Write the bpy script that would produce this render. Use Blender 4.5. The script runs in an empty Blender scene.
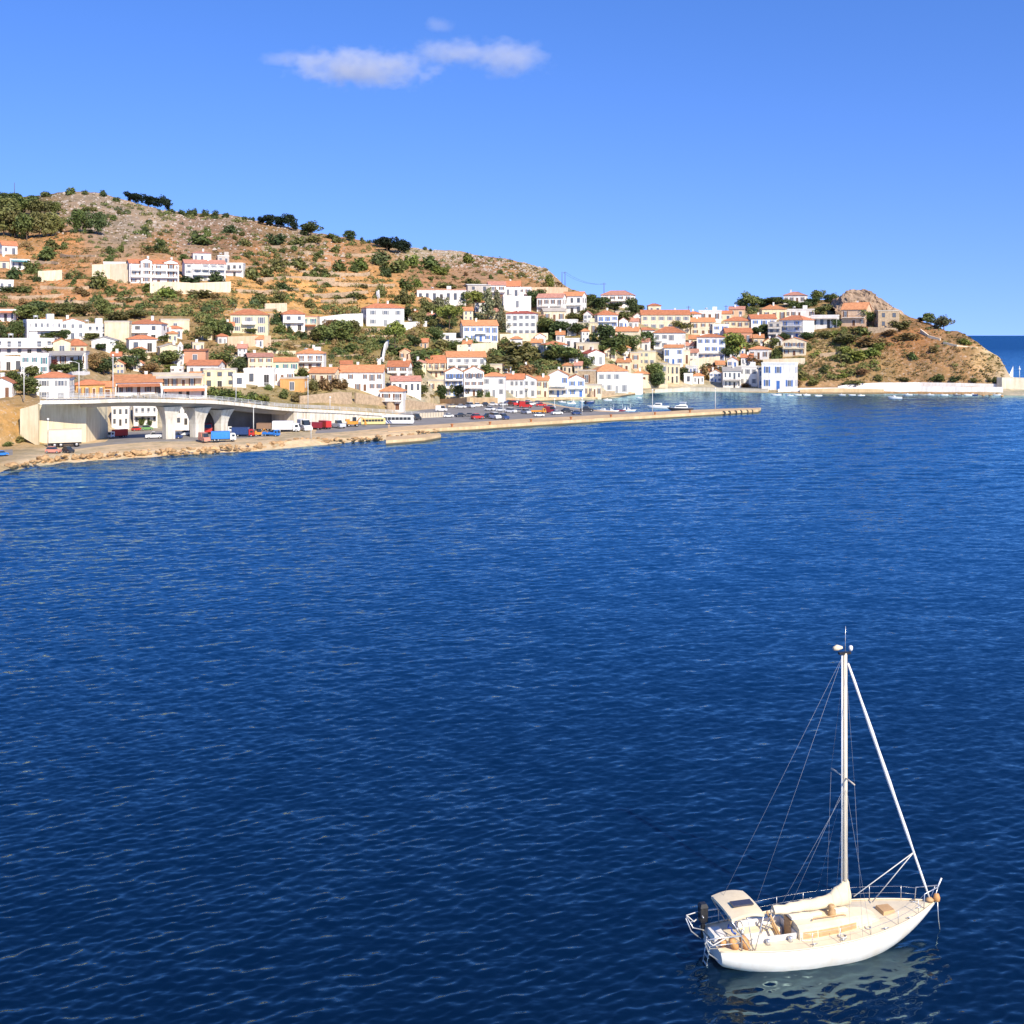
import bpy, math, random
import numpy as np
from mathutils import Vector, Matrix, noise as mnoise
R = math.radians
sc = bpy.context.scene
COL = sc.collection
# ------------------------------------------------------------------ camera, world, sun, exposure
CAMZ, F, HY, CX = 26.0, 1150.0, 335.0, 512.0        # eye height (m), focal length (px), horizon row, centre column
cd = bpy.data.cameras.new('camera'); cam = bpy.data.objects.new('camera', cd); COL.objects.link(cam)
cam.location = (0, 0, CAMZ); cam.rotation_euler = (R(90), 0, 0)
cd.sensor_width = 36; cd.lens = 36 * F / 1024; cd.shift_y = -(512 - HY) / 1024
cd.clip_start = 0.5; cd.clip_end = 90000
sc.camera = cam
SUN_EL, SUN_AZ = 38.0, 150.0                          # azimuth clockwise from +Y: behind the camera, to the right
w = bpy.data.worlds.new('World'); sc.world = w; w.use_nodes = True
nt = w.node_tree; N = nt.nodes; L = nt.links
bg = N['Background']; bg.inputs['Strength'].default_value = 0.15
sky = N.new('ShaderNodeTexSky'); sky.sky_type = 'NISHITA'; sky.sun_disc = False
sky.sun_elevation = R(SUN_EL); sky.sun_rotation = R(SUN_AZ)
sky.altitude = 0; sky.air_density = 1.0; sky.dust_density = 0.0; sky.ozone_density = 3.0
hsv = N.new('ShaderNodeHueSaturation'); hsv.inputs['Saturation'].default_value = 1.27
hsv.inputs['Value'].default_value = 1.0
gm = N.new('ShaderNodeMix'); gm.data_type = 'RGBA'; gm.blend_type = 'MULTIPLY'; gm.inputs[0].default_value = 1.0
gm.inputs[7].default_value = (1.08, 0.86, 1.12, 1)
wtc = N.new('ShaderNodeTexCoord'); wvm = N.new('ShaderNodeVectorMath'); wvm.operation = 'ADD'; wvm.inputs[1].default_value = (0, 0, 0.17)
wab = N.new('ShaderNodeVectorMath'); wab.operation = 'NORMALIZE'
L.new(wtc.outputs['Generated'], wvm.inputs[0]); L.new(wvm.outputs[0], wab.inputs[0]); L.new(wab.outputs[0], sky.inputs['Vector'])   # the clear air keeps its blue down to the horizon
L.new(sky.outputs[0], hsv.inputs['Color']); L.new(hsv.outputs[0], gm.inputs[6]); L.new(gm.outputs[2], bg.inputs['Color'])
sd = bpy.data.lights.new('sun', 'SUN'); sd.energy = 5.0; sd.angle = R(0.53); sd.color = (1.0, 0.90, 0.74)
sun = bpy.data.objects.new('sun', sd); COL.objects.link(sun)
sv = Vector((math.sin(R(SUN_AZ)) * math.cos(R(SUN_EL)), math.cos(R(SUN_AZ)) * math.cos(R(SUN_EL)), math.sin(R(SUN_EL))))
sun.rotation_euler = sv.to_track_quat('Z', 'Y').to_euler(); sun.location = sv * 300
sc.view_settings.view_transform = 'Standard'; sc.view_settings.look = 'None'
sc.view_settings.exposure = 0.45; sc.view_settings.gamma = 1.0
sc.cycles.max_bounces = 6; sc.cycles.volume_bounces = 1; sc.cycles.transparent_max_bounces = 6

# ------------------------------------------------------------------ helpers
def P(px, py, d):
    """point at distance d (along +Y) seen at photo pixel px, py"""
    return Vector(((px - CX) / F * d, d, CAMZ - (py - HY) / F * d))
def PZ(px, py, z):
    """point at height z seen at photo pixel px, py"""
    return P(px, py, (CAMZ - z) * F / (py - HY))
def XZ(px, d, z): return Vector(((px - CX) / F * d, d, z))
def tag(o, label=None, cat=None, group=None, kind=None):
    if label: o['label'] = label
    if cat: o['category'] = cat
    if group: o['group'] = group
    if kind: o['kind'] = kind
    return o
def empty(name, loc=(0, 0, 0), rz=0):
    o = bpy.data.objects.new(name, None); COL.objects.link(o); o.location = loc; o.rotation_euler = (0, 0, rz)
    o.empty_display_size = 0.3
    return o
def link(name, me, parent=None, loc=(0, 0, 0), rz=0, scale=None):
    o = bpy.data.objects.new(name, me); COL.objects.link(o); o.location = loc; o.rotation_euler = (0, 0, rz)
    if scale: o.scale = scale
    if parent: o.parent = parent
    return o
class MB:
    """collects shapes into one mesh; every face carries a material slot index"""
    def __init__(s): s.v = []; s.f = []; s.m = []; s.cur = 0; s.sm = []; s.smooth = False
    def add(s, vs, fs):
        b = len(s.v); s.v += [tuple(v) for v in vs]
        for f in fs: s.f.append(tuple(b + i for i in f)); s.m.append(s.cur); s.sm.append(s.smooth)
        return s
    def box(s, x0, x1, y0, y1, z0, z1):
        return s.add([(x0,y0,z0),(x1,y0,z0),(x1,y1,z0),(x0,y1,z0),(x0,y0,z1),(x1,y0,z1),(x1,y1,z1),(x0,y1,z1)],
                     [(3,2,1,0),(4,5,6,7),(0,1,5,4),(1,2,6,5),(2,3,7,6),(3,0,4,7)])
    def hexa(s, lo, hi):
        return s.add(list(lo) + list(hi), [(3,2,1,0),(4,5,6,7),(0,1,5,4),(1,2,6,5),(2,3,7,6),(3,0,4,7)])
    def prism(s, poly, z0, z1):
        n = len(poly); a = sum(poly[i][0]*poly[(i+1)%n][1]-poly[(i+1)%n][0]*poly[i][1] for i in range(n))
        if a < 0: poly = poly[::-1]
        vs = [(p[0], p[1], z0) for p in poly] + [(p[0], p[1], z1) for p in poly]
        fs = [tuple(range(n))[::-1], tuple(range(n, 2*n))] + [(i, (i+1)%n, n+(i+1)%n, n+i) for i in range(n)]
        return s.add(vs, fs)
    def extrude_y(s, poly, y0, y1):
        """poly in x,z"""
        n = len(poly); vs = [(p[0], y0, p[1]) for p in poly] + [(p[0], y1, p[1]) for p in poly]
        return s.add(vs, [tuple(range(n)), tuple(range(n, 2*n))[::-1]] + [(i, n+i, n+(i+1)%n, (i+1)%n) for i in range(n)])
    def extrude_x(s, poly, x0, x1):
        """poly in y,z"""
        n = len(poly); vs = [(x0, p[0], p[1]) for p in poly] + [(x1, p[0], p[1]) for p in poly]
        return s.add(vs, [tuple(range(n))[::-1], tuple(range(n, 2*n))] + [(i, (i+1)%n, n+(i+1)%n, n+i) for i in range(n)])
    def tube(s, pts, r, n=6, r1=None, cap=True):
        pts = [Vector(p) for p in pts]; k = len(pts); b = len(s.v); rr = r if isinstance(r, (list, tuple)) else [r + (((r1 if r1 is not None else r) - r) * i / max(1, k-1)) for i in range(k)]
        for i, p in enumerate(pts):
            t = (pts[min(i+1, k-1)] - pts[max(i-1, 0)]).normalized()
            u = t.cross(Vector((0, 0, 1)))
            if u.length < 1e-3: u = Vector((1, 0, 0))
            u.normalize(); v = t.cross(u)
            for j in range(n):
                a = 2*math.pi*j/n; q = p + (u*math.cos(a) + v*math.sin(a))*rr[i]; s.v.append(tuple(q))
        def fa(f): s.f.append(f); s.m.append(s.cur); s.sm.append(True)
        for i in range(k-1):
            for j in range(n): fa((b+i*n+j, b+i*n+(j+1)%n, b+(i+1)*n+(j+1)%n, b+(i+1)*n+j))
        if cap: fa(tuple(b+j for j in range(n))[::-1]); fa(tuple(b+(k-1)*n+j for j in range(n)))
        return s
    def lathe(s, prof, cx=0, cy=0, n=10):
        b = len(s.v)
        for r, z in prof:
            for j in range(n):
                a = 2*math.pi*j/n; s.v.append((cx+r*math.cos(a), cy+r*math.sin(a), z))
        for i in range(len(prof)-1):
            for j in range(n):
                s.f.append((b+i*n+j, b+i*n+(j+1)%n, b+(i+1)*n+(j+1)%n, b+(i+1)*n+j)); s.m.append(s.cur); s.sm.append(True)
        s.f.append(tuple(b+j for j in range(n))[::-1]); s.f.append(tuple(b+(len(prof)-1)*n+j for j in range(n))); s.m += [s.cur]*2; s.sm += [False]*2
        return s
    def grid(s, rows, closed=False):
        """rows: list of equal-length point lists"""
        b = len(s.v); n = len(rows[0])
        for r in rows: s.v += [tuple(p) for p in r]
        for i in range(len(rows)-1):
            for j in range(n if closed else n-1):
                s.f.append((b+i*n+j, b+i*n+(j+1)%n, b+(i+1)*n+(j+1)%n, b+(i+1)*n+j)); s.m.append(s.cur); s.sm.append(True)
        return s
    def mesh(s, name, mats):
        me = bpy.data.meshes.new(name); me.from_pydata(s.v, [], s.f)
        for m in (mats if isinstance(mats, (list, tuple)) else [mats]): me.materials.append(m)
        me.polygons.foreach_set('material_index', s.m); me.polygons.foreach_set('use_smooth', s.sm); me.update()
        return me
    def build(s, name, mats, parent=None, loc=(0, 0, 0), rz=0): return link(name, s.mesh(name, mats), parent, loc, rz)

# ------------------------------------------------------------------ materials
MAT = {}
def mat(name, col, rough=0.75, var=0.14, scale=0.6, bump=0.0, metal=0.0, spec=0.35, bscale=None, rnd=0.0, streak=0.0):
    if name in MAT: return MAT[name]
    m = bpy.data.materials.new(name); m.use_nodes = True; t = m.node_tree; n = t.nodes; l = t.links
    p = n['Principled BSDF']; p.inputs['Roughness'].default_value = rough; p.inputs['Metallic'].default_value = metal
    p.inputs['Specular IOR Level'].default_value = spec
    tc = n.new('ShaderNodeTexCoord')
    no = n.new('ShaderNodeTexNoise'); no.inputs['Scale'].default_value = scale; no.inputs['Detail'].default_value = 5; no.inputs['Roughness'].default_value = 0.65
    l.new(tc.outputs['Object'], no.inputs['Vector'])
    rp = n.new('ShaderNodeValToRGB'); rp.color_ramp.elements[0].position = 0.3; rp.color_ramp.elements[1].position = 0.7
    a, b = 1 - var, 1 + var*0.6
    rp.color_ramp.elements[0].color = (col[0]*a, col[1]*a*0.99, col[2]*a*0.97, 1)
    rp.color_ramp.elements[1].color = (min(1, col[0]*b), min(1, col[1]*b), min(1, col[2]*b), 1)
    l.new(no.outputs['Fac'], rp.inputs['Fac']); out = rp.outputs['Color']
    if streak:      # rain stains running down
        mp = n.new('ShaderNodeMapping'); mp.inputs['Scale'].default_value = (1.1, 1.1, 0.12); l.new(tc.outputs['Object'], mp.inputs['Vector'])
        s2 = n.new('ShaderNodeTexNoise'); s2.inputs['Scale'].default_value = 1.0; s2.inputs['Detail'].default_value = 4; s2.inputs['Roughness'].default_value = 0.7; l.new(mp.outputs[0], s2.inputs['Vector'])
        r2 = n.new('ShaderNodeValToRGB'); r2.color_ramp.elements[0].position = 0.36; r2.color_ramp.elements[1].position = 0.56; q = 1-streak; r2.color_ramp.elements[0].color = (q, q*0.95, q*0.88, 1); r2.color_ramp.elements[1].color = (1, 1, 1, 1); l.new(s2.outputs['Fac'], r2.inputs['Fac'])
        m2 = n.new('ShaderNodeMix'); m2.data_type = 'RGBA'; m2.blend_type = 'MULTIPLY'; m2.inputs[0].default_value = 1; l.new(out, m2.inputs[6]); l.new(r2.outputs['Color'], m2.inputs[7]); out = m2.outputs[2]
    if rnd:
        oi = n.new('ShaderNodeObjectInfo'); mr = n.new('ShaderNodeMapRange'); mr.inputs['To Min'].default_value = 1-rnd; mr.inputs['To Max'].default_value = 1+rnd
        l.new(oi.outputs['Random'], mr.inputs['Value']); mx = n.new('ShaderNodeMix'); mx.data_type = 'RGBA'; mx.blend_type = 'MULTIPLY'; mx.inputs[0].default_value = 1
        l.new(out, mx.inputs[6]); l.new(mr.outputs['Result'], mx.inputs[7]); out = mx.outputs[2]
    l.new(out, p.inputs['Base Color'])
    if bump:
        bn = n.new('ShaderNodeTexNoise'); bn.inputs['Scale'].default_value = bscale or scale*6; bn.inputs['Detail'].default_value = 4; l.new(tc.outputs['Object'], bn.inputs['Vector'])
        bu = n.new('ShaderNodeBump'); bu.inputs['Strength'].default_value = bump; bu.inputs['Distance'].default_value = 0.1
        l.new(bn.outputs['Fac'], bu.inputs['Height']); l.new(bu.outputs['Normal'], p.inputs['Normal'])
    MAT[name] = m; return m
def glass(name, col, rough=0.12):
    m = mat(name, col, rough, 0.2, 0.8, spec=0.6); return m
def leafmat(name, col, var=0.35):
    if name in MAT: return MAT[name]
    m = bpy.data.materials.new(name); m.use_nodes = True; t = m.node_tree; n = t.nodes; l = t.links
    p = n['Principled BSDF']; p.inputs['Roughness'].default_value = 0.6; p.inputs['Specular IOR Level'].default_value = 0.25
    at = n.new('ShaderNodeAttribute'); at.attribute_name = 'lv'
    oi = n.new('ShaderNodeObjectInfo')
    r1 = n.new('ShaderNodeValToRGB'); e = r1.color_ramp.elements
    e[0].color = (col[0]*(1-var), col[1]*(1-var*0.85), col[2]*(1-var), 1); e[1].color = (col[0]*(1+var*1.1), col[1]*(1+var*0.8), col[2]*(1+var*0.5), 1)
    l.new(at.outputs['Fac'], r1.inputs['Fac'])
    hs = n.new('ShaderNodeHueSaturation'); m1 = n.new('ShaderNodeMapRange'); m1.inputs['To Min'].default_value = 0.475; m1.inputs['To Max'].default_value = 0.515
    m2 = n.new('ShaderNodeMapRange'); m2.inputs['To Min'].default_value = 0.75; m2.inputs['To Max'].default_value = 1.25
    mu = n.new('ShaderNodeMath'); mu.operation = 'MULTIPLY'; mu.inputs[1].default_value = 7.31; fr = n.new('ShaderNodeMath'); fr.operation = 'FRACT'
    l.new(oi.outputs['Random'], m1.inputs['Value']); l.new(oi.outputs['Random'], mu.inputs[0]); l.new(mu.outputs[0], fr.inputs[0]); l.new(fr.outputs[0], m2.inputs['Value'])
    l.new(r1.outputs['Color'], hs.inputs['Color']); l.new(m1.outputs['Result'], hs.inputs['Hue']); l.new(m2.outputs['Result'], hs.inputs['Value'])
    l.new(hs.outputs[0], p.inputs['Base Color'])
    tr = n.new('ShaderNodeBsdfTranslucent'); l.new(hs.outputs[0], tr.inputs['Color'])
    ms = n.new('ShaderNodeMixShader'); ms.inputs[0].default_value = 0.22
    l.new(p.outputs[0], ms.inputs[1]); l.new(tr.outputs[0], ms.inputs[2]); l.new(ms.outputs[0], n['Material Output'].inputs['Surface'])
    MAT[name] = m; return m
def roofmat(name, col):
    if name in MAT: return MAT[name]
    m = mat(name, col, 0.8, 0.28, 0.9, rnd=0.16); t = m.node_tree; n = t.nodes; l = t.links
    tc = [x for x in n if x.type == 'TEX_COORD'][0]
    wv = n.new('ShaderNodeTexWave'); wv.inputs['Scale'].default_value = 1.3; wv.inputs['Distortion'].default_value = 1.0; l.new(tc.outputs['Object'], wv.inputs['Vector'])
    bu = n.new('ShaderNodeBump'); bu.inputs['Strength'].default_value = 0.5; bu.inputs['Distance'].default_value = 0.08
    l.new(wv.outputs['Fac'], bu.inputs['Height']); l.new(bu.outputs['Normal'], n['Principled BSDF'].inputs['Normal'])
    return m
def waterline(m, z, col, soft=0.25):
    """wet, weedy band where the sea stands against a wall"""
    t = m.node_tree; n = t.nodes; l = t.links; p = n['Principled BSDF']; src = p.inputs['Base Color'].links[0].from_socket; tc = [x for x in n if x.type == 'TEX_COORD'][0]
    sx = n.new('ShaderNodeSeparateXYZ'); l.new(tc.outputs['Object'], sx.inputs[0]); rp = n.new('ShaderNodeMapRange'); rp.inputs['From Min'].default_value = z; rp.inputs['From Max'].default_value = z+soft; l.new(sx.outputs['Z'], rp.inputs['Value'])
    mx = n.new('ShaderNodeMix'); mx.data_type = 'RGBA'; mx.inputs[6].default_value = (*col, 1); l.new(rp.outputs['Result'], mx.inputs[0]); l.new(src, mx.inputs[7]); l.new(mx.outputs[2], p.inputs['Base Color']); return m
WALL = {
 'W': mat('white_plaster', (0.80, 0.78, 0.74), 0.85, 0.10, 0.35, 0.15, rnd=0.04, streak=0.12),
 'C': mat('cream_plaster', (0.74, 0.63, 0.45), 0.85, 0.12, 0.35, 0.15, rnd=0.05, streak=0.12),
 'Y': mat('yellow_plaster', (0.76, 0.67, 0.44), 0.85, 0.10, 0.35, 0.15, streak=0.12),
 'O': mat('orange_plaster', (0.68, 0.36, 0.13), 0.85, 0.12, 0.35, 0.15, streak=0.12),
 'P': mat('peach_plaster', (0.72, 0.50, 0.33), 0.85, 0.12, 0.35, 0.15, streak=0.12),
 'B': mat('brick_pink_plaster', (0.58, 0.29, 0.18), 0.85, 0.14, 0.35, 0.2),
 'S': mat('rubble_stone', (0.46, 0.34, 0.22), 0.9, 0.35, 1.1, 0.6),
 'G': mat('grey_plaster', (0.52, 0.48, 0.43), 0.85, 0.14, 0.35, 0.15, streak=0.12),
}
ROOF = {
 'r': roofmat('red_orange_tile', (0.50, 0.19, 0.09)), 'o': roofmat('orange_tile', (0.56, 0.245, 0.11)),
 'p': roofmat('faded_pink_tile', (0.50, 0.24, 0.17)), 'd': roofmat('dark_red_tile', (0.36, 0.09, 0.06)),
 'g': mat('grey_sheet_roof', (0.30, 0.28, 0.26), 0.7), 'w': mat('white_flat_roof', (0.72, 0.69, 0.63), 0.85, 0.15, 0.3),
 'c': mat('concrete_roof', (0.45, 0.40, 0.34), 0.85, 0.2, 0.3),
}
SHUT = {None: mat('white_frame', (0.70, 0.68, 0.64), 0.6), 'b': mat('blue_paint', (0.06, 0.16, 0.45), 0.5), 't': mat('teal_paint', (0.05, 0.22, 0.24), 0.5),
        'n': mat('brown_wood', (0.17, 0.075, 0.035), 0.6), 'k': mat('dark_frame', (0.05, 0.045, 0.04), 0.5), 'g': mat('grey_shutter', (0.26, 0.27, 0.28), 0.6)}
M_PANE = glass('window_pane', (0.12, 0.13, 0.15))
M_CONC = mat('pale_concrete', (0.62, 0.55, 0.43), 0.85, 0.15, 0.25, 0.2, streak=0.12)
M_WHITE = mat('white_paint', (0.80, 0.79, 0.76), 0.45, 0.05, 1.0)
M_METAL = mat('galvanised_metal', (0.52, 0.52, 0.50), 0.45, 0.1, 2.0, metal=0.4)
M_RAIL = mat('iron_railing', (0.55, 0.55, 0.54), 0.5)
M_TYRE = mat('tyre_rubber', (0.02, 0.02, 0.02), 0.8)
# ------------------------------------------------------------------ terrain
RIDGE = [(-300,232),(-100,208),(0,198),(35,196),(70,192),(95,193),(120,199),(160,209),(185,214),(230,215),(260,221),(300,229),(340,238),(400,245),(440,250),(480,255),(520,262),(545,268),(556,278),(564,286),(580,292),(600,298),(620,305),(645,310),(690,313),(735,310),(760,304),(790,300),(830,299),(860,300),(890,307),(905,315),(920,320),(947,329),(961,332),(973,338),(986,349),(1000,358),(1007,371),(1012,379),(1040,382),(1300,384)]
SHORE = [(-300,545),(-100,494),(0,472),(30,466),(60,463),(100,460),(150,457),(200,455),(250,451),(300,446),(350,443),(400,439),(440,433),(460,416),(500,402),(540,401),(600,400),(640,394),(660,391),(700,391),(790,393.5),(850,393.5),(900,393.5),(960,394.5),(1000,395.5),(1300,396)]
FL = 1.2
COLS = {   # column -> (row, distance) from shore to ridge; distance None = flat quay level
 -300: ([(520,None),(500,None),(430,205),(425,218),(400,240),(360,300),(320,370),(290,450),(260,530)], 720),
 0: ([(465,None),(447,None),(401,262),(397,276),(380,294),(350,342),(320,402),(300,442),(280,490),(260,540),(235,600),(215,680)], 770),
 50: ([(458,None),(443,None),(403,270),(398,284),(375,304),(350,345),(335,380),(320,410),(300,455),(280,500),(260,550),(235,610),(215,690)], 785),
 108: ([(455,None),(430,None),(402,312),(396,322),(375,345),(352,375),(335,400),(318,425),(293,480),(281,500),(258,535),(240,600),(225,680)], 790),
 160: ([(452,None),(428,None),(401,316),(396,324),(385,338),(355,375),(335,402),(318,428),(293,482),(281,502),(258,535),(240,605),(228,680)], 795),
 250: ([(447,None),(424,None),(405,325),(398,332),(385,347),(368,376),(345,412),(330,442),(309,476),(292,512),(275,545),(250,615),(235,690)], 800),
 330: ([(438,None),(420,None),(409,338),(400,348),(385,368),(368,402),(350,440),(328,480),(310,520),(290,560),(270,612),(255,670)], 790),
 400: ([(434,None),(412,None),(406,376),(392,390),(375,420),(360,446),(340,482),(325,512),(300,562),(285,602),(268,655)], 775),
 428: ([(430,None),(411,None),(404,384),(392,410),(375,440),(358,466),(340,500),(322,535),(300,575),(285,615),(268,672)], 780),
 450: ([(411,None),(400,None),(395,452),(375,482),(352,512),(340,532),(320,562),(300,602),(285,642),(268,700)], 785),
 530: ([(399,None),(396.5,None),(394,464),(375,487),(355,515),(335,550),(312,592),(295,628),(285,665)], 740),
 556: ([(399,None),(396,None),(393,470),(375,490),(355,516),(335,548),(314,588),(296,630)], 705),
 600: ([(397,None),(394,None),(391,478),(372,496),(355,517),(335,546),(318,576)], 640),
 650: ([(389.5,None),(387.5,535),(372,548),(356,562),(340,580),(329,592),(318,612)], 645),
 700: ([(389.5,None),(387,540),(375,552),(357,571),(334,592),(322,608)], 650),
 760: ([(390,None),(387.5,538),(370,550),(357,563),(337,587),(325,602),(315,620)], 660),
 800: ([(391,None),(387,528),(375,537),(358,555),(337,580),(325,596),(312,620)], 655),
 850: ([(391,None),(386,527),(370,537),(355,549),(340,562),(328,577),(316,596)], 640),
 900: ([(391,None),(386,526),(370,534),(355,542),(340,553),(328,566),(318,580)], 610),
 950: ([(392,None),(386,518),(368,525),(352,533),(343,541)], 562),
 985: ([(393,None),(387,512),(374,517),(362,524)], 541),
 1004: ([(393.5,None),(389,508),(384,512)], 526),
 1016: ([(394,None),(390,508),(387,514)], 530),
 1300: ([(394,None),(390,508),(387,514)], 530),
}
def smooth_table(tbl):
    xs = np.array([t[0] for t in tbl], float); ys = np.array([t[1] for t in tbl], float)
    return lambda x: float(np.interp(x, xs, ys))
ridge_y, shore_y = smooth_table(RIDGE), smooth_table(SHORE)
TT = np.linspace(0, 1, 241)
CK = sorted(COLS); PROF = []
for k in CK:
    inner, rd = COLS[k]; ys, yr = shore_y(k), ridge_y(k)
    pts = [(ys, CAMZ*F/(ys-HY))]
    prevflat = None
    for y, d in inner:
        if d is None:
            dd = max((CAMZ-FL)*F/(y-HY), pts[-1][1]+3.5)
            if prevflat:
                for q in (0.2, 0.4, 0.6, 0.8): e_ = prevflat+(dd-prevflat)*q; pts.append((HY+(CAMZ-FL)*F/e_, e_))
            pts.append((HY+(CAMZ-FL)*F/dd, dd)); prevflat = dd
        else: pts.append((y, max(d, pts[-1][1]+0.5))); prevflat = None
    pts.append((yr, rd))
    t = np.array([(ys-y)/(ys-yr) for y, _ in pts]); dd = np.array([d for _, d in pts])
    PROF.append(np.interp(TT, t, dd))
PROF = np.array(PROF)
PX0, PX1 = -300, 1300
FINE = np.array([[np.interp(px, CK, PROF[:, j]) for j in range(241)] for px in range(PX0, PX1+1)])
def blur(a, s):
    k = np.exp(-0.5*(np.arange(-3*s, 3*s+1)/s)**2); k /= k.sum(); pad = np.pad(a, ((3*s, 3*s), (0, 0)), mode='edge')
    return sum(pad[i:i+len(a)]*k[i] for i in range(len(k)))
FINE = blur(FINE, 12)
def dist_at(px, py):
    ys, yr = shore_y(px), ridge_y(px); t = min(1, max(0, (ys-py)/(ys-yr)))
    x = min(max(px-PX0, 0), PX1-PX0-0.001); i = int(x); a = x-i
    q = t*240; j = min(int(q), 239); fr = q-j
    row = FINE[i]*(1-a) + FINE[i+1]*a
    return float(row[j]*(1-fr) + row[j+1]*fr)
def fbm(x, y, s, o=4): return mnoise.fractal(Vector((x*s, y*s, 3.7)), 1.0, 2.0, o)
def zfix(x, y, z, px, py):
    """small relief added to the smooth ground: knolls, terraces on the dry slopes"""
    if 425 < px < 640 and py > 397.6: return min(z, 0.9)
    k = min(1, max(0, (z-3.5)/6))
    if k <= 0: return z
    z2 = z + k*(fbm(x, y, 0.035)*0.9 + fbm(x, y, 0.16, 3)*0.35)
    wt = min(1, max(0, (px+40)/60))*min(1, max(0, (470-px)/60))*min(1, max(0, (py-232-max(0,px-250)*0.06)/14))*min(1, max(0, (345-py)/15))
    if wt > 0:
        st = 3.0; wz = z2 + fbm(x, y, 0.012, 2)*2.2; q = wz/st; fq = q-math.floor(q)
        s = math.floor(q) + min(1, max(0, (fq-0.62)/0.38))
        z2 += wt*(s-q)*st
    wr = min(1, max(0, (px-800)/40))*min(1, max(0, (z-5)/8))
    if wr > 0: z2 += wr*(mnoise.ridged_multi_fractal(Vector((x*0.05, y*0.05, z*0.04)), 0.9, 2.1, 5, 1.0, 2.0)-1.1)*0.9
    wu = min(1, max(0, (ridge_y(px)+45-py)/25))*min(1, max(0, (580-px)/30))
    if wu > 0: z2 += wu*(mnoise.ridged_multi_fractal(Vector((x*0.06, y*0.06, 1.3)), 0.9, 2.1, 5, 1.0, 2.0)-1.1)*0.7
    return z2
def ground(px, py):
    """ground point seen at pixel px, py"""
    d = dist_at(px, py); p = P(px, py, d); p.z = zfix(p.x, p.y, p.z, px, py); return p
# colour of the bare ground itself: anchors (column, row, radius, linear colour)
ANCH = [
 (-200,230,80,(.11,.11,.04)),(20,215,30,(.14,.10,.05)),(20,245,26,(.40,.20,.085)),(100,215,30,(.29,.205,.15)),(140,225,28,(.31,.22,.16)),(190,232,24,(.29,.18,.125)),(160,218,16,(.33,.25,.19)),(230,224,16,(.27,.19,.14)),(60,245,22,(.44,.20,.08)),(160,240,22,(.38,.19,.09)),(60,290,26,(.40,.19,.085)),(0,300,25,(.34,.18,.09)),(110,295,26,(.40,.19,.09)),
 (230,235,25,(.24,.13,.075)),(290,240,25,(.24,.145,.07)),(260,260,22,(.36,.17,.075)),(250,288,22,(.50,.26,.095)),(320,285,30,(.52,.27,.10)),(330,262,22,(.40,.19,.09)),(390,290,24,(.47,.235,.09)),(300,232,16,(.27,.19,.13)),
 (200,300,24,(.33,.19,.085)),(180,330,30,(.28,.18,.085)),(100,335,40,(.30,.21,.12)),(280,335,24,(.30,.20,.085)),(340,345,30,(.22,.155,.05)),(360,330,22,(.23,.17,.055)),(420,335,24,(.19,.14,.05)),
 (430,270,22,(.32,.165,.09)),(420,248,16,(.36,.27,.18)),(480,262,22,(.32,.18,.11)),(450,252,16,(.36,.27,.19)),(520,278,22,(.36,.19,.09)),(535,268,14,(.40,.28,.16)),
 (510,350,25,(.20,.15,.06)),(540,365,20,(.20,.15,.06)),(590,335,25,(.22,.17,.07)),(650,345,30,(.32,.25,.15)),(700,330,35,(.34,.27,.17)),(740,350,25,(.23,.17,.07)),(700,376,25,(.30,.19,.10)),
 (780,345,25,(.25,.17,.08)),(840,335,20,(.25,.16,.065)),(830,352,16,(.40,.26,.13)),(860,335,20,(.24,.12,.055)),(900,335,22,(.25,.12,.055)),(920,345,20,(.34,.155,.065)),(960,350,20,(.33,.18,.085)),(980,360,16,(.42,.26,.13)),(990,352,9,(.52,.38,.22)),
 (830,375,20,(.36,.21,.11)),(880,368,20,(.27,.165,.08)),(920,372,20,(.28,.16,.08)),(960,376,18,(.32,.18,.085)),(890,320,16,(.20,.145,.055)),
 (20,425,20,(.33,.19,.075)),(40,440,14,(.32,.22,.11)),(150,447,40,(.56,.40,.26)),(300,435,40,(.56,.40,.26)),(230,440,40,(.56,.40,.26)),(380,432,30,(.56,.40,.26)),(60,455,30,(.54,.40,.27)),(-100,440,50,(.33,.2,.09)),(150,430,30,(.30,.27,.23)),(420,400,40,(.40,.33,.24)),(560,395,40,(.42,.36,.27)),(700,389,30,(.44,.38,.3)),(300,395,40,(.27,.20,.09)),(380,400,25,(.30,.22,.11)),(1100,388,60,(.42,.36,.28)),
]
AX = np.array([a[0] for a in ANCH], float); AY = np.array([a[1] for a in ANCH], float); AR = np.array([a[2] for a in ANCH], float); AC = np.array([a[3] for a in ANCH])*np.array([1.04, 1.08, 1.0])
def ground_col(px, py):
    q = ((AX-px)**2 + ((AY-py)*1.3)**2)/(AR**2); wv = 1/(q**2+0.02); return (wv[:, None]*AC).sum(0)/wv.sum()
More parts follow.
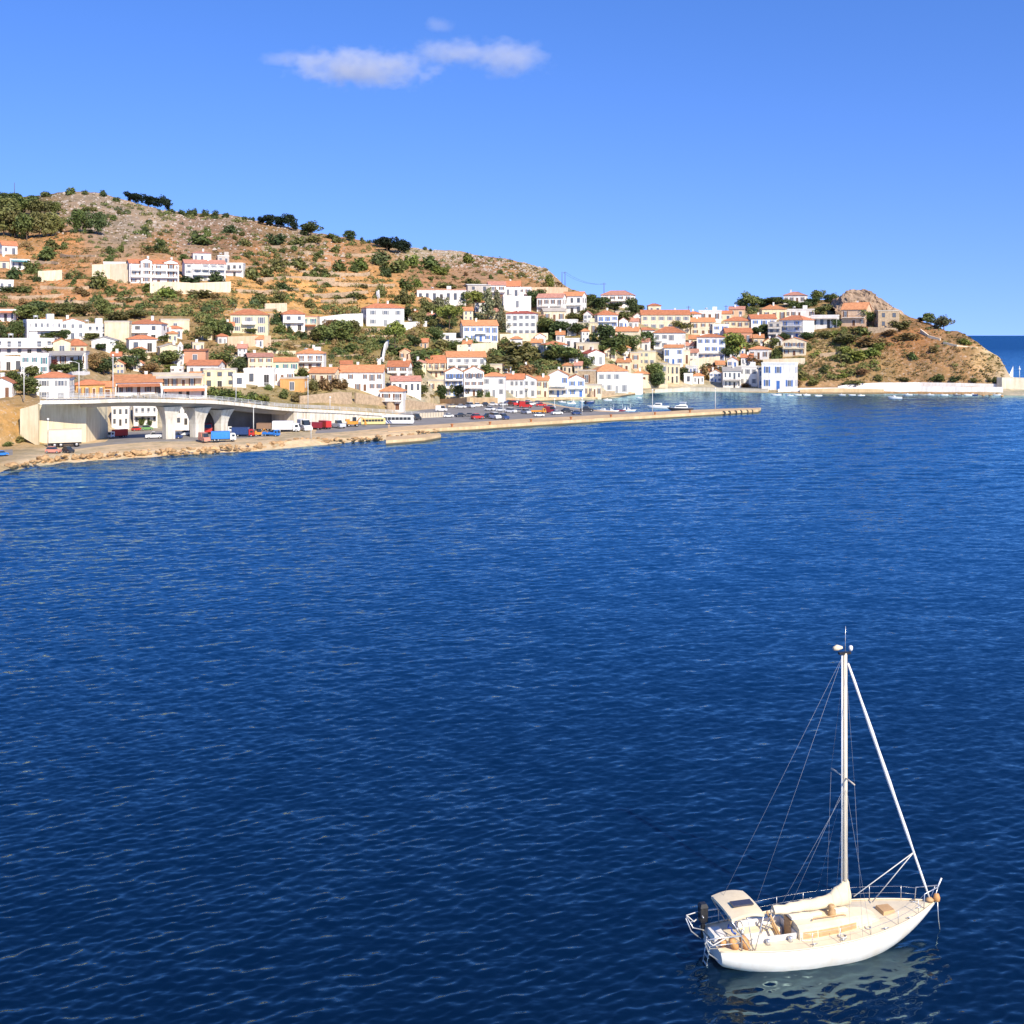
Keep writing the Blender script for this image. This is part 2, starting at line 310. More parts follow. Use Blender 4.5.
def build_terrain():
    pxs = np.concatenate([np.arange(-300, -20, 5.0), np.arange(-20, 1024, 1.75), np.arange(1024, 1301, 6.0)])
    ts = np.linspace(0, 1, 216); verts = []; cols = []; nx = len(pxs)
    pre = 2; post = 5
    rows = pre + len(ts) + post
    for px in pxs:
        ys, yr = shore_y(px), ridge_y(px); d0 = CAMZ*F/(ys-HY)
        back = 40.0 if px > 780 else (60.0 if px > 560 else 160.0)
        for k in (25, 6):
            p = XZ(px, d0-k, -0.28*k); verts.append(tuple(p)); cols.append((.20,.17,.11))
        for t in ts:
            py = ys + (yr-ys)*t; d = dist_at(px, py); p = P(px, py, d); cc = ground_col(px, py)
            p.z = zfix(p.x, p.y, p.z, px, py); verts.append(tuple(p)); cols.append(cc)
        dr = d; zr = p.z
        for k in range(1, post+1):
            f = k/post; z = zr*(1-f**1.4) - 8*f; p = XZ(px, dr+back*f*(1+f), z); verts.append(tuple(p)); cols.append(cc*0.9)
    faces = []
    for i in range(nx-1):
        for j in range(rows-1):
            a = i*rows+j; faces.append((a, a+rows, a+rows+1, a+1))
    me = bpy.data.meshes.new('hillside'); me.from_pydata(verts, [], faces); me.polygons.foreach_set('use_smooth', [True]*len(faces))
    at = me.attributes.new('gcol', 'FLOAT_COLOR', 'POINT'); arr = np.ones((len(verts), 4), np.float32); arr[:, :3] = np.array(cols); at.data.foreach_set('color', arr.ravel())
    m = bpy.data.materials.new('dry_hillside_earth'); m.use_nodes = True; t = m.node_tree; n = t.nodes; l = t.links; p = n['Principled BSDF']
    p.inputs['Roughness'].default_value = 0.95; p.inputs['Specular IOR Level'].default_value = 0.1
    a = n.new('ShaderNodeAttribute'); a.attribute_name = 'gcol'; tc = n.new('ShaderNodeTexCoord')
    def nz(s, d=5, r=0.6):
        x = n.new('ShaderNodeTexNoise'); x.inputs['Scale'].default_value = s; x.inputs['Detail'].default_value = d; x.inputs['Roughness'].default_value = r; l.new(tc.outputs['Object'], x.inputs['Vector']); return x
    def ramp(src, stops):
        x = n.new('ShaderNodeValToRGB'); e = x.color_ramp.elements
        while len(e) < len(stops): e.new(0.5)
        for q, (pos, c) in zip(e, stops): q.position = pos; q.color = (*c, 1)
        l.new(src, x.inputs['Fac']); return x
    def mul(a_, b_, f=1.0, mode='MULTIPLY'):
        x = n.new('ShaderNodeMix'); x.data_type = 'RGBA'; x.blend_type = mode; x.inputs[0].default_value = f; l.new(a_, x.inputs[6]); l.new(b_, x.inputs[7]); return x.outputs[2]
    big = ramp(nz(0.045).outputs['Fac'], [(0.3, (.72,.78,.80)), (0.5, (1,1,1)), (0.72, (1.22,1.12,1.0))])
    mid = ramp(nz(0.35, 6, 0.7).outputs['Fac'], [(0.28, (.55,.62,.55)), (0.5, (1,1,1)), (0.72, (1.35,1.28,1.2))])
    c = mul(mul(a.outputs['Color'], big.outputs['Color']), mid.outputs['Color'])
    # pale stones and dry weeds
    st = ramp(nz(0.9, 3, 0.8).outputs['Fac'], [(0.56, (0,0,0)), (0.66, (1,1,1))])
    x = n.new('ShaderNodeMix'); x.data_type = 'RGBA'; l.new(st.outputs['Color'], x.inputs[0]); l.new(c, x.inputs[6]); x.inputs[7].default_value = (.50,.42,.34,1)
    y = n.new('ShaderNodeMix'); y.data_type = 'RGBA'; y.inputs[0].default_value = 0.62; l.new(c, y.inputs[6]); l.new(x.outputs[2], y.inputs[7])
    gr = ramp(nz(0.13, 6, 0.75).outputs['Fac'], [(0.52, (0,0,0)), (0.66, (1,1,1))])
    z = n.new('ShaderNodeMix'); z.data_type = 'RGBA'; l.new(y.outputs[2], z.inputs[6]); z.inputs[7].default_value = (.12,.10,.035,1)
    g2 = n.new('ShaderNodeMath'); g2.operation = 'MULTIPLY'; g2.inputs[1].default_value = 0.35; l.new(gr.outputs['Color'], g2.inputs[0]); l.new(g2.outputs[0], z.inputs[0])
    l.new(z.outputs[2], p.inputs['Base Color'])
    bu = n.new('ShaderNodeBump'); bu.inputs['Strength'].default_value = 0.8; bu.inputs['Distance'].default_value = 0.6; l.new(nz(0.7, 6, 0.7).outputs['Fac'], bu.inputs['Height']); l.new(bu.outputs['Normal'], p.inputs['Normal'])
    me.materials.append(m)
    return tag(link('hillside', me), kind='structure')
build_terrain()

# ------------------------------------------------------------------ sea: one sheet with real wavelets, out past the horizon
def build_sea():
    rs = np.random.RandomState(5)
    rows = np.concatenate([np.geomspace(3000, 1120, 14)[:-1], np.arange(1120, 640, -1.1), np.arange(640, 395, -0.7), np.arange(395, 345, -1.2), [343, 341, 339, 337.5, 336.5, 336, 335.6]])
    us = np.concatenate([np.linspace(-1400, -130, 50)[:-1], np.arange(-130, 1154, 2.2), np.linspace(1154, 2400, 50)])
    d = (CAMZ*F/(rows-HY))[:, None]; u = ((us-CX)/F)[None, :]
    X = (u*d).astype(np.float32); Y = (d*np.ones_like(u)).astype(np.float32); Z = np.zeros_like(X)
    step = np.abs(np.gradient(d[:, 0]))
    main = R(-70)                        # waves run towards the viewer, a little to the right
    g = 0.5+0.25*np.sin(X*0.031+Y*0.017+1.3)+0.25*np.sin(X*-0.013+Y*0.041+0.4)   # gust patches
    g2 = np.sin(X*0.011-Y*0.006+2.0+0.8*np.sin(Y*0.019))*np.sin(Y*0.023+X*0.004+0.5)
    g = np.clip(0.55+0.72*g+0.22*g2, 0.35, 1.4)
    nw = 230
    for i in range(nw):
        lam = 0.42*(26.0/0.42)**((i+rs.rand())/nw); th = main + rs.randn()*0.55
        k = 2*math.pi/lam; amp0 = 0.0225*(0.7+0.6*rs.rand())/k
        lam0 = np.maximum(0.47, 2.25*step)                      # the sheet carries the waves its own spacing can hold
        wgt = np.exp(-0.5*(np.log(lam/lam0)/0.8)**2)*np.minimum(1, (2.4/lam0)**0.7)*np.clip((lam/step-2.0)/0.6, 0, 1)
        on = wgt > 0.03
        if not on.any(): continue
        ph = k*(X[on]*math.cos(th)+Y[on]*math.sin(th)) + rs.rand()*6.283
        Z[on] += (amp0*wgt[on]).astype(np.float32)[:, None]*g[on]*np.sin(ph + 0.35*np.sin(ph))
    verts = np.stack([X, Y, Z], -1).reshape(-1, 3); nr, nc = X.shape
    idx = np.arange(nr*nc).reshape(nr, nc)
    q = np.stack([idx[:-1, :-1], idx[:-1, 1:], idx[1:, 1:], idx[1:, :-1]], -1).reshape(-1, 4)
    me = bpy.data.meshes.new('sea'); me.vertices.add(len(verts)); me.vertices.foreach_set('co', verts.astype(np.float32).ravel())
    me.loops.add(q.size); me.loops.foreach_set('vertex_index', q.astype(np.int32).ravel())
    me.polygons.add(len(q)); me.polygons.foreach_set('loop_start', np.arange(0, q.size, 4, dtype=np.int32)); me.polygons.foreach_set('loop_total', np.full(len(q), 4, np.int32))
    me.polygons.foreach_set('use_smooth', np.ones(len(q), bool)); me.update(); me.validate()
    m = bpy.data.materials.new('deep_sea_water'); m.use_nodes = True; t = m.node_tree; n = t.nodes; l = t.links; p = n['Principled BSDF']
    p.inputs['Base Color'].default_value = (0.0003, 0.0105, 0.034, 1); p.inputs['Roughness'].default_value = 0.07; p.inputs['IOR'].default_value = 1.333; p.inputs['Specular IOR Level'].default_value = 0.62
    # small ripples tilt the surface by themselves (no height map), so they keep their slope out to the horizon
    tc = n.new('ShaderNodeTexCoord'); mp = n.new('ShaderNodeMapping'); mp.inputs['Rotation'].default_value = (0, 0, R(-20)); mp.inputs['Scale'].default_value = (0.45, 1.0, 1)
    l.new(tc.outputs['Object'], mp.inputs['Vector'])
    acc = None
    for s, a in ((7.0, 0.22), (3.0, 0.36), (1.2, 0.30), (0.28, 0.14)):
        x = n.new('ShaderNodeTexNoise'); x.inputs['Scale'].default_value = s; x.inputs['Detail'].default_value = 2; x.inputs['Roughness'].default_value = 0.55; l.new(mp.outputs[0], x.inputs['Vector'])
        sb = n.new('ShaderNodeVectorMath'); sb.operation = 'SUBTRACT'; sb.inputs[1].default_value = (0.5, 0.5, 0.5); l.new(x.outputs['Color'], sb.inputs[0])
        ml = n.new('ShaderNodeVectorMath'); ml.operation = 'MULTIPLY'; ml.inputs[1].default_value = (a*0.75, a, 0); l.new(sb.outputs[0], ml.inputs[0])
        if acc is None: acc = ml.outputs[0]
        else:
            ad = n.new('ShaderNodeVectorMath'); ad.operation = 'ADD'; l.new(acc, ad.inputs[0]); l.new(ml.outputs[0], ad.inputs[1]); acc = ad.outputs[0]
    ge = n.new('ShaderNodeNewGeometry'); ad = n.new('ShaderNodeVectorMath'); ad.operation = 'ADD'; l.new(ge.outputs['Normal'], ad.inputs[0]); l.new(acc, ad.inputs[1])
    # offshore the chop is steeper on its lee side, which faces the bay
    sx = n.new('ShaderNodeSeparateXYZ'); l.new(tc.outputs['Object'], sx.inputs[0]); mr = n.new('ShaderNodeMapRange'); mr.interpolation_type = 'SMOOTHSTEP'
    for k_, v_ in zip(('From Min', 'From Max', 'To Min', 'To Max'), (40, 450, -0.05, -0.075)): mr.inputs[k_].default_value = v_
    l.new(sx.outputs['Y'], mr.inputs['Value']); cb = n.new('ShaderNodeCombineXYZ')
    m3 = n.new('ShaderNodeMapRange')
    for k_, v_ in zip(('From Min', 'From Max', 'To Min', 'To Max'), (600, 2200, 0.0, -0.13)): m3.inputs[k_].default_value = v_
    l.new(sx.outputs['Y'], m3.inputs['Value']); sm_ = n.new('ShaderNodeMath'); sm_.operation = 'ADD'; l.new(mr.outputs['Result'], sm_.inputs[0]); l.new(m3.outputs['Result'], sm_.inputs[1]); l.new(sm_.outputs[0], cb.inputs['Y'])
    a2 = n.new('ShaderNodeVectorMath'); a2.operation = 'ADD'; l.new(ad.outputs[0], a2.inputs[0]); l.new(cb.outputs[0], a2.inputs[1]); ad = a2
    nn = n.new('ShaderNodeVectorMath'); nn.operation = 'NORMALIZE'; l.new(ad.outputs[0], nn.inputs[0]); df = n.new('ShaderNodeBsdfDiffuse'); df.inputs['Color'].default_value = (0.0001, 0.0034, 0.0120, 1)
    # brighter reflection with distance, painted into the body colour; darkest below the viewer
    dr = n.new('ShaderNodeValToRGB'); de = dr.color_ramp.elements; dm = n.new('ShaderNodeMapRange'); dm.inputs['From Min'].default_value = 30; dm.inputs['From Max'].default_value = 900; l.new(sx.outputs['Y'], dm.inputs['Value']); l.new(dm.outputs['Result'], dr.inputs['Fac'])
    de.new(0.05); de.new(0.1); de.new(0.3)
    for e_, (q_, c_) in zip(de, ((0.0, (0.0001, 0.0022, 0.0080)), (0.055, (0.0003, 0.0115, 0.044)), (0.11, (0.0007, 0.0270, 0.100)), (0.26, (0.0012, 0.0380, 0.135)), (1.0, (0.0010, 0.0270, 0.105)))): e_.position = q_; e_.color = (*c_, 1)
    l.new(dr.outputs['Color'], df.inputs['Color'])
    gl = n.new('ShaderNodeBsdfGlossy'); gl.inputs['Color'].default_value = (0.66, 0.97, 1.0, 1); gl.inputs['Roughness'].default_value = 0.07
    fr = n.new('ShaderNodeFresnel'); fr.inputs['IOR'].default_value = 1.65; mxs = n.new('ShaderNodeMixShader')
    for k_ in (gl, fr): l.new(nn.outputs[0], k_.inputs['Normal'])
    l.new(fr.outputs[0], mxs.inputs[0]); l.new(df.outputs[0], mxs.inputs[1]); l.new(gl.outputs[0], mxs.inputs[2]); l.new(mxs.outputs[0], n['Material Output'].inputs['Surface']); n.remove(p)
    me.materials.append(m)
    return tag(link('sea', me), kind='structure')
build_sea()
# ------------------------------------------------------------------ quay, pier, roads
def px_poly(pts, z): return [tuple(PZ(x, y, z).xy) for x, y in pts]
M_ASPH = mat('worn_asphalt', (0.23, 0.215, 0.20), 0.9, 0.22, 0.25, 0.3)
M_QUAY = mat('tan_quay_concrete', (0.62, 0.44, 0.25), 0.9, 0.25, 0.3, 0.3, streak=0.12)
waterline(M_QUAY, 0.30, (0.10, 0.085, 0.05))
M_GRAVEL = mat('dusty_gravel', (0.50, 0.39, 0.26), 0.95, 0.22, 0.2, 0.4)
QZ = 1.25
front = [(388,431.5),(440,428),(470,426.5),(530,422.5),(600,418.3),(660,415),(700,412.6),(740,410.3),(758,409.3)]
back = [(761,407.6),(720,408.7),(690,410),(660,411.6),(630,412.4),(612,411),(590,409.5),(566,406.5),(548,402.6),(528,401),(490,400.5),(450,402),(415,409),(388,415)]
b = MB(); b.prism(px_poly(front+back, QZ), -3.0, QZ)
tag(b.build('quay', M_QUAY), kind='structure')
b = MB(); b.prism(px_poly([(386,436.5),(405,435.5),(425,434),(439,433),(441,434.5),(425,437.5),(400,439.5),(386,440.5)], 1.1), -3, 1.1)
tag(b.build('jetty', M_QUAY), kind='structure')
b = MB(); b.prism(px_poly([(390,427),(440,424),(530,418.3),(600,415),(640,413.2),(640,412.6),(600,411.5),(560,406.5),(530,402),(490,401.5),(452,403),(415,410),(390,416)], QZ+0.02), QZ-0.3, QZ+0.012)
tag(b.build('quay_road', M_ASPH), kind='structure')
rz = FL+0.07
b = MB(); b.prism(px_poly([(-60,458),(0,456),(60,451),(110,444.5),(150,441.5),(200,440),(260,437),(330,432.5),(388,427.5),(388,417),(290,424),(200,430),(118,432),(112,437),(105,442),(60,446.5),(0,450),(-60,453)], rz), 0.2, rz)
tag(b.build('harbour_road', M_ASPH), kind='structure')
# low quay walls along the inner harbour and under the headland
def run_wall(name, pts, thick, mats, label, cat, depth=0.8, parapet=None, group=None):
    """pts: (column, row of base, row of top); the wall follows the ground"""
    b = MB(); fr = []; 
    for x, yb, yt in pts:
        d = dist_at(x, yb); fr.append((XZ(x, d, CAMZ-(yb-HY)/F*d), CAMZ-(yt-HY)/F*d))
    for (p0, t0), (p1, t1) in zip(fr[:-1], fr[1:]):
        dv = (p1-p0); nv = Vector((-dv.y, dv.x, 0)).normalized()*thick
        lo = [(p0.x,p0.y,p0.z-depth), (p1.x,p1.y,p1.z-depth), (p1.x+nv.x,p1.y+nv.y,p1.z-depth), (p0.x+nv.x,p0.y+nv.y,p0.z-depth)]
        hi = [(p0.x,p0.y,t0), (p1.x,p1.y,t1), (p1.x+nv.x,p1.y+nv.y,t1), (p0.x+nv.x,p0.y+nv.y,t0)]
        b.hexa(lo, hi)
    o = b.build(name, mats); tag(o, label, cat, group)
    if parapet:
        c = MB()
        for (p0, t0), (p1, t1) in zip(fr[:-1], fr[1:]):
            dv = (p1-p0); nv = Vector((-dv.y, dv.x, 0)).normalized(); a0 = -0.08; a1 = thick+0.08
            lo = [(p0.x+nv.x*a0,p0.y+nv.y*a0,t0+0.003), (p1.x+nv.x*a0,p1.y+nv.y*a0,t1+0.003), (p1.x+nv.x*a1,p1.y+nv.y*a1,t1+0.003), (p0.x+nv.x*a1,p0.y+nv.y*a1,t0+0.003)]
            c.hexa(lo, [(q[0], q[1], q[2]+parapet) for q in lo])
        c.build('coping', M_CONC, o)
    return o
W_ = WALL
run_wall('quay_wall', [(440,402,399),(470,401,397.6),(530,401,398),(565,400.6,397.8),(600,400,397),(622,398,394.6),(645,394.4,391)], 1.2, M_QUAY, 'low tan quay wall in front of the white waterfront houses', 'wall', 1.5)
run_wall('quay_wall', [(655,392,389.6),(690,391.4,387.5),(730,391.6,388),(768,392,389.3)], 1.0, M_CONC, 'low pale quay wall along the inner harbour beach', 'wall', 1.5, 0.12)
run_wall('quay_wall', [(800,392.8,389.6),(835,393.2,388.4),(870,393,389),(884,393,389.5)], 1.0, M_QUAY, 'tan footing wall under the left end of the white sea wall', 'wall', 1.5)
run_wall('sea_wall', [(778,392.2,389),(800,391.5,388),(845,391,387.6),(880,391,386.5),(920,391.5,386.3),(960,392,386.8),(1003,392.5,387)], 0.8, W_['W'], 'lower white sea wall at the water under the brown headland', 'wall', 1.6)
run_wall('sea_wall', [(838,388,386.2),(850,387.6,384.2),(880,386.5,382.6),(920,386.2,382.3),(960,386.6,383),(1000,387.2,384)], 0.6, W_['W'], 'upper white parapet wall along the path under the headland', 'wall', 1.0)
run_wall('breakwater_wall', [(1002,389,378),(1012,389.5,377.8),(1024,389.5,378.3),(1060,389.5,379),(1120,389.5,379)], 2.5, M_CONC, 'pale breakwater wall right of the headland tip', 'wall', 1.5, 0.2)

# ------------------------------------------------------------------ overpass
BR = [(40,401.3,257),(86,401,259),(110,400,261),(130,399.5,264),(160,399.8,268),(185,400.6,272),(212,401,277),(240,403.5,287),(270,407.3,298),(300,409.6,309),(340,411.2,321),(390,414.4,335),(425,416.5,345)]
def bridge_pts():
    out = []
    xs = np.linspace(40, 425, 60); ys = np.interp(xs, [q[0] for q in BR], [q[1] for q in BR]); ds = np.interp(xs, [q[0] for q in BR], [q[2] for q in BR])
    for k in range(3):
        ys[1:-1] = (ys[:-2]+ys[1:-1]*2+ys[2:])/4; ds[1:-1] = (ds[:-2]+ds[1:-1]*2+ds[2:])/4
    return [P(x, y, d) for x, y, d in zip(xs, ys, ds)], xs
bp, bxs = bridge_pts()
bt = []
for i in range(len(bp)):
    t = (bp[min(i+1, len(bp)-1)]-bp[max(i-1, 0)]); t.z = 0; t.normalize(); bt.append(Vector((-t.y, t.x, 0)))
overpass = empty('overpass', (0, 0, 0)); tag(overpass, 'curved concrete overpass on flared piers above the parked trucks', 'bridge')
BW = 9.0
def sect(i, prof): return [(bp[i].x+bt[i].x*o, bp[i].y+bt[i].y*o, bp[i].z+h) for o, h in prof]
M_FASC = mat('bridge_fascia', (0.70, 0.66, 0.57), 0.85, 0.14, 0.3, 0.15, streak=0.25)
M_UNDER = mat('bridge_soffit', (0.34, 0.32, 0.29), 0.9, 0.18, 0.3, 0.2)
b = MB()
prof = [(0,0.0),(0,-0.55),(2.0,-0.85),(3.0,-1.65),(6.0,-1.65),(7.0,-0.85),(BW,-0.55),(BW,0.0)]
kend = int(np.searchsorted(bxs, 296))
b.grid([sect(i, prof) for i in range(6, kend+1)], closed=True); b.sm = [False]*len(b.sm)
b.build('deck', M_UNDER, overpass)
b = MB(); b.grid([sect(i, [(-0.06,0.05),(-0.06,-0.6),(-0.003,-0.6),(-0.003,0.05)]) for i in range(0, len(bp))], closed=True); b.sm = [False]*len(b.sm)
b.build('fascia', M_FASC, overpass)
b = MB(); b.grid([sect(i, [(0.35,0.045),(BW-0.3,0.045)]) for i in range(len(bp))]); b.build('carriageway', M_ASPH, overpass)
b = MB(); b.grid([sect(i, [(0,0.05),(0,0.18),(0.34,0.18),(0.34,0.05)]) for i in range(len(bp))], closed=True); b.sm = [False]*len(b.sm); b.build('kerb', M_FASC, overpass)
for nm, off in (('railing', 0.12), ('railing', BW-0.2)):
    b = MB()
    for h in (0.62, 0.95, 1.25): b.tube([Vector(sect(i, [(off, h)])[0]) for i in range(len(bp))], 0.05, 5)
    for i in range(len(bp)): q = sect(i, [(off, 0.1)])[0]; b.tube([q, (q[0], q[1], q[2]+1.2)], 0.05, 5)
    b.build(nm, M_RAIL, overpass)
# abutment block at the left end, and the retaining wall of the ramp at the right end
b = MB(); A = [PZ(38,445,FL-0.2), PZ(86,443.5,FL-0.2), PZ(108,438.4,FL-0.2)]
zt = bp[4].z-0.62
poly = [tuple(A[0].xy), tuple(A[1].xy), tuple(A[2].xy), (A[2].x-4, A[2].y+4), (A[0].x-6, A[0].y+26)]
b.prism(poly, -0.5, zt)
ab = b.build('abutment', mat('abutment_concrete', (0.72, 0.63, 0.44), 0.9, 0.14, 0.12, 0.15, streak=0.15), overpass)
b = MB()
for i in range(2, 9):
    px_ = 38+i*6.2; q = PZ(px_, 444.2, FL)
b.prism([tuple((A[0]+(A[1]-A[0])*0.0 + Vector((0,-0.12,0))).xy), tuple((A[1]+Vector((0.1,-0.12,0))).xy), tuple((A[1]+Vector((0.1,0.1,0))).xy), tuple((A[0]+Vector((0,0.1,0))).xy)], zt-0.5, zt+0.003)
b.build('cap_band', M_FASC, ab)
def flared_pier(px_, py_, di, wpx):
    base = PZ(px_, py_, FL-0.1); i = int(np.argmin([abs(v-px_) for v in bxs])); top = bp[i].z-1.62; b = MB(); rows = []
    ang = math.atan2((bp[i+1]-bp[i-1]).y, (bp[i+1]-bp[i-1]).x)
    H = top-base.z; c0 = Vector((bp[i].x+bt[i].x*4.5, bp[i].y+bt[i].y*4.5, 0))
    for k in range(9):
        f = k/8; fl = 0 if f < 0.45 else ((f-0.45)/0.55)**1.7
        hw = wpx/2*base.y/F*(1+fl*0.95); hd = 1.0+fl*1.3; z = base.z-0.6+(H+0.6)*f
        ring = [(-hw,-hd),(hw,-hd),(hw,hd),(-hw,hd)]
        rows.append([(c0.x+x*math.cos(ang)-y*math.sin(ang), c0.y+x*math.sin(ang)+y*math.cos(ang), z) for x, y in ring])
    b.grid(rows, closed=True); b.sm = [False]*len(b.sm); b.add(rows[-1], [(0,1,2,3)])
    return b.build('pier', M_FASC, overpass)
flared_pier(174, 437.5, 0, 9.5); flared_pier(208, 433, 0, 10.5); flared_pier(238, 431, 0, 10)
b = MB(); kr = kend-1
rows = [[(bp[i].x+bt[i].x*0.25, bp[i].y+bt[i].y*0.25, 0.4), (bp[i].x+bt[i].x*0.25, bp[i].y+bt[i].y*0.25, bp[i].z-0.02), (bp[i].x+bt[i].x*BW, bp[i].y+bt[i].y*BW, bp[i].z-0.02), (bp[i].x+bt[i].x*BW, bp[i].y+bt[i].y*BW, 0.4)] for i in range(kr, len(bp))]
b.grid(rows, closed=True); b.sm = [False]*len(b.sm); b.add(rows[0], [(0,1,2,3)]); b.add(rows[-1], [(3,2,1,0)])
b.build('ramp_wall', mat('ramp_wall_paint', (0.72, 0.67, 0.56), 0.85, 0.16, 0.2, 0.15, streak=0.3), overpass)

b = MB(); kb = int(np.searchsorted(bxs, 214))  # added dark wall standing in for the deep shade behind the overpass
rows = [[(bp[i].x+bt[i].x*o_, bp[i].y+bt[i].y*o_, z_) for o_, z_ in ((8.0, 0.5), (8.0, bp[i].z-1.0), (8.8, bp[i].z-1.0), (8.8, 0.5))] for i in range(kb, kend)]
b.grid(rows, closed=True); b.sm = [False]*len(b.sm); b.add(rows[0], [(0,1,2,3)]); b.build('shade_wall', mat('shade_dark_concrete', (0.16, 0.15, 0.14), 0.9, 0.25, 0.3, 0.2), overpass)
b = MB(); q0, q1, q2 = P(20,409,259), P(38,404,258), P(38,440,257.5); b.hexa([(q0.x,q0.y,q0.z-6),(q1.x,q1.y,1),(q1.x,q1.y+.8,1),(q0.x,q0.y+.8,q0.z-6)], [(q0.x,q0.y,q0.z),(q1.x,q1.y,zt),(q1.x,q1.y+.8,zt),(q0.x,q0.y+.8,q0.z)]); b.build('wing_wall', MAT['abutment_concrete'], overpass)

# ------------------------------------------------------------------ houses
OCC = []            # pixel boxes of houses, for planting
REF = []            # (column, row, short description) of houses, for the labels of plants
WINM = {}
def window_mesh(sh):
    """1 x 1 m unit window: projecting frame, recessed pane, open shutters"""
    if sh in WINM: return WINM[sh]
    b = MB(); fr, pa, so = 0, 1, 2
    b.cur = 1; b.box(-0.42, 0.42, -0.015, 0.02, 0.06, 0.94)
    b.cur = 0
    b.box(-0.5, -0.42, -0.07, 0.02, 0, 1); b.box(0.42, 0.5, -0.07, 0.02, 0, 1); b.box(-0.42, 0.42, -0.07, 0.02, 0.94, 1); b.box(-0.42, 0.42, -0.09, 0.02, 0, 0.06)
    b.box(-0.03, 0.03, -0.045, 0.0, 0.06, 0.94)
    if sh in ('b', 't', 'n', 'g'):
        b.cur = 2; b.box(-0.93, -0.53, -0.06, -0.003, 0.02, 0.98); b.box(0.53, 0.93, -0.06, -0.003, 0.02, 0.98)
    me = b.mesh('window_'+str(sh), [SHUT[None] if sh != 'k' else SHUT['k'], M_PANE, SHUT.get(sh) or SHUT[None]]); WINM[sh] = me; return me
DOORM = {}
def door_mesh(sh):
    if sh in DOORM: return DOORM[sh]
    b = MB(); b.cur = 0; b.box(-0.5, -0.42, -0.07, 0.02, 0, 1); b.box(0.42, 0.5, -0.07, 0.02, 0, 1); b.box(-0.42, 0.42, -0.07, 0.02, 0.95, 1)
    b.cur = 1; b.box(-0.42, -0.01, -0.03, 0.02, 0, 0.95); b.box(0.01, 0.42, -0.03, 0.02, 0, 0.95)
    me = b.mesh('door_'+str(sh), [SHUT[None], SHUT.get(sh) if sh else M_PANE]); DOORM[sh] = me; return me
hr = random.Random(11)
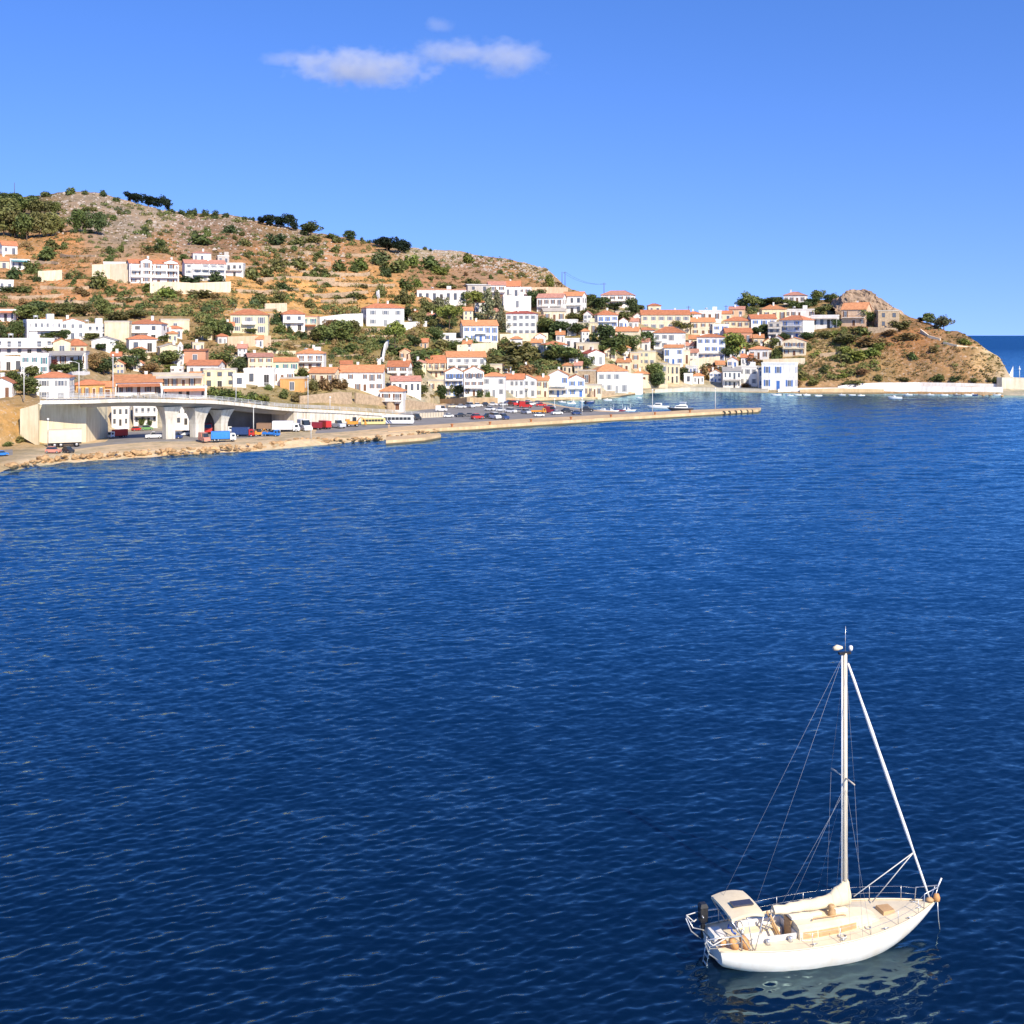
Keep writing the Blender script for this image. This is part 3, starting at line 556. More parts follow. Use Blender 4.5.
def house(x0, x1, yt, yb, roof, rh, th, ns, nc, wall, rc, sh, opt, desc, where, name='house', cat='house', group=None):
    opt = dict(o.split('=') if '=' in o else (o, '1') for o in opt.split()) if opt else {}
    xc = (x0+x1)/2; g = ground(xc, yb) if 'at' not in opt else PZ(xc, yb, float(opt['at']))
    d = g.y; s = d/F; Wd = (x1-x0)*s; H = (yb-yt)*s; RH = rh*s
    k = float(opt.get('k', 0.8)); a = R(th)
    wd = Wd/(math.cos(a)+min(k, 9/max(Wd, 1))*abs(math.sin(a))); dp = min(max(3.0, wd*k), 10.0)
    cx_off = 0.5*dp*abs(math.sin(a))*(1 if th > 0 else -1)      # the visible side takes part of the width
    u = (xc-CX)/F; rz = -math.atan(u)+a
    # nearest corner sits at the given row
    loc = Vector((g.x, g.y, g.z)); 
    e = empty(name, loc, rz); tag(e, (desc+' '+where).strip(), cat, group)
    OCC.append((x0, x1, yt-rh, yb)); REF.append((xc, (yt-rh+yb)/2, desc))
    sx = cx_off*0.9*math.cos(a)
    e.location.x += sx*1.0
    b = MB(); z0 = -3.0
    hw = wd/2
    if roof == 'gablef':
        b.extrude_y([(-hw, z0), (hw, z0), (hw, H), (0, H+RH), (-hw, H)], 0, dp)
    elif roof == 'gables':
        b.extrude_x([(0, z0), (dp, z0), (dp, H), (dp/2, H+RH), (0, H)], -hw, hw)
    else: b.box(-hw, hw, 0, dp, z0, H)
    sth = H/ns
    if 'band' in opt or (ns > 1 and hr.random() < 0.35):
        for j in range(1, ns): b.box(-hw-0.05, hw+0.05, -0.05, dp+0.05, j*sth-0.12, j*sth+0.08)
    if roof in ('hip', 'flat') : b.box(-hw-0.1, hw+0.1, -0.1, dp+0.1, H-0.28, H-0.004)
    wo = b.build('wall', WALL[wall], e)
    # roof
    b = MB(); ov = 0.4
    if roof == 'hip':
        x_, y0_, y1_ = hw+ov, -ov, dp+ov; rl = max(0.2, hw-dp/2) if wd > dp else 0.15; ry = max(0.2, (dp-wd)/2) if dp > wd else 0.15
        lo = [(-x_,y0_,H),(x_,y0_,H),(x_,y1_,H),(-x_,y1_,H)]; m0 = [(p[0],p[1],H+0.16) for p in lo]
        hi = [(-rl,dp/2-ry,H+RH),(rl,dp/2-ry,H+RH),(rl,dp/2+ry,H+RH),(-rl,dp/2+ry,H+RH)]
        b.hexa(lo, m0); b.hexa([(p[0],p[1],H+0.163) for p in lo], hi)
        b.tube([hi[0], m0[0]], 0.12, 5); b.tube([hi[1], m0[1]], 0.12, 5)
    elif roof == 'gables':
        ny, nz = (dp/2+ov), RH*(dp/2+ov)/(dp/2); t = 0.2
        for sg in (-1, 1):
            pts = [(dp/2, H+RH+0.02), (dp/2+sg*ny, H+RH-nz+0.02), (dp/2+sg*ny, H+RH-nz+0.02+t), (dp/2, H+RH+0.02+t)]
            b.extrude_x(pts if sg > 0 else pts[::-1], -hw-ov, hw+ov)
        b.tube([(-hw-ov, dp/2, H+RH+t), (hw+ov, dp/2, H+RH+t)], 0.14, 5)
    elif roof == 'gablef':
        nx, nz = hw+ov, RH*(hw+ov)/hw; t = 0.2
        for sg in (-1, 1):
            pts = [(0, H+RH+0.02), (sg*nx, H+RH-nz+0.02), (sg*nx, H+RH-nz+0.02+t), (0, H+RH+0.02+t)]
            b.extrude_y(pts if sg < 0 else pts[::-1], -ov*0.6, dp+ov)
        b.tube([(0, -ov*0.6, H+RH+t), (0, dp+ov, H+RH+t)], 0.14, 5)
    elif roof == 'shed':
        lo = [(-hw-ov,-ov,H+0.003),(hw+ov,-ov,H+0.003),(hw+ov,dp+ov,H+RH),(-hw-ov,dp+ov,H+RH)]; b.hexa(lo, [(p[0],p[1],p[2]+0.18) for p in lo])
        b.box(-hw, hw, dp-0.3, dp-0.01, H, H+RH)
    else:
        b.box(-hw+0.2, hw-0.2, 0.2, dp-0.2, H+0.003, H+0.10)
        for q in ((-hw-0.12,hw+0.12,-0.12,0.2),(-hw-0.12,hw+0.12,dp-0.2,dp+0.12),(-hw-0.12,-hw+0.2,0.2,dp-0.2),(hw-0.2,hw+0.12,0.2,dp-0.2)):
            b.box(q[0], q[1], q[2], q[3], H+0.003, H+0.003+max(0.45, RH))
    ro = b.build('roof', ROOF[rc] if roof != 'flat' else ROOF['w' if wall in 'WG' and rc != 'c' else 'c'] if rc in 'wc' else ROOF[rc], e)
    if 'chim' in opt or (roof != 'flat' and hr.random() < 0.45):
        c = MB(); cx_, cy_ = hr.uniform(-0.5, 0.5)*hw, dp*hr.uniform(0.35, 0.65); c.box(cx_-0.4, cx_+0.4, cy_-0.35, cy_+0.35, H+RH*0.3, H+RH+1.0); c.box(cx_-0.48, cx_+0.48, cy_-0.43, cy_+0.43, H+RH+1.003, H+RH+1.18)
        c.build('chimney', WALL['W'], ro)
    if 'tank' in opt:
        c = MB(); c.box(hw*0.2, hw*0.2+2.2, dp*.3, dp*.3+2.4, H+0.1, H+2.3); c.build('stair_hut', WALL[wall], ro)
        c = MB(); c.smooth = True; c.tube([(-hw*0.4-.7, dp*.5, H+1.5), (-hw*0.4+.7, dp*.5, H+1.5)], 0.33, 8); c.box(-hw*.4-.6,-hw*.4-.5,dp*.5-.2,dp*.5+.2,H+.1,H+1.25); c.box(-hw*.4+.5,-hw*.4+.6,dp*.5-.2,dp*.5+.2,H+.1,H+1.25); c.build('water_heater', M_METAL, ro)
    # openings
    if nc > 0:
        ww = min(1.5, wd/nc*0.42); whh = sth*0.5
        if sh in ('b','t','n','g'): ww = min(ww, wd/nc*0.36)
        dcol = nc//2 if 'nodoor' not in opt else -1
        for j in range(ns):
            for i in range(nc):
                x = -hw+wd*(i+0.5)/nc
                if j == 0 and i == dcol: link('door', door_mesh(sh), e, (x, 0, 0.05), 0, (ww*1.15, 1, sth*0.72))
                elif hr.random() > 0.08 or nc < 3:
                    q = hr.random(); link('window', window_mesh(sh), e, (x+hr.uniform(-.06, .06)*ww, 0, j*sth+sth*(0.27 if q > .2 else 0.06)), 0, (ww*hr.choice((.85, 1, 1, 1.1)), 1, whh*(1 if q > .2 else 1.42)))
        sd = -1 if th > 0 else 1
        nsd = int(opt.get('side', 2 if abs(th) >= 12 else 0))
        for j in range(ns):
            for i in range(nsd):
                link('window', window_mesh(sh), e, (sd*hw, dp*(i+0.5)/nsd, j*sth+sth*0.27), R(-90) if sd < 0 else R(90), (ww*0.9, 1, whh))
    for q in opt.get('balc', '').split(','):
        if not q: continue
        j = int(q); f0, f1 = [float(v) for v in opt.get('bx', '-0.9:0.9').split(':')]
        c = MB(); z = j*sth; pr = 1.5; c.box(f0*hw, f1*hw, -pr, -0.003, z-0.18, z+0.02); bo = c.build('balcony', WALL['W'] if wall != 'C' else WALL['C'], e)
        c = MB(); 
        if 'solid' in opt:
            c.box(f0*hw, f1*hw, -pr, -pr+0.12, z+0.023, z+0.95); c.box(f0*hw, f0*hw+0.12, -pr+0.12, -0.004, z+0.023, z+0.95); c.box(f1*hw-0.12, f1*hw, -pr+0.12, -0.004, z+0.023, z+0.95)
        else:
            c.box(f0*hw, f1*hw, -pr, -pr+0.06, z+0.92, z+1.0); c.box(f0*hw, f0*hw+.06, -pr+0.06, -0.01, z+0.92, z+1.0); c.box(f1*hw-.06, f1*hw, -pr+0.06, -0.01, z+0.92, z+1.0)
            n_ = max(4, int((f1-f0)*hw/0.35))
            for i in range(n_+1):
                x = f0*hw+0.03+((f1-f0)*hw-0.06)*i/n_; c.box(x-0.025, x+0.025, -pr+0.01, -pr+0.05, z+0.02, z+0.92)
        c.build('railing', {'b': SHUT['b'], 'k': SHUT['k'], 'n': SHUT['n']}.get(opt.get('rail'), M_WHITE), bo)
        if 'posts' in opt:
            for i in range(int(opt['posts'])+1):
                c = MB(); x = f0*hw+0.1+((f1-f0)*hw-0.2)*i/int(opt['posts']); c.box(x-0.13, x+0.13, -pr+0.02, -pr+0.25, z+0.025, min(H, z+sth-0.2))
                c.build('pillar', WALL[wall], e)
    if 'awn' in opt:
        c = MB(); z = float(opt['awn'])*sth; lo = [(-hw*0.9,-2.2,z-0.5),(hw*0.9,-2.2,z-0.5),(hw*0.9,-0.01,z+0.2),(-hw*0.9,-0.01,z+0.2)]; c.hexa(lo, [(p[0],p[1],p[2]+0.08) for p in lo])
        c.build('awning', ROOF.get(opt.get('awc', 'r')) or SHUT[opt['awc']], e)
        for x in (-hw*0.88, hw*0.88): c = MB(); c.tube([(x, -2.1, -1.0), (x, -2.1, z-0.5)], 0.06, 5); c.build('post', M_RAIL, e)
    if 'arch' in opt:
        n_ = int(opt['arch']); 
        for i in range(n_):
            x = -hw+wd*(i+0.5)/n_; r_ = min(wd/n_*0.36, sth*0.42); c = MB(); zb = (ns-1)*sth+sth*0.12 if 'top' in opt else 0.1
            pts = [(-r_, zb), (r_, zb)]+[(r_*math.cos(t), zb+sth*0.35+r_*math.sin(t)*0.8) for t in np.linspace(0, math.pi, 9)]
            c.extrude_y([(x+p[0], p[1]) for p in pts], -0.05, 0.03); c.build('arched_opening', M_PANE, e)
    return e
HOUSES = [
 # upper slope, left
 (0,17,244,253,'gables',4,15,1,2,'W','r',None,'','white cottage with a red roof','at the left edge just below the pine wood'),
 (-2,9,260,268,'gables',4,10,1,1,'C','o',None,'','cream cottage with a small orange roof','at the left edge, cut by the frame'),
 (8,29,259,268,'flat',0.6,12,1,3,'W','w',None,'awn=0.9 awc=t','flat white house with a teal awning','at the left edge below the red roofed cottage'),
 (-3,13,279,289,'flat',0.6,10,1,2,'W','w',None,'','small flat white house','at the left edge above the hedge'),
 (104,126,259,264.5,'flat',0.5,0,1,3,'W','w',None,'nodoor','low white outbuilding','behind the long cream retaining wall'),
 (128,178,260.5,281,'gables',4,8,3,6,'W','r','n','balc=1,2 bx=-0.95:0.95 posts=4 band','long three storey apartment block with brown shutters','left of the upper pair'),
 (140,151,258.5,281,'gablef',2.5,8,3,1,'W','r','n','nodoor k=0.3','narrow gabled front bay','on the left half of the long apartment block'),
 (163,177,258.5,281,'gablef',2.5,8,3,1,'W','r','n','nodoor k=0.3','wider gabled front bay','on the right end of the long apartment block'),
 (192,211,250,258,'hip',2.5,6,1,3,'W','p',None,'chim','small white house with a pink roof','alone above the right apartment block'),
 (183,225,262.5,279.5,'gables',4,8,3,5,'W','p','g','balc=1,2 bx=-0.6:0.95 posts=4','three storey apartment block with a pink roof','right of the upper pair'),
 (217,229,253,260,'flat',0.6,6,1,2,'G','w',None,'tank','unfinished grey house with a roof tank','behind the right apartment block'),
 (226,245,262,275,'flat',1.0,-10,2,3,'W','w','k','balc=1 bx=-0.95:0.95 rail=k','flat white villa with a dark terrace','at the right end of the upper apartments'),
 # middle village, left
 (-4,17,307,318,'flat',0.7,-8,1,3,'W','w','k','awn=0.9','flat white house with a red awning','at the left edge above the terrace houses'),
 (25,61,319,338,'flat',0.8,8,2,6,'W','w',None,'balc=1 bx=-0.9:0.9 posts=4 tank','wide flat white house with a pillared balcony','left of the orange patched roof'),
 (59,84,319,336,'gablef',3.5,8,2,3,'W','o',None,'','white gabled house with an orange patched roof','in the middle of the left terrace houses'),
 (78,107,320.5,336,'flat',0.8,6,2,4,'W','w','k','balc=1 tank','flat white house with a roof terrace','left of the blank cream house'),
 (105,131,320.5,341,'flat',0.5,-8,2,0,'C','c',None,'','blank cream house wall without windows','left of a red hipped roof'),
 (130,166,320.5,337,'hip',5,-14,2,2,'W','r','k','side=1 balc=1 bx=-0.9:0.2','white house with a wide red hipped roof','behind the lower red hipped house'),
 (160,189,315.5,328,'flat',0.6,4,1,1,'C','c',None,'nodoor','flat cream house block','behind the small red roofed annex'),
 (167,182,325.5,334,'hip',3,10,1,2,'W','r',None,'','small white annex with a red roof','in front of the flat cream block'),
 (127,156,338.5,351,'hip',4.5,8,1,2,'W','r','k','','low white house with a red hipped roof','above the cream chapel'),
 (-6,52,338,353,'flat',0.8,5,2,6,'W','w','k','balc=1 tank','very wide flat white house with two terraces','at the left edge of the middle village'),
 (52,70,343,355,'gablef',3.5,8,1,1,'Y','o',None,'nodoor','yellow gabled house side','left of the orange pyramid roof'),
 (67,86,347.5,354,'hip',7,8,1,2,'C','r','n','','little house under a steep orange pyramid roof','above the dark edged flat roof'),
 (50,88,352.5,367,'flat',0.9,-8,1,4,'W','g','n','awn=0.95 awc=g','white house with a dark edged flat roof','below the orange pyramid roof'),
 (-8,22,357,369,'flat',0.7,8,1,3,'W','w','k','','flat white house with dark windows','at the left edge behind the green trees'),
 (22,50,354,373,'flat',0.7,-8,2,3,'W','w','t','','tall flat white house with teal shutters','at the left, left of a red leaved shrub'),
 (92,118,342,353,'gablef',3.5,-10,1,1,'W','g',None,'','white cottage with a grey gable roof','among trees below the blank cream house'),
 (37,73,377,400,'hip',5.5,-12,2,2,'W','r','g','side=2 band','white cube house with a red hipped roof','standing at the left end of the overpass'),
 (-8,15,383,398,'gablef',5,-14,1,2,'W','r','n','','white gabled house with a red roof','at the left edge beside the road'),
 (74,104,383.5,396,'hip',5,8,1,4,'O','r','n','','long orange house with a red roof','right of the white cube house'),
 (100,114,385,396,'gables',4,6,1,1,'O','o','n','','orange annex with a taller doorway','between the orange house and the white shop row'),
 (113,161,380.5,394,'gables',6,6,1,5,'W','o','n','awn=0.8 awc=r','long white shop row with an orange roof','behind the overpass railing'),
 (158,181,346.5,358,'gablef',3,10,1,0,'C','c',None,'','plain cream chapel hall','left of its own bell tower'),
 (184,208,351,366,'shed',1.2,-10,1,1,'B','r',None,'nodoor','blank brick orange house wall','right of the chapel bell tower'),
 (187,224,366.5,376,'gables',4,-16,1,3,'W','r',None,'','white bungalow with a bright red gable roof','above the pale yellow house'),
 (204,237,370.5,387,'flat',0.9,-4,2,3,'Y','c','k','','pale yellow house with a flat roof','above the shrubs behind the overpass'),
 (152,204,375,391,'flat',0.7,4,1,6,'P','c','n','awn=0.9 awc=c','long low peach building with a flat roof','left of the pale yellow house'),
 (160,206,387,398,'flat',0.5,4,1,6,'W','w','k','awn=0.85 awc=r','white shop row with a small red awning','at road level behind the overpass'),
 (244,276,370,386,'flat',0.9,-6,1,2,'W','w','k','balc=0','flat white house with two dark windows','left of the plain orange house'),
 (246,273,356.5,371,'gables',3,8,2,3,'C','p','n','','cream house with a pink roof','above the flat house with two dark windows'),
 (231,269,315.5,334,'hip',6,-4,2,3,'Y','r','g','balc=1 bx=-0.35:0.35 solid','yellow house with a red hipped roof','alone on the slope above a stone wall'),
 (112,130,407,426,'flat',.6,-6,2,3,'W','w','k','at=2.2','white building behind the abutment','seen under the left end of the overpass'),
 (133,157,406,424,'flat',.6,4,2,4,'W','w','k','at=2.4 balc=1','white house in the gap left of the first pier','seen under the overpass'),
 (175,190,406,425,'flat',.6,-4,2,2,'W','w','k','at=2.4','white house in the gap between two piers','seen under the overpass'),
 (212,222,408,424,'flat',.6,0,1,1,'G','c','k','at=2.4 nodoor','grey shed in the gap right of the piers','seen under the overpass'),
 # middle
 (280,305,311,327,'hip',5,12,2,2,'W','r','k','balc=1','white house with a bright red hipped roof','left of a red awning'),
 (293,319,312.5,327,'flat',0.8,-6,2,3,'C','p','t','balc=1 awn=0.9','cream house with a flat roof and red awning','joined to a bright red hipped house'),
 (362,404,308,326,'hip',5,14,2,3,'W','r','g','side=2','large white house with a low red hipped roof','standing alone above the green meadow'),
 (345,363,315,323,'flat',0.5,0,1,1,'C','c',None,'nodoor','low cream shed','left of the large white house above the meadow'),
 (297,326,353,369,'hip',5,-8,2,3,'W','o','n','balc=1 tank','small two storey white house with orange roof','alone in scrub'),
 (246,298,359.5,370,'gables',3,4,1,6,'C','o','t','','long cream house with an orange roof','left of the two storey house in scrub'),
 (260,294,371,386,'flat',0.8,6,1,4,'W','w','n','','flat white house with brown shutters','above the plain orange house'),
 (280,308,378.5,391,'flat',0.7,-12,1,1,'O','c',None,'nodoor','plain orange house with a flat roof','behind the middle of the overpass ramp'),
 (309,340,374,384,'gables',4.5,-18,1,3,'C','o','n','','cream house with an orange gable roof','right of the plain orange house'),
 (340,385,373,392,'gables',6,-5,2,6,'W','o','n','','long white house with a long orange roof','above the brown bank behind the ramp'),
 (380,406,391.5,410,'hip',5.5,-10,2,2,'W','o','n','balc=1','white house with an orange roof beside the road','where the overpass ramp ends'),
 (387,412,366,378,'gables',5,-14,2,2,'W','r','n','balc=1 rail=n','white house with red gable and brown balcony','above the right end of the ramp'),
 (390,421,380.5,393,'gables',4,4,1,5,'W','p','k','','low white row with faded pink roof','behind the house on the road'),
 (424,446,363,378,'gables',6.5,10,2,3,'C','r','n','balc=1 posts=3 rail=n','cream house with a pillared brown balcony','left of the long white terrace with arches'),
 (445,486,356.5,372,'gables',5,6,2,5,'W','o','g','balc=1 bx=-0.9:0.6','white house with wide orange roof and two balconies','above the twin gabled waterfront house'),
 (444,464,372,396,'gablef',4.5,4,3,3,'W','o','b','balc=1,2 rail=b arch=2 top','white gabled house with blue balconies','left half of the arched pair on the waterfront'),
 (463,484,371.5,396,'gablef',5,4,3,3,'W','o','n','balc=1 arch=2 top','white gabled house with two dark arches','right half of the arched pair on the waterfront'),
 (483,506,376.5,397,'hip',4,-5,2,3,'W','o','g','band','square white waterfront house with grey shutters','right of the arched pair'),
 (505,525,379,397,'gables',4.5,-6,2,4,'W','r','g','','white waterfront house with a red side gable','second right of the arched pair'),
 (517,537,379,397,'gablef',4,-5,2,3,'W','o','g','balc=1 bx=-0.3:0.3','white waterfront house with a small front gable','left of the narrow cream house'),
 (536,549,380,397,'gables',3.5,-5,2,2,'C','o','n','','narrow cream waterfront house','between two white gabled waterfront houses'),
 (548,569,375,397,'gablef',5,-4,2,3,'W','o','b','balc=1 bx=-0.8:0.8 rail=b awn=0.75 awc=c','tall white gabled waterfront house with blue shutters','over a cafe awning'),
 (567,585,379,397,'gablef',4,6,2,2,'W','r','b','balc=1 rail=b','smaller white gabled waterfront house with blue shutters','right of the one over the cafe awning'),
 (578,596,371,387,'flat',0.7,-8,1,1,'S','c','n','nodoor','ruined tan stone house','behind the smaller blue shuttered house'),
 (584,602,385.5,397,'flat',0.6,-4,1,4,'C','c','n','','low cream shop row','at the waterfront left of the big hipped house'),
 (591,628,371.5,393,'hip',7,20,2,4,'W','o','g','side=1 band','big white waterfront house with an orange hipped roof','at the bend of the harbour'),
 (622,643,375,393,'flat',0.6,-6,1,0,'W','w',None,'','blank white walled yard building','right of the big hipped waterfront house'),
 (582,605,353,364,'gablef',3.5,22,1,2,'W','n' if False else 'd','g','k=1.0','white chapel with a dark red side roof','above the waterfront, among trees'),
 (541,567,345,359,'hip',3.5,18,2,3,'W','r','t','','white house with teal shutters','beside the broad tree left of the chapel'),
 (576,599,342.5,354,'flat',0.6,-8,1,2,'C','c','n','','flat cream house','behind the little white chapel'),
 (617,631,362,374,'gables',3,-8,1,2,'C','o','n','','cream cottage','right of the white chapel, below an olive tree'),
 (629,641,353,371,'flat',0.6,8,2,1,'P','c','n','nodoor','narrow tan house','left of the yellow house with grey shutters'),
 (638,656,352,372,'flat',1.0,-6,3,3,'Y','c','g','','tall yellow house with grey shutters','left of the tall red roofed white house'),
 (633,649,374,384,'hip',3.5,-6,1,2,'C','o','n','','low cream house with an orange roof','below the tall yellow house'),
 # upper centre
 (417,467,289,302,'flat',0.9,-4,1,7,'W','p','k','tank','long low white house with dark windows','above the umbrella pines'),
 (466,490,285.5,298,'shed',1.5,6,2,2,'G','w','k','','grey white unfinished house','right of the long low house above the pines'),
 (487,506,284,298,'gables',3.5,8,2,2,'W','p','n','balc=1','white house with a pink roof and brown balcony','under the terraced hilltop wall'),
 (504,521,285,298,'gables',5,-4,1,2,'W','r',None,'chim','white house under a tall red roof','high up, right of a pink roof'),
 (518,532,287,299,'flat',0.9,-6,2,2,'W','w','n','balc=1 awn=0.6','flat white house with a brick red terrace','left of the long white hillside row'),
 (502,531,297,312,'flat',0.8,5,1,1,'W','w',None,'nodoor tank','broad flat white block with a blank wall','above the tall white hotel'),
 (506,538,313,335,'hip',3,-6,3,5,'W','d','g','side=1 nodoor','tall white hotel with three rows of windows','in the middle of the town'),
 (460,498,325,341,'gables',5,10,2,5,'W','o','b','balc=1 bx=-0.3:0.3','white house with small blue shutters and orange roof','left of the tall white hotel'),
 (439,456,333,340,'flat',0.7,0,1,1,'W','w','k','nodoor','small white garage with one dark window','left of the blue shuttered house'),
 (537,566,297,314,'gables',4,-12,2,4,'W','p','n','balc=1','left white house of the hillside row','below the orange retaining wall'),
 (562,586,295.5,314,'gables',4,-16,2,3,'W','o','k','balc=1','right white house of the hillside row','below the orange retaining wall'),
 (541,565,312,323,'gables',3,10,1,3,'C','c','n','','cream house with a pale gable','below the hillside row'),
 (556,578,320,336,'flat',0.8,-8,2,3,'W','w','k','balc=1','stepped flat white house','between trees, right of the tall hotel'),
 (601,635,294.5,306,'hip',5,-10,2,4,'W','p','n','balc=1 posts=4','villa with a pink roof and pillared balcony','on the skyline right of the power poles'),
 (594,618,315,328,'hip',5,14,2,3,'W','r','b','balc=1 rail=b','white house with a red hip and blue balcony','under the skyline villa'),
 (578,598,323,334,'flat',0.7,-6,1,3,'Y','c','n','tank','flat yellow house','left of two dark green trees'),
 (615,641,332.5,344,'gables',4,-10,1,3,'C','o','n','','cream house with an orange roof','right of the broad olive crowned tree'),
 # right of centre
 (640,690,314.5,330,'gables',4.5,5,2,6,'C','r','g','band','long cream red roofed house with five windows','on the ridge'),
 (647,661,305.5,313,'hip',2.5,8,1,2,'C','r',None,'','little skyline house','behind the long ridge house'),
 (654,685,334,358,'hip',6.5,-10,3,4,'W','r','g','balc=1,2 bx=-0.95:-0.4 side=2','tall white house with a red hipped roof','above the inner harbour'),
 (636,655,331,341,'hip',3,6,1,2,'W','r','n','','low white house with a red roof','left of the tall white harbour house'),
 (664,684,348.5,366,'gables',2.5,-6,2,3,'W','o','b','','lower white annex with an orange roof','below the tall white harbour house'),
 (689,715,322,335,'gables',4,8,2,3,'C','o','n','','cream house with a broad orange roof','on the ridge, right of a round bush'),
 (699,722,311,322,'flat',0.8,-5,1,3,'W','w','n','tank','flat white ridge house with a roof tank','on the skyline'),
 (687,701,314,322,'hip',3,8,1,2,'W','r',None,'','small ridge house with a red hip','left of the flat house with a roof tank'),
 (718,732,313.5,321,'gables',2.5,-4,1,2,'C','r',None,'','small cream house with a red roof','right of the flat ridge house with a tank'),
 (729,745,309.5,317,'gables',2.5,-4,1,2,'P','p',None,'','pale pink house','on the skyline left of the ridge trees'),
 (711,729,325,338,'flat',0.7,8,2,2,'W','w','b','','flat white house with blue shutters','below the small cream ridge house'),
 (724,752,321,333,'hip',4.5,-8,2,4,'Y','r','n','','yellow ridge house with a red hip','below the pale pink house'),
 (697,726,337.5,361,'hip',3.5,-4,3,4,'W','r','b','band balc=1 bx=-0.9:0.9','tall white house with blue shutters and long balcony','left of a bright green tree'),
 (723,752,331.5,344,'gables',4,10,1,3,'B','r','n','','brick pink house with a red roof','above the bright green tree'),
 (748,776,319,333,'gables',4,12,2,3,'W','r','b','','white house with blue shutters and a red roof','right of the yellow hipped house'),
 (760,786,309.5,321,'hip',5,8,1,3,'Y','o','n','balc=0 posts=3','yellow house with a deep orange roof','under the ridge trees'),
 (768,782,322,339,'flat',0.8,-6,3,2,'G','c','k','balc=1,2 rail=k','grey three storey house with dark balconies','left of the blue balcony house'),
 (749,771,349,359,'hip',3.5,-12,1,3,'W','o','n','','small white cottage with an orange roof','above the white cube by the water'),
 (666,680,365,383,'flat',0.7,-6,2,3,'C','c','k','','small cream house above the beach','below the white annex'),
 (684,693,374,384,'flat',0.6,-4,1,1,'W','w','k','nodoor','tiny white kiosk','beside a bush above the inner harbour'),
 (722,741,371,388,'gables',3.5,6,2,4,'W','g','k','awn=0.95 awc=g','white waterfront house with grey roofed porch','left of the white house with two roof huts'),
 (738,759,367,386,'flat',0.9,-8,2,3,'W','w','g','tank','white waterfront house with huts on its roof','left of the white cube by the water'),
 (758,764,369,388,'gables',2,10,2,1,'W','g','b','nodoor','narrow white house','squeezed between two waterfront houses'),
 (762,797,363.5,390,'flat',0.9,-8,2,3,'W','w','b','side=2 band','white cube house with blue windows','at the water, rightmost of the town'),
 (565,580,339,349,'flat',.6,-6,1,2,'W','w','k','','small flat white cottage','left of the dark green town trees'),
 (603,619,373.5,385,'gables',3,8,1,2,'C','o','n','','cream cottage with an orange gable','above the big hipped waterfront house'),
 (654,668,364,384,'flat',.7,-6,2,2,'C','c','g','','narrow cream house with grey shutters','above the inner harbour beach'),
 (676,690,352,365,'flat',.6,6,1,2,'C','w','n','','small cream terrace house','right of the lower white annex'),
 (701,712,346,357,'flat',.6,-4,1,1,'W','w','k','nodoor','tiny white house','behind the tall long balcony house'),
 (190,204,377,386,'gables',3,-8,1,2,'W','o','n','','small white house with an orange gable','left of the pale yellow house'),
 (232,246,376,388,'flat',.6,6,1,1,'W','w','k','nodoor','narrow white outbuilding','right of the pale yellow house'),
 (340,352,363,371,'gables',2.5,6,1,1,'W','r','n','nodoor','white shed with a red roof','above the long orange roof'),
 (487,503,364,374,'flat',.6,-6,1,2,'C','w','n','','cream flat roofed house','behind the square white waterfront house'),
 (428,444,381,392,'flat',.6,-6,1,2,'C','c','n','','cream walled terrace house','below the pillared brown balcony'),
 (531,545,318,328,'gables',2.5,-8,1,2,'C','p','n','','cream cottage with a pink roof','right of the tall white hotel'),
 (614,630,312,322,'flat',.6,8,1,2,'P','c','k','','half hidden tan house','below the skyline villa'),
 # headland
 (779,811,319.5,337,'hip',5,-34,3,2,'W','r','b','balc=1,2 rail=b side=0 k=0.9','white house with blue balconies on three floors','beside its blank sunny side wall'),
 (785,815,309.5,318,'flat',0.7,-4,1,5,'W','w','n','tank','long flat white house','behind the blue balcony house'),
 (812,840,316.5,329,'flat',0.9,-6,1,4,'W','w','k','awn=0.8 awc=c','flat white bungalow with a shaded porch','left of the peach house'),
 (842,870,309.5,326,'gables',6.5,-16,2,3,'P','o','n','balc=1 rail=n side=1','peach house with an orange roof','below the rock outcrop'),
 (875,899,311,328,'flat',0.8,14,2,2,'S','c','k','side=1 nodoor','square tan stone building','right of the peach house below the rocks'),
 (783,807,341.5,356,'gablef',3.5,-6,2,3,'C','o','n','balc=1 arch=2 top','cream house with a gable and arched loggia','above a cream retaining wall'),
 (784,807,296,304,'hip',4,-8,1,4,'W','p','n','','skyline villa with a wide pink roof','left of the rock outcrop'),
]
HOBJ = {}
for hrow in HOUSES: HOBJ[hrow[13]] = house(*hrow)
# the two gabled bays belong to the long apartment block: re-parent their meshes
blk = HOBJ['long three storey apartment block with brown shutters']
bpy.context.view_layer.update()
for nm in ('narrow gabled front bay', 'wider gabled front bay'):
    e = HOBJ[nm]
    off = Matrix.Translation((0, -1.6, 0))
    for ch in [o for o in bpy.data.objects if o.parent == e]:
        mw = e.matrix_world @ off @ ch.matrix_local
        ch.parent = blk; ch.matrix_parent_inverse = Matrix.Identity(4); ch.matrix_local = blk.matrix_world.inverted() @ mw
    REF[:] = [r for r in REF if r[2] != nm]
    bpy.data.objects.remove(e)
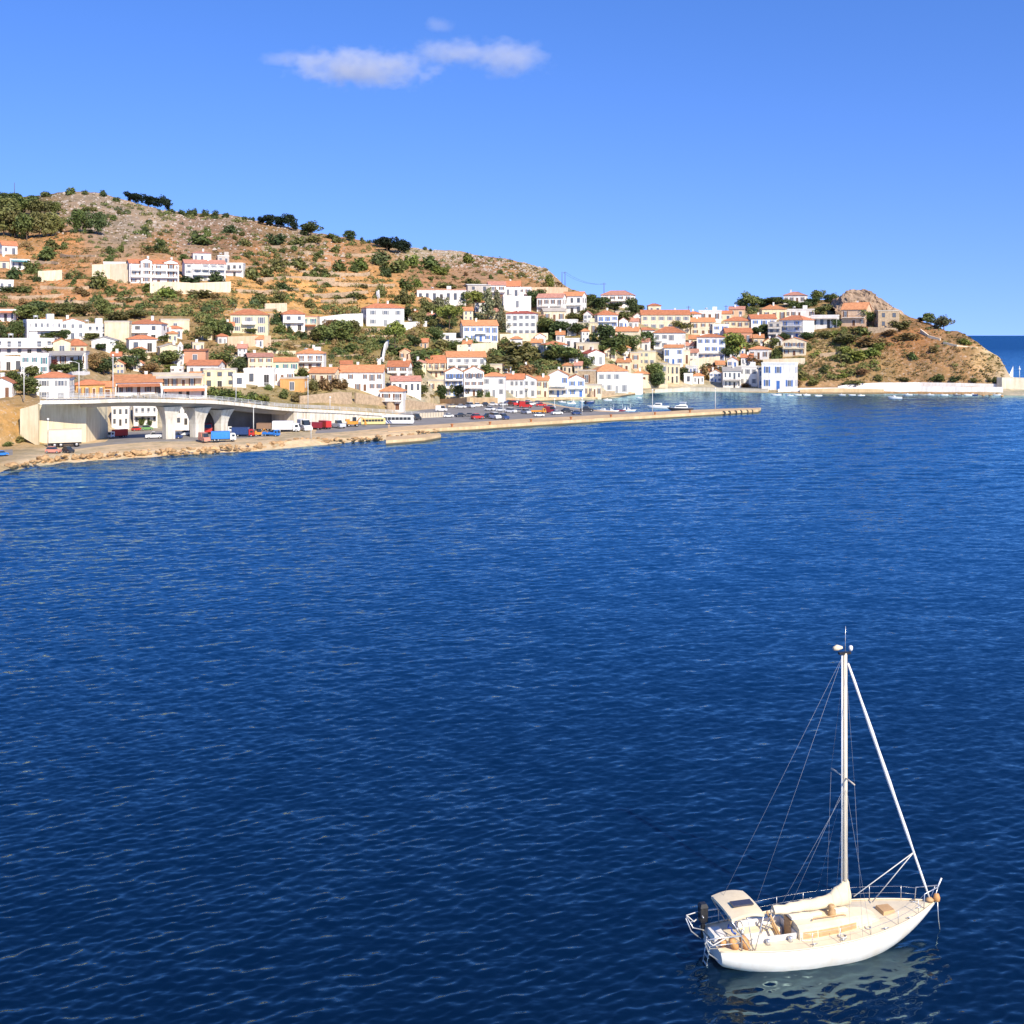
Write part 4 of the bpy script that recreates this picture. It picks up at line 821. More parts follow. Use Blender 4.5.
# the small houses that fill the town between the others
fr_ = random.Random(77); USED = set(h[13] for h in HOUSES)
def fill_houses(x0, x1, y0, y1, n):
    k = t_ = 0
    while k < n and t_ < 600:
        t_ += 1; x = fr_.uniform(x0, x1); y = fr_.uniform(y0, y1); wd = fr_.uniform(8, 13); hh = fr_.uniform(6.5, 10.5)
        if y-hh < ridge_y(x)+5: continue
        ov = 0
        for a, b_, c, d_ in OCC: ov += max(0, min(x+wd/2, b_)-max(x-wd/2, a))*max(0, min(y, d_)-max(y-hh, c))
        if ov > 0.32*wd*hh: continue
        wc, rc, rf, sh = fr_.choice('WWWWWCCCPY'), fr_.choice('orop'), fr_.choice(['gables','gables','hip','flat','gablef']), fr_.choice([None,'b','n','g','k','n'])
        nm = {'W': 'white', 'C': 'cream', 'P': 'peach', 'Y': 'yellow'}[wc]; rn = 'with flat roof' if rf == 'flat' else {'o': 'orange roofed', 'r': 'red roofed', 'p': 'pink roofed'}[rc]
        best = min(REF[:len(HOUSES)], key=lambda r: abs(r[0]-x)+abs(r[1]-y+hh/2)*1.1); dx, dy = x-best[0], y-hh/2-best[1]
        rel = ('right of the' if dx > 0 else 'left of the') if abs(dx) > abs(dy)*1.2 else ('below the' if dy > 0 else 'above the')
        dsc = ('small %s house with flat roof' % nm) if rf == 'flat' else 'small %s %s house' % (rn, nm); lab = (dsc+' '+rel+' '+best[2]).split()
        if len(lab) > 16: lab = [q for q in lab if q not in ('a', 'the')][:16]
        lab = ' '.join(lab)
        if lab in USED: continue
        USED.add(lab); house(x-wd/2, x+wd/2, y-hh, y, rf, 0.7 if rf == 'flat' else 3, fr_.uniform(-14, 14), 2 if hh > 9 else 1, 2 if wd < 12 else 3, wc, rc if rf != 'flat' else 'w', sh, 'chim' if fr_.random() < .4 else '', lab, ''); REF.pop(); k += 1
fill_houses(560, 660, 318, 388, 22); fill_houses(655, 760, 320, 384, 20); fill_houses(395, 560, 312, 384, 16); fill_houses(20, 300, 326, 384, 16); fill_houses(755, 800, 318, 350, 3)
# chapel bell tower
def bell_tower():
    g = ground(180.5, 363); s = g.y/F; e = empty('bell_tower', g); tag(e, 'slim white bell tower with an open arch beside the cream chapel', 'bell tower'); H = 19*s; w = 4.2*s/2
    b = MB(); b.box(-w, w, -w, w, -2, H*0.62); b.box(-w-.12, w+.12, -w-.12, w+.12, H*0.62+.003, H*0.66)
    for x in (-1, 1):
        for y in (-1, 1): b.box(x*w-0.22*(1+x), x*w+0.22*(1-x), y*w-0.22*(1+y), y*w+0.22*(1-y), H*0.66, H*0.86)
    b.build('shaft', WALL['W'], e)
    b = MB(); b.hexa([(-w-.1,-w-.1,H*.86),(w+.1,-w-.1,H*.86),(w+.1,w+.1,H*.86),(-w-.1,w+.1,H*.86)], [(-.1,-.1,H+.6),(.1,-.1,H+.6),(.1,.1,H+.6),(-.1,.1,H+.6)]); b.build('cap', WALL['W'], e)
    b = MB(); b.lathe([(0.05,H*.82),(0.25,H*.8),(0.32,H*.74),(0.42,H*.7)], 0, 0, 8); b.build('bell', mat('bronze', (0.25,0.16,0.06), 0.4, metal=0.8), e)
bell_tower(); OCC.append((177,184,340,363))
# retaining walls on the slopes
RW = [
 ([(92,279,264.5),(110,279,264),(128,281,263.5)], 'C', 'long cream retaining wall left of the long apartment block'),
 ([(150,291,281.5),(170,292,282),(190,292,282.5),(190.2,292,283),(231,291,281.5)], 'C', 'cream retaining wall below the two upper apartment blocks'),
 ([(38,280,271),(62,279,270)], 'C', 'short pale retaining wall on the left slope'),
 ([(228,348,336.5),(250,347.5,336),(271,347,335.5)], 'P', 'tan stone retaining wall below the yellow hipped house'),
 ([(266,310,303.5),(287,309,303)], 'C', 'small cream wall above the bright red hipped roof'),
 ([(320,325,317),(345,325,314),(363,327,313.5)], 'W', 'white garden wall left of the large white meadow house'),
 ([(390,328,323.5),(410,327,322),(427,325,321)], 'W', 'white garden wall right of the large white meadow house'),
 ([(457,353,345),(475,353,343.5),(497,352,342.5)], 'C', 'sunlit tan retaining wall below the white house with blue shutters'),
 ([(500,339,334),(520,340,333.5),(548,340,333)], 'C', 'cream retaining wall under the tall white hotel'),
 ([(526,296,287.5),(548,296,287),(568,296,287.5)], 'P', 'orange retaining wall under the hilltop power poles'),
 ([(763,365,359.5),(785,365,358.5),(805,364.5,358)], 'C', 'cream retaining wall above the white cube house by the water'),
 ([(690,372,361),(700,371,358),(720,370,356)], 'C', 'tan retaining wall below the tall house with long balcony'),
 ([(868,334,327),(885,333,327.5),(898,332,328)], 'S', 'stone terrace wall under the square stone building'),
 ([(820,358,353.5),(845,355,351),(872,350,347)], 'S', 'low rubble wall across the headland slope'),
 ([(640,386,378),(652,388,382),(668,389,385)], 'C', 'pale sloping wall above the inner harbour beach'),
 ([(591,398,391),(615,396,391)], 'S', 'stone plinth wall below the big hipped waterfront house'),
 ([(388,411,403),(408,410,399.5),(424,410,402),(446,409,405)], 'S', 'tan stone wall beside the road right of the ramp'),
 ([(300,403,396),(340,404,392),(352,404,392.5)], 'S', 'brown stone bank wall behind the overpass ramp'),
 ([(356,404,392.5),(372,405,395),(388,406,399)], 'S', 'second brown stone bank wall, right of a dark gap'),
 ([(560,353,349.5),(585,354,350.5)], 'W', 'white garden wall above the chapel trees'),
 ([(598,373,369),(616,374,369.5)], 'C', 'cream garden wall above the big hipped waterfront house'),
 ([(660,350,347),(690,352,348.5)], 'C', 'cream garden wall between the two tall harbour houses'),
 ([(700,337,334),(722,338,334.5)], 'W', 'white garden wall above the tall long balcony house'),
 ([(745,346,343),(775,348,344.5)], 'C', 'cream garden wall left of the gabled loggia house'),
 ([(300,372,369),(340,373,369.5)], 'C', 'cream garden wall below the small house in scrub'),
 ([(60,374,370.5),(90,375,371.5)], 'W', 'white garden wall above the long orange house'),
 ([(118,358,355),(150,359,356)], 'C', 'cream garden wall left of the chapel hall'),
 ([(268,354,350.5),(296,355,351)], 'C', 'cream garden wall above the long cream house'),
 ([(540,352,348),(556,353,349)], 'W', 'white garden wall beside the teal shuttered house'),
 ([(920,333,329),(928,338,335),(940,341,338.5)], 'C', 'pale broken wall on the upper headland'),
 ([(943,344,341.5),(957,347,345),(978,349.5,347.5)], 'C', 'long pale ledge wall low on the headland point'),
]
for pts, wc, lab in RW: run_wall('retaining_wall', pts, 0.6, WALL[wc], lab, 'wall', 2.5)
TER = [(262,268,335),(268,236,300),(273,300,372),(279,258,338),(284,318,400),(290,236,300),(294,305,372),(300,322,362),(246,262,330),(254,300,380),(296,8,70),(303,55,128),(299,95,150),(287,40,95),(309,235,278),(314,268,279),(262,30,60),(255,60,100),(334,300,345),(340,262,296),(345,290,330),(357,330,372),(329,345,385),(338,352,398)]
for ty, ta, tb in TER:
    tr = random.Random(ty*7+ta); pts = [(x, ty+tr.uniform(-.35,.35)+1.5*math.sin(x*.05+ty), 0) for x in np.arange(ta, tb, 7.0)]; pts = [(x, y, y-tr.uniform(1.1,1.9)) for x, y, _ in pts]
    mx_, my_ = (ta+tb)/2, ty; rf = min(REF, key=lambda r: abs(r[0]-mx_)*.7+abs(r[1]-my_)); o = run_wall('terrace_wall', pts, .7, WALL['S'], ' '.join(('low dry stone terrace wall %s the %s' % ('above' if my_ < rf[1] else 'below', rf[2])).split()[:16]), 'wall', 1.5, None, 'terrace walls on the dry slope')
# white stair wall winding down the meadow
run_wall('stair_wall', [(376,364,358.5),(379,368,361),(383,364,357)], 0.7, WALL['W'], 'lower flight of white stair wall below the meadow', 'wall', 2)
run_wall('stair_wall', [(384,362,355),(386,352,344),(389,346,340)], 0.7, WALL['W'], 'upper flight of white stair wall beside the umbrella pine', 'wall', 2)
# ------------------------------------------------------------------ plants
def crown_mesh(name, kind, seed, mats, n=620, leaf=0.055):
    """leaf clumps spread through a few lobes; unit size: 1 wide, 1 high"""
    rs = random.Random(seed); vs, fs, lv = [], [], []
    lobes = []
    if kind == 'round':
        for i in range(11):
            a = rs.uniform(0, 6.283); r = rs.uniform(0.0, 0.27); lobes.append((r*math.cos(a), r*math.sin(a), rs.uniform(0.20, 0.76), rs.uniform(0.15, 0.25), rs.uniform(0.14, 0.22)))
    elif kind == 'pine':
        for i in range(12):
            a = rs.uniform(0, 6.283); r = rs.uniform(0.0, 0.33); lobes.append((r*math.cos(a), r*math.sin(a), 0.80-r*0.5+rs.uniform(-0.1, 0.07), rs.uniform(0.13, 0.20), rs.uniform(0.09, 0.14)))
    elif kind == 'tall':
        for i in range(11):
            z = 0.2+0.7*i/10; r = (1-z)*0.24; a = rs.uniform(0, 6.283); lobes.append((r*math.cos(a), r*math.sin(a), z, 0.12+0.24*(1-z), 0.12))
    elif kind == 'bush':
        for i in range(9):
            a = rs.uniform(0, 6.283); r = rs.uniform(0.05, 0.33); lobes.append((r*math.cos(a), r*math.sin(a), rs.uniform(0.15, 0.62)*(1-r*0.9), rs.uniform(0.15, 0.22), rs.uniform(0.20, 0.34)))
    for k in range(n):
        cx, cy, cz, rr, rz = lobes[rs.randrange(len(lobes))]
        d = Vector((rs.gauss(0, 1), rs.gauss(0, 1), rs.gauss(0, 1))).normalized()*(rs.random()**0.35)*rs.uniform(0.9, 1.12)
        c = Vector((cx+d.x*rr, cy+d.y*rr, max(0.01, cz+d.z*rz)))
        nrm = (d + Vector((rs.gauss(0, .7), rs.gauss(0, .7), rs.gauss(0, .7)+0.25))).normalized()
        u = nrm.orthogonal().normalized(); v = nrm.cross(u); an = rs.uniform(0, 6.283); u, v = u*math.cos(an)+v*math.sin(an), v*math.cos(an)-u*math.sin(an)
        s = leaf*rs.uniform(0.6, 1.35); b = len(vs)
        vs += [tuple(c-u*s), tuple(c-v*s*0.55+nrm*s*.15), tuple(c+u*s), tuple(c+v*s*0.55-nrm*s*.1)]; fs.append((b, b+1, b+2, b+3)); lv += [min(1, max(0, rs.gauss(0.5, 0.25)))]*4
    me = bpy.data.meshes.new(name); me.from_pydata(vs, [], fs); at = me.attributes.new('lv', 'FLOAT', 'POINT'); at.data.foreach_set('value', lv)
    me.materials.append(mats); return me
M_BARK = mat('bark', (0.13, 0.085, 0.055), 0.9, 0.3, 2.0, 0.4)
def trunk_mesh(name, kind, seed):
    rs = random.Random(seed); b = MB(); top = {'pine': 0.74, 'round': 0.5, 'tall': 0.85}[kind]
    w = 0.035; b.tube([(0,0,-0.12),(0.01,0,0.12),(0.02,0.015,0.34),(0.0,0.01,top)], [w*1.3, w, w*0.8, w*0.35], 7)
    for i in range(4):
        a = i*1.57+rs.random(); z = 0.3 if kind != 'pine' else 0.5; r = 0.24; b.tube([(0.01, 0.01, z), (r*0.5*math.cos(a), r*0.5*math.sin(a), z+0.13), (r*math.cos(a), r*math.sin(a), z+0.28)], [w*0.55, w*0.4, w*0.15], 5)
    return b.mesh(name, M_BARK)
TINT = {'dark': (0.075,0.105,0.040), 'green': (0.130,0.165,0.052), 'bright': (0.18,0.215,0.05), 'olive': (0.170,0.175,0.060), 'grey': (0.19,0.195,0.11), 'brown': (0.24,0.165,0.072), 'red': (0.20,0.05,0.045), 'black': (0.018,0.032,0.016)}
TWORD = {'dark': 'dark green', 'green': 'green', 'bright': 'bright green', 'olive': 'olive green', 'grey': 'grey green', 'brown': 'brownish', 'red': 'dark red leaved', 'black': 'blackish green'}
PROTO = {}
def crown(kind, tint, v):
    k = (kind, tint, v)
    if k not in PROTO:
        n, lf = {'round': (1300, .052), 'pine': (1100, .05), 'tall': (900, .05), 'bush': (620, .07)}[kind]
        PROTO[k] = crown_mesh('%s_%s_crown' % (kind, tint), kind, {'round': 1, 'pine': 20, 'tall': 40, 'bush': 60}[kind]+v, leafmat('leaves_'+tint, TINT[tint]), n, lf)
    return PROTO[k]
TRK = {}
PLANTS = []
pr = random.Random(3)
def tree(px_, py_, wpx, hpx, kind, tint, note=None):
    g = ground(px_, py_); s = g.y/F; v = pr.randrange(3)
    wd, h = wpx*s, hpx*s; name = {'pine': 'pine_tree', 'round': 'tree', 'tall': 'conifer_tree'}[kind]
    e = empty(name, (g.x, g.y, g.z-0.1), pr.uniform(0, 6.28)); 
    if (kind, v) not in TRK: TRK[(kind, v)] = trunk_mesh(kind+'_trunk', kind, v)
    link('trunk', TRK[(kind, v)], e, scale=(wd*0.8, wd*0.8, h)); link('crown', crown(kind, tint, v), e, scale=(wd*1.3, wd*1.3, h*1.12))
    PLANTS.append([e, px_, py_-hpx/2, wpx, hpx, TWORD[tint]+' '+{'pine': 'pine', 'round': 'round crowned tree', 'tall': 'conifer'}[kind], note, 'tree']); return e
def bush(px_, py_, wpx, hpx, tint, note=None):
    g = ground(px_, py_); s = g.y/F; v = pr.randrange(4); wd, h = wpx*s, hpx*s
    o = link('bush', crown('bush', tint, v), None, (g.x, g.y, g.z-0.12*h), pr.uniform(0, 6.28), (wd*1.38, wd*pr.uniform(0.9, 1.3), h*1.4))
    PLANTS.append([o, px_, py_-hpx/2, wpx, hpx, TWORD[tint]+' bush', note, 'bush']); return o
for a in [(142,425,9,9,'green'),(150,425,7,7,'dark')]: PLANTS.append([link('bush', crown('bush', a[4], 1), None, PZ(a[0], a[1], 2.2), 0, (a[2]*.3, a[2]*.28, a[3]*.3)), a[0], a[1]-4, a[2], a[3], TWORD[a[4]]+' bush', 'seen in the gap under the overpass', 'bush'])
# pine wood at the upper left
for a in [(4,236,24,30,'olive'),(15,237,22,28,'olive'),(27,239,24,29,'green'),(39,238,22,27,'olive'),(50,236,20,24,'olive'),(58,232,14,18,'green'),(8,218,26,20,'olive'),(24,216,22,20,'green'),(40,217,22,18,'olive'),(54,214,16,14,'green'),(-12,236,24,30,'olive'),(-14,215,24,20,'green'),(33,205,14,10,'dark'),(14,204,18,11,'green'),(2,206,14,14,'dark')]:
    tree(a[0], a[1], a[2], a[3], 'round', a[4], 'in the pine wood at the upper left')
for a in [(77,232,18,24,'green'),(88,231,14,18,'green'),(97,234,20,24,'dark'),(86,214,10,8,'green')]: tree(a[0], a[1], a[2], a[3], 'round', a[4])
# skyline trees
for a in [(131,202,13,11),(138,203,14,11),(148,206,14,11),(155,208,13,11),(165,211,13,17)]: tree(*a, 'round', 'black', 'in the tall dark clump on the left skyline')
for a in [(71,195,11,8,'green'),(85,195,8,5,'green'),(104,197,9,7,'dark'),(116,201,9,6,'green'),(44,197,12,7,'green')]: bush(*a, 'on the left skyline')
for a in [(180,215,9,6),(188,216,14,9),(195,216,8,9),(205,216,8,7),(215,217,13,8),(226,218,9,6),(243,219,8,4),(252,221,9,5)]: bush(*a, 'dark', 'in the dark row along the skyline')
for a in [(262,224,9,9),(270,226,16,12),(278,227,14,11),(288,229,16,15),(294,231,8,9)]: tree(*a, 'round', 'black', 'in the dark clump right of the skyline row')
tree(311,236,21,16,'round','dark','standing alone on the middle skyline')
for a in [(329,239,12,6,'green'),(337,242,11,8,'olive'),(362,242,6,5,'dark'),(369,243,5,4,'dark'),(424,250,5,4,'green'),(431,251,4,3,'dark')]: bush(*a, 'on the middle skyline')
tree(349,241,13,11,'round','dark','small, on the middle skyline')
for a in [(378,246,12,11),(387,251,20,15),(398,252,22,15),(405,250,12,9)]: tree(*a, 'round', 'black', 'in the black green clump at the hill shoulder')
# big named plants, left half
for a in [(45,260,22,14,'green'),(33,270,17,15,'green'),(52,249,20,12,'olive'),(64,249,10,8,'green'),(110,253,11,11,'green'),(121,252,9,9,'green'),(109,262,13,10,'green'),(98,287,24,18,'olive'),(110,290,14,9,'green'),(69,277,10,8,'dark'),(78,277,11,6,'dark'),(38,280,10,6,'dark'),(13,277,17,13,'dark'),(6,291,17,8,'dark'),(24,290,22,8,'green'),(152,250,22,9,'green'),(160,247,17,12,'green'),
          (185,260,12,8,'green'),(148,290,14,10,'bright'),(163,296,26,14,'bright'),(200,296,28,9,'olive'),(203,243,30,11,'green'),(196,236,8,8,'dark'),(207,236,9,10,'green'),(230,233,14,9,'dark'),(192,281,28,9,'dark'),(218,283,20,14,'dark'),(250,277,17,16,'olive'),(265,275,20,13,'olive'),(278,272,17,17,'olive'),(247,245,14,9,'olive'),(275,244,22,14,'dark'),(295,244,22,10,'olive'),(315,244,24,10,'olive'),(335,252,20,8,'olive'),(285,289,18,10,'dark'),(297,289,6,6,'dark'),(278,302,22,13,'olive'),(259,301,16,12,'olive'),(310,305,14,10,'olive'),(353,297,20,8,'olive'),(337,298,10,6,'olive'),(383,296,14,18,'olive'),(313,274,14,11,'green'),(325,275,16,10,'olive'),(300,268,22,13,'olive')]:
    bush(*a)
for a in [(340,270,18,13,'green'),(362,268,20,14,'bright'),(352,271,14,10,'green'),(378,262,22,16,'dark'),(395,270,24,15,'green'),(412,266,18,13,'bright'),(385,275,13,10,'dark'),(432,268,24,14,'green'),(438,273,20,9,'bright'),(468,264,18,11,'bright'),(405,287,20,11,'green'),(418,285,12,11,'bright'),(402,303,17,15,'olive'),(410,302,14,13,'olive'),(442,288,26,7,'olive'),(472,287,18,9,'olive'),(520,277,10,6,'olive'),(549,287,13,12,'bright')]: bush(*a)
# trees among the left houses
for a in [(25,318,26,16,'green'),(40,316,20,16,'dark'),(62,315,22,15,'olive'),(80,314,20,14,'olive'),(101,314,16,18,'green'),(120,318,26,12,'olive'),(135,316,24,10,'olive'),(18,336,16,19,'green'),(0,335,14,14,'dark'),(50,338,18,10,'green'),(64,339,14,11,'dark'),(92,338,20,8,'olive'),(110,352,24,11,'green'),(120,356,18,12,'green'),(47,353,12,10,'olive'),(100,352,10,8,'dark')]: tree(a[0],a[1],a[2],a[3],'round',a[4])
for a in [(15,386,18,18,'green'),(33,384,18,19,'green'),(25,396,26,18,'green'),(48,372,14,10,'dark'),(65,374,22,12,'green'),(78,372,14,13,'dark'),(92,372,20,18,'brown'),(104,377,24,19,'dark'),(128,372,20,16,'dark'),(137,362,22,14,'green'),(149,373,18,13,'brown'),(171,366,25,16,'green'),(186,362,17,14,'dark'),(172,372,18,9,'bright'),(188,372,10,9,'olive'),(213,338,22,24,'green'),(226,336,16,18,'dark'),(204,340,16,15,'olive'),(243,366,22,11,'dark'),(225,368,26,18,'green'),(240,372,20,14,'dark'),(164,340,13,8,'green'),(250,334,12,7,'green'),(262,333,10,8,'olive')]: tree(a[0],a[1],a[2],a[3],'round',a[4])
bush(55,368,14,11,'red'); bush(189,348,12,6,'dark'); bush(247,355,9,6,'dark'); bush(40,430,9,12,'brown','on the brown bank beside the abutment'); bush(46,440,9,12,'brown','on the brown bank beside the abutment'); bush(22,442,12,8,'olive','on the brown bank beside the abutment'); bush(8,446,12,6,'green','on the brown bank beside the abutment'); bush(28,424,12,6,'brown','on the brown bank beside the abutment')
for a in [(214,397,18,14,'green'),(226,399,20,13,'green'),(240,401,20,12,'bright'),(253,402,20,13,'green'),(265,404,20,13,'bright'),(270,390,10,8,'green'),(283,398,12,10,'green'),(296,401,16,10,'brown'),(290,376,20,9,'green'),(303,374,18,8,'green'),(324,391,20,15,'brown'),(338,389,18,10,'brown'),(312,391,14,12,'olive'),(345,387,8,7,'dark'),(370,387,10,7,'green')]: bush(*a)
# middle: meadow trees
for a in [(280,332,15,11,'green'),(290,334,8,8,'dark'),(297,335,7,7,'dark'),(275,322,14,18,'dark'),(322,321,9,10,'dark'),(306,337,10,9,'dark')]: bush(*a)
for a in [(325,342,24,20,'green'),(340,341,26,22,'green'),(352,337,16,18,'olive'),(332,332,18,14,'brown'),(318,341,16,16,'olive')]: tree(a[0],a[1],a[2],a[3],'round',a[4])
for a in [(383,320,14,7,'green'),(395,318,12,9,'green'),(390,325,18,7,'olive')]: bush(*a)
tree(395,350,23,27,'pine','bright','standing over the white stair wall'); tree(415,345,14,13,'round','dark'); tree(436,342,15,17,'round','green')
tree(449,333,24,30,'pine','bright','in front of the long low white house'); tree(474,314,20,24,'pine','bright','right one, by the grey white unfinished house')
for a in [(428,320,18,26,'olive'),(440,318,16,24,'grey'),(418,324,16,20,'olive'),(408,318,14,16,'dark'),(432,324,14,12,'dark')]: tree(a[0],a[1],a[2],a[3],'round',a[4])
for a in [(488,322,18,30,'grey'),(497,318,14,24,'grey'),(501,331,14,25,'grey'),(464,305,14,14,'dark')]: tree(a[0],a[1],a[2],a[3],'tall',a[4])
tree(432,327,10,9,'round','olive')
for a in [(400,356,30,12,'green'),(418,362,30,14,'green'),(440,352,26,14,'olive'),(452,350,20,10,'green'),(398,365,12,10,'olive'),(415,369,22,10,'dark'),(468,348,20,12,'bright'),(430,356,24,10,'bright'),(350,352,18,9,'green'),(335,354,14,9,'green'),(372,350,12,9,'green'),(500,368,40,16,'olive'),(520,360,40,20,'olive'),(492,374,20,14,'green'),(530,352,22,10,'olive'),(510,352,24,12,'brown'),(538,372,20,14,'dark'),(524,374,24,12,'brown'),(475,347,9,9,'green')]: bush(*a)
for a in [(423,395,14,11,'green'),(441,398,12,18,'dark'),(458,397,14,13,'green'),(468,396,16,13,'dark'),(418,380,12,12,'olive')]: tree(a[0],a[1],a[2],a[3],'round',a[4],'on the waterfront street')
for a in [(480,397,8,8,'dark'),(488,397,7,6,'green'),(500,397,6,6,'dark')]: bush(*a,'in front of the waterfront houses')
# right of centre
for a in [(532,308,16,18,'dark'),(540,300,14,12,'green'),(552,334,30,17,'green'),(560,338,22,18,'dark'),(545,328,18,14,'olive'),(565,363,36,22,'green'),(553,362,20,14,'green'),(578,336,20,14,'dark'),(592,303,12,10,'green'),(601,309,22,12,'dark'),(614,309,18,9,'dark'),(590,318,22,12,'olive'),(575,322,18,10,'olive'),(604,348,24,24,'dark'),(613,358,26,26,'green'),(620,354,18,20,'olive'),(628,350,24,15,'green'),(645,348,22,16,'dark'),(585,371,18,15,'green'),(625,325,18,14,'olive'),(632,318,16,20,'dark'),(640,311,12,7,'green'),(655,386,20,24,'green'),(658,388,14,16,'dark'),(682,332,20,14,'olive'),(688,324,12,12,'green'),(734,358,28,26,'bright'),(728,360,18,14,'dark'),(740,352,18,16,'green'),(758,336,14,10,'dark'),(765,334,12,10,'green'),(684,381,13,14,'dark')]: tree(a[0],a[1],a[2],a[3],'round',a[4])
for a in [(703,369,16,10,'green'),(716,372,24,10,'brown'),(722,378,14,12,'olive'),(706,378,16,14,'brown'),(695,380,14,9,'brown'),(747,387,12,5,'brown'),(766,388,8,6,'brown'),(775,357,16,14,'green'),(768,346,16,12,'olive'),(755,352,14,12,'olive'),(750,362,26,8,'brown'),(785,334,10,6,'dark'),(760,357,10,8,'green')]: bush(*a)
for a in [(742,311,14,14,'dark'),(750,310,18,20,'green'),(758,308,14,13,'dark'),(770,306,22,9,'dark'),(778,304,14,7,'green')]: tree(a[0],a[1],a[2],a[3],'round',a[4],'in the ridge clump above the deep orange roof')
for a in [(790,307,18,8,'bright'),(800,310,22,8,'green'),(812,306,16,10,'dark'),(818,302,14,13,'green'),(829,303,10,9,'dark'),(836,306,12,14,'green'),(822,315,18,13,'olive'),(868,325,15,18,'green'),(825,327,12,10,'green'),(836,328,10,9,'dark'),(808,340,16,9,'dark'),(783,340,14,9,'dark'),(773,346,14,10,'green')]: tree(a[0],a[1],a[2],a[3],'round',a[4])
for a in [(861,334,26,11,'green'),(848,341,30,9,'olive'),(828,338,20,8,'olive'),(800,354,10,10,'green'),(806,352,14,9,'olive'),(900,328,22,9,'olive'),(890,334,18,6,'brown'),(872,344,30,9,'brown'),(905,340,24,8,'brown'),(843,355,16,10,'bright'),(856,360,26,12,'bright'),(845,363,20,10,'olive'),(870,356,20,9,'bright'),(878,349,13,8,'bright'),(912,359,13,10,'green'),(965,344,16,8,'bright'),(938,381,18,7,'green'),(955,381,12,6,'dark'),(994,382,7,7,'green'),(990,382,6,4,'olive'),(803,378,14,10,'olive'),(825,372,14,8,'olive'),(850,384,26,5,'olive'),(862,374,18,7,'brown'),(905,381,16,5,'olive'),(975,382,10,4,'olive'),(935,350,10,6,'brown'),(798,386,10,8,'brown'),(815,384,16,7,'olive'),(842,378,10,6,'bright'),(878,380,10,6,'olive')]: bush(*a)
tree(922,322,8,6,'round','black'); tree(928,324,13,12,'round','green','left one on the bare headland skyline'); tree(944,328,17,16,'round','grey','right one on the bare headland skyline'); tree(938,326,8,8,'round','olive')
# more scrub on the slopes, thinner on the terraces
def free(x, y, w_, h_): return not any(x+w_/2 > a-1 and x-w_/2 < b_+1 and y > c and y-h_ < d_+0.5 for a, b_, c, d_ in OCC)
UG = {}; PLANTS_R = []; NB = max(0, 298-sum(1 for p in PLANTS if p[7] == 'bush'))
ZONES = [(55,250,205,245,26,4,9,'green olive olive dark'),(0,330,245,305,46,4,10,'olive olive green brown'),(230,420,235,300,34,4,9,'olive olive green'),(410,560,255,292,22,3,7,'olive green brown'),(0,230,300,375,50,5,11,'green dark olive green brown'),(230,460,300,380,48,5,11,'olive green dark brown'),(460,660,300,390,46,5,10,'green dark olive brown'),(660,800,305,388,40,4,9,'green dark olive brown'),(800,880,315,386,22,3,8,'olive brown green olive bright'),(880,995,318,384,7,3,7,'olive brown brown')]
for x0,x1,y0,y1,n_,s0,s1,tt in ZONES:
    tt = tt.split(); k = 0; tries = 0; UG.setdefault(0, [])
    while k < n_*6 and tries < 4000:
        tries += 1; x = pr.uniform(x0, x1); y = pr.uniform(y0, y1); w_ = pr.uniform(s0, s1)*pr.uniform(0.6, 1.15); h_ = w_*pr.uniform(0.4, 0.75)
        if y < ridge_y(x)+2 or y > shore_y(x)-10 or not free(x, y, w_*0.8, h_): continue
        if y > 398-max(0, x-640)*0.1 : continue
        if len(PLANTS_R) < NB and w_ > s1*0.85: PLANTS_R.append(1); bush(x, y, w_, h_, pr.choice(tt))
        else: UG[0].append((x, y, w_, h_, pr.choice(tt)))
        k += 1
def undergrowth():
    """the mass of small shrubs between the bigger ones: leaf clumps in one object"""
    rs = random.Random(31); tl = list(TINT); vs, fs, mi, lv = [], [], [], []
    for x, y, w_, h_, t in UG[0]:
        g = ground(x, y); s = g.y/F; a = w_*s*0.62; hh = h_*s*1.2
        for k in range(95):
            an = rs.uniform(0, 6.283); r = math.sqrt(rs.random()); z = rs.random()*(1-0.6*r*r)
            c = Vector((g.x+a*r*math.cos(an), g.y+a*r*math.sin(an), g.z+hh*z)); n_ = Vector((math.cos(an)*r+rs.gauss(0,.5), math.sin(an)*r+rs.gauss(0,.5), z+rs.gauss(0.2,.5))).normalized()
            u = n_.orthogonal().normalized(); v = n_.cross(u); q = rs.uniform(0, 6.28); u, v = u*math.cos(q)+v*math.sin(q), v*math.cos(q)-u*math.sin(q); l_ = a*0.2*rs.uniform(.6, 1.4); b = len(vs)
            vs.extend([tuple(c-u*l_), tuple(c-v*l_*.6), tuple(c+u*l_), tuple(c+v*l_*.6)]); fs.append((b, b+1, b+2, b+3)); mi.append(tl.index(t)); lv.extend([min(1, max(0, rs.gauss(.5, .28)))]*4)
    me = bpy.data.meshes.new('undergrowth'); me.from_pydata(vs, [], fs); at = me.attributes.new('lv', 'FLOAT', 'POINT'); at.data.foreach_set('value', lv)
    for t in tl: me.materials.append(leafmat('leaves_'+t, TINT[t]))
    me.polygons.foreach_set('material_index', mi); tag(link('undergrowth', me), 'small mixed green and brown shrubs covering the hillside', 'shrubs', kind='stuff')
undergrowth()
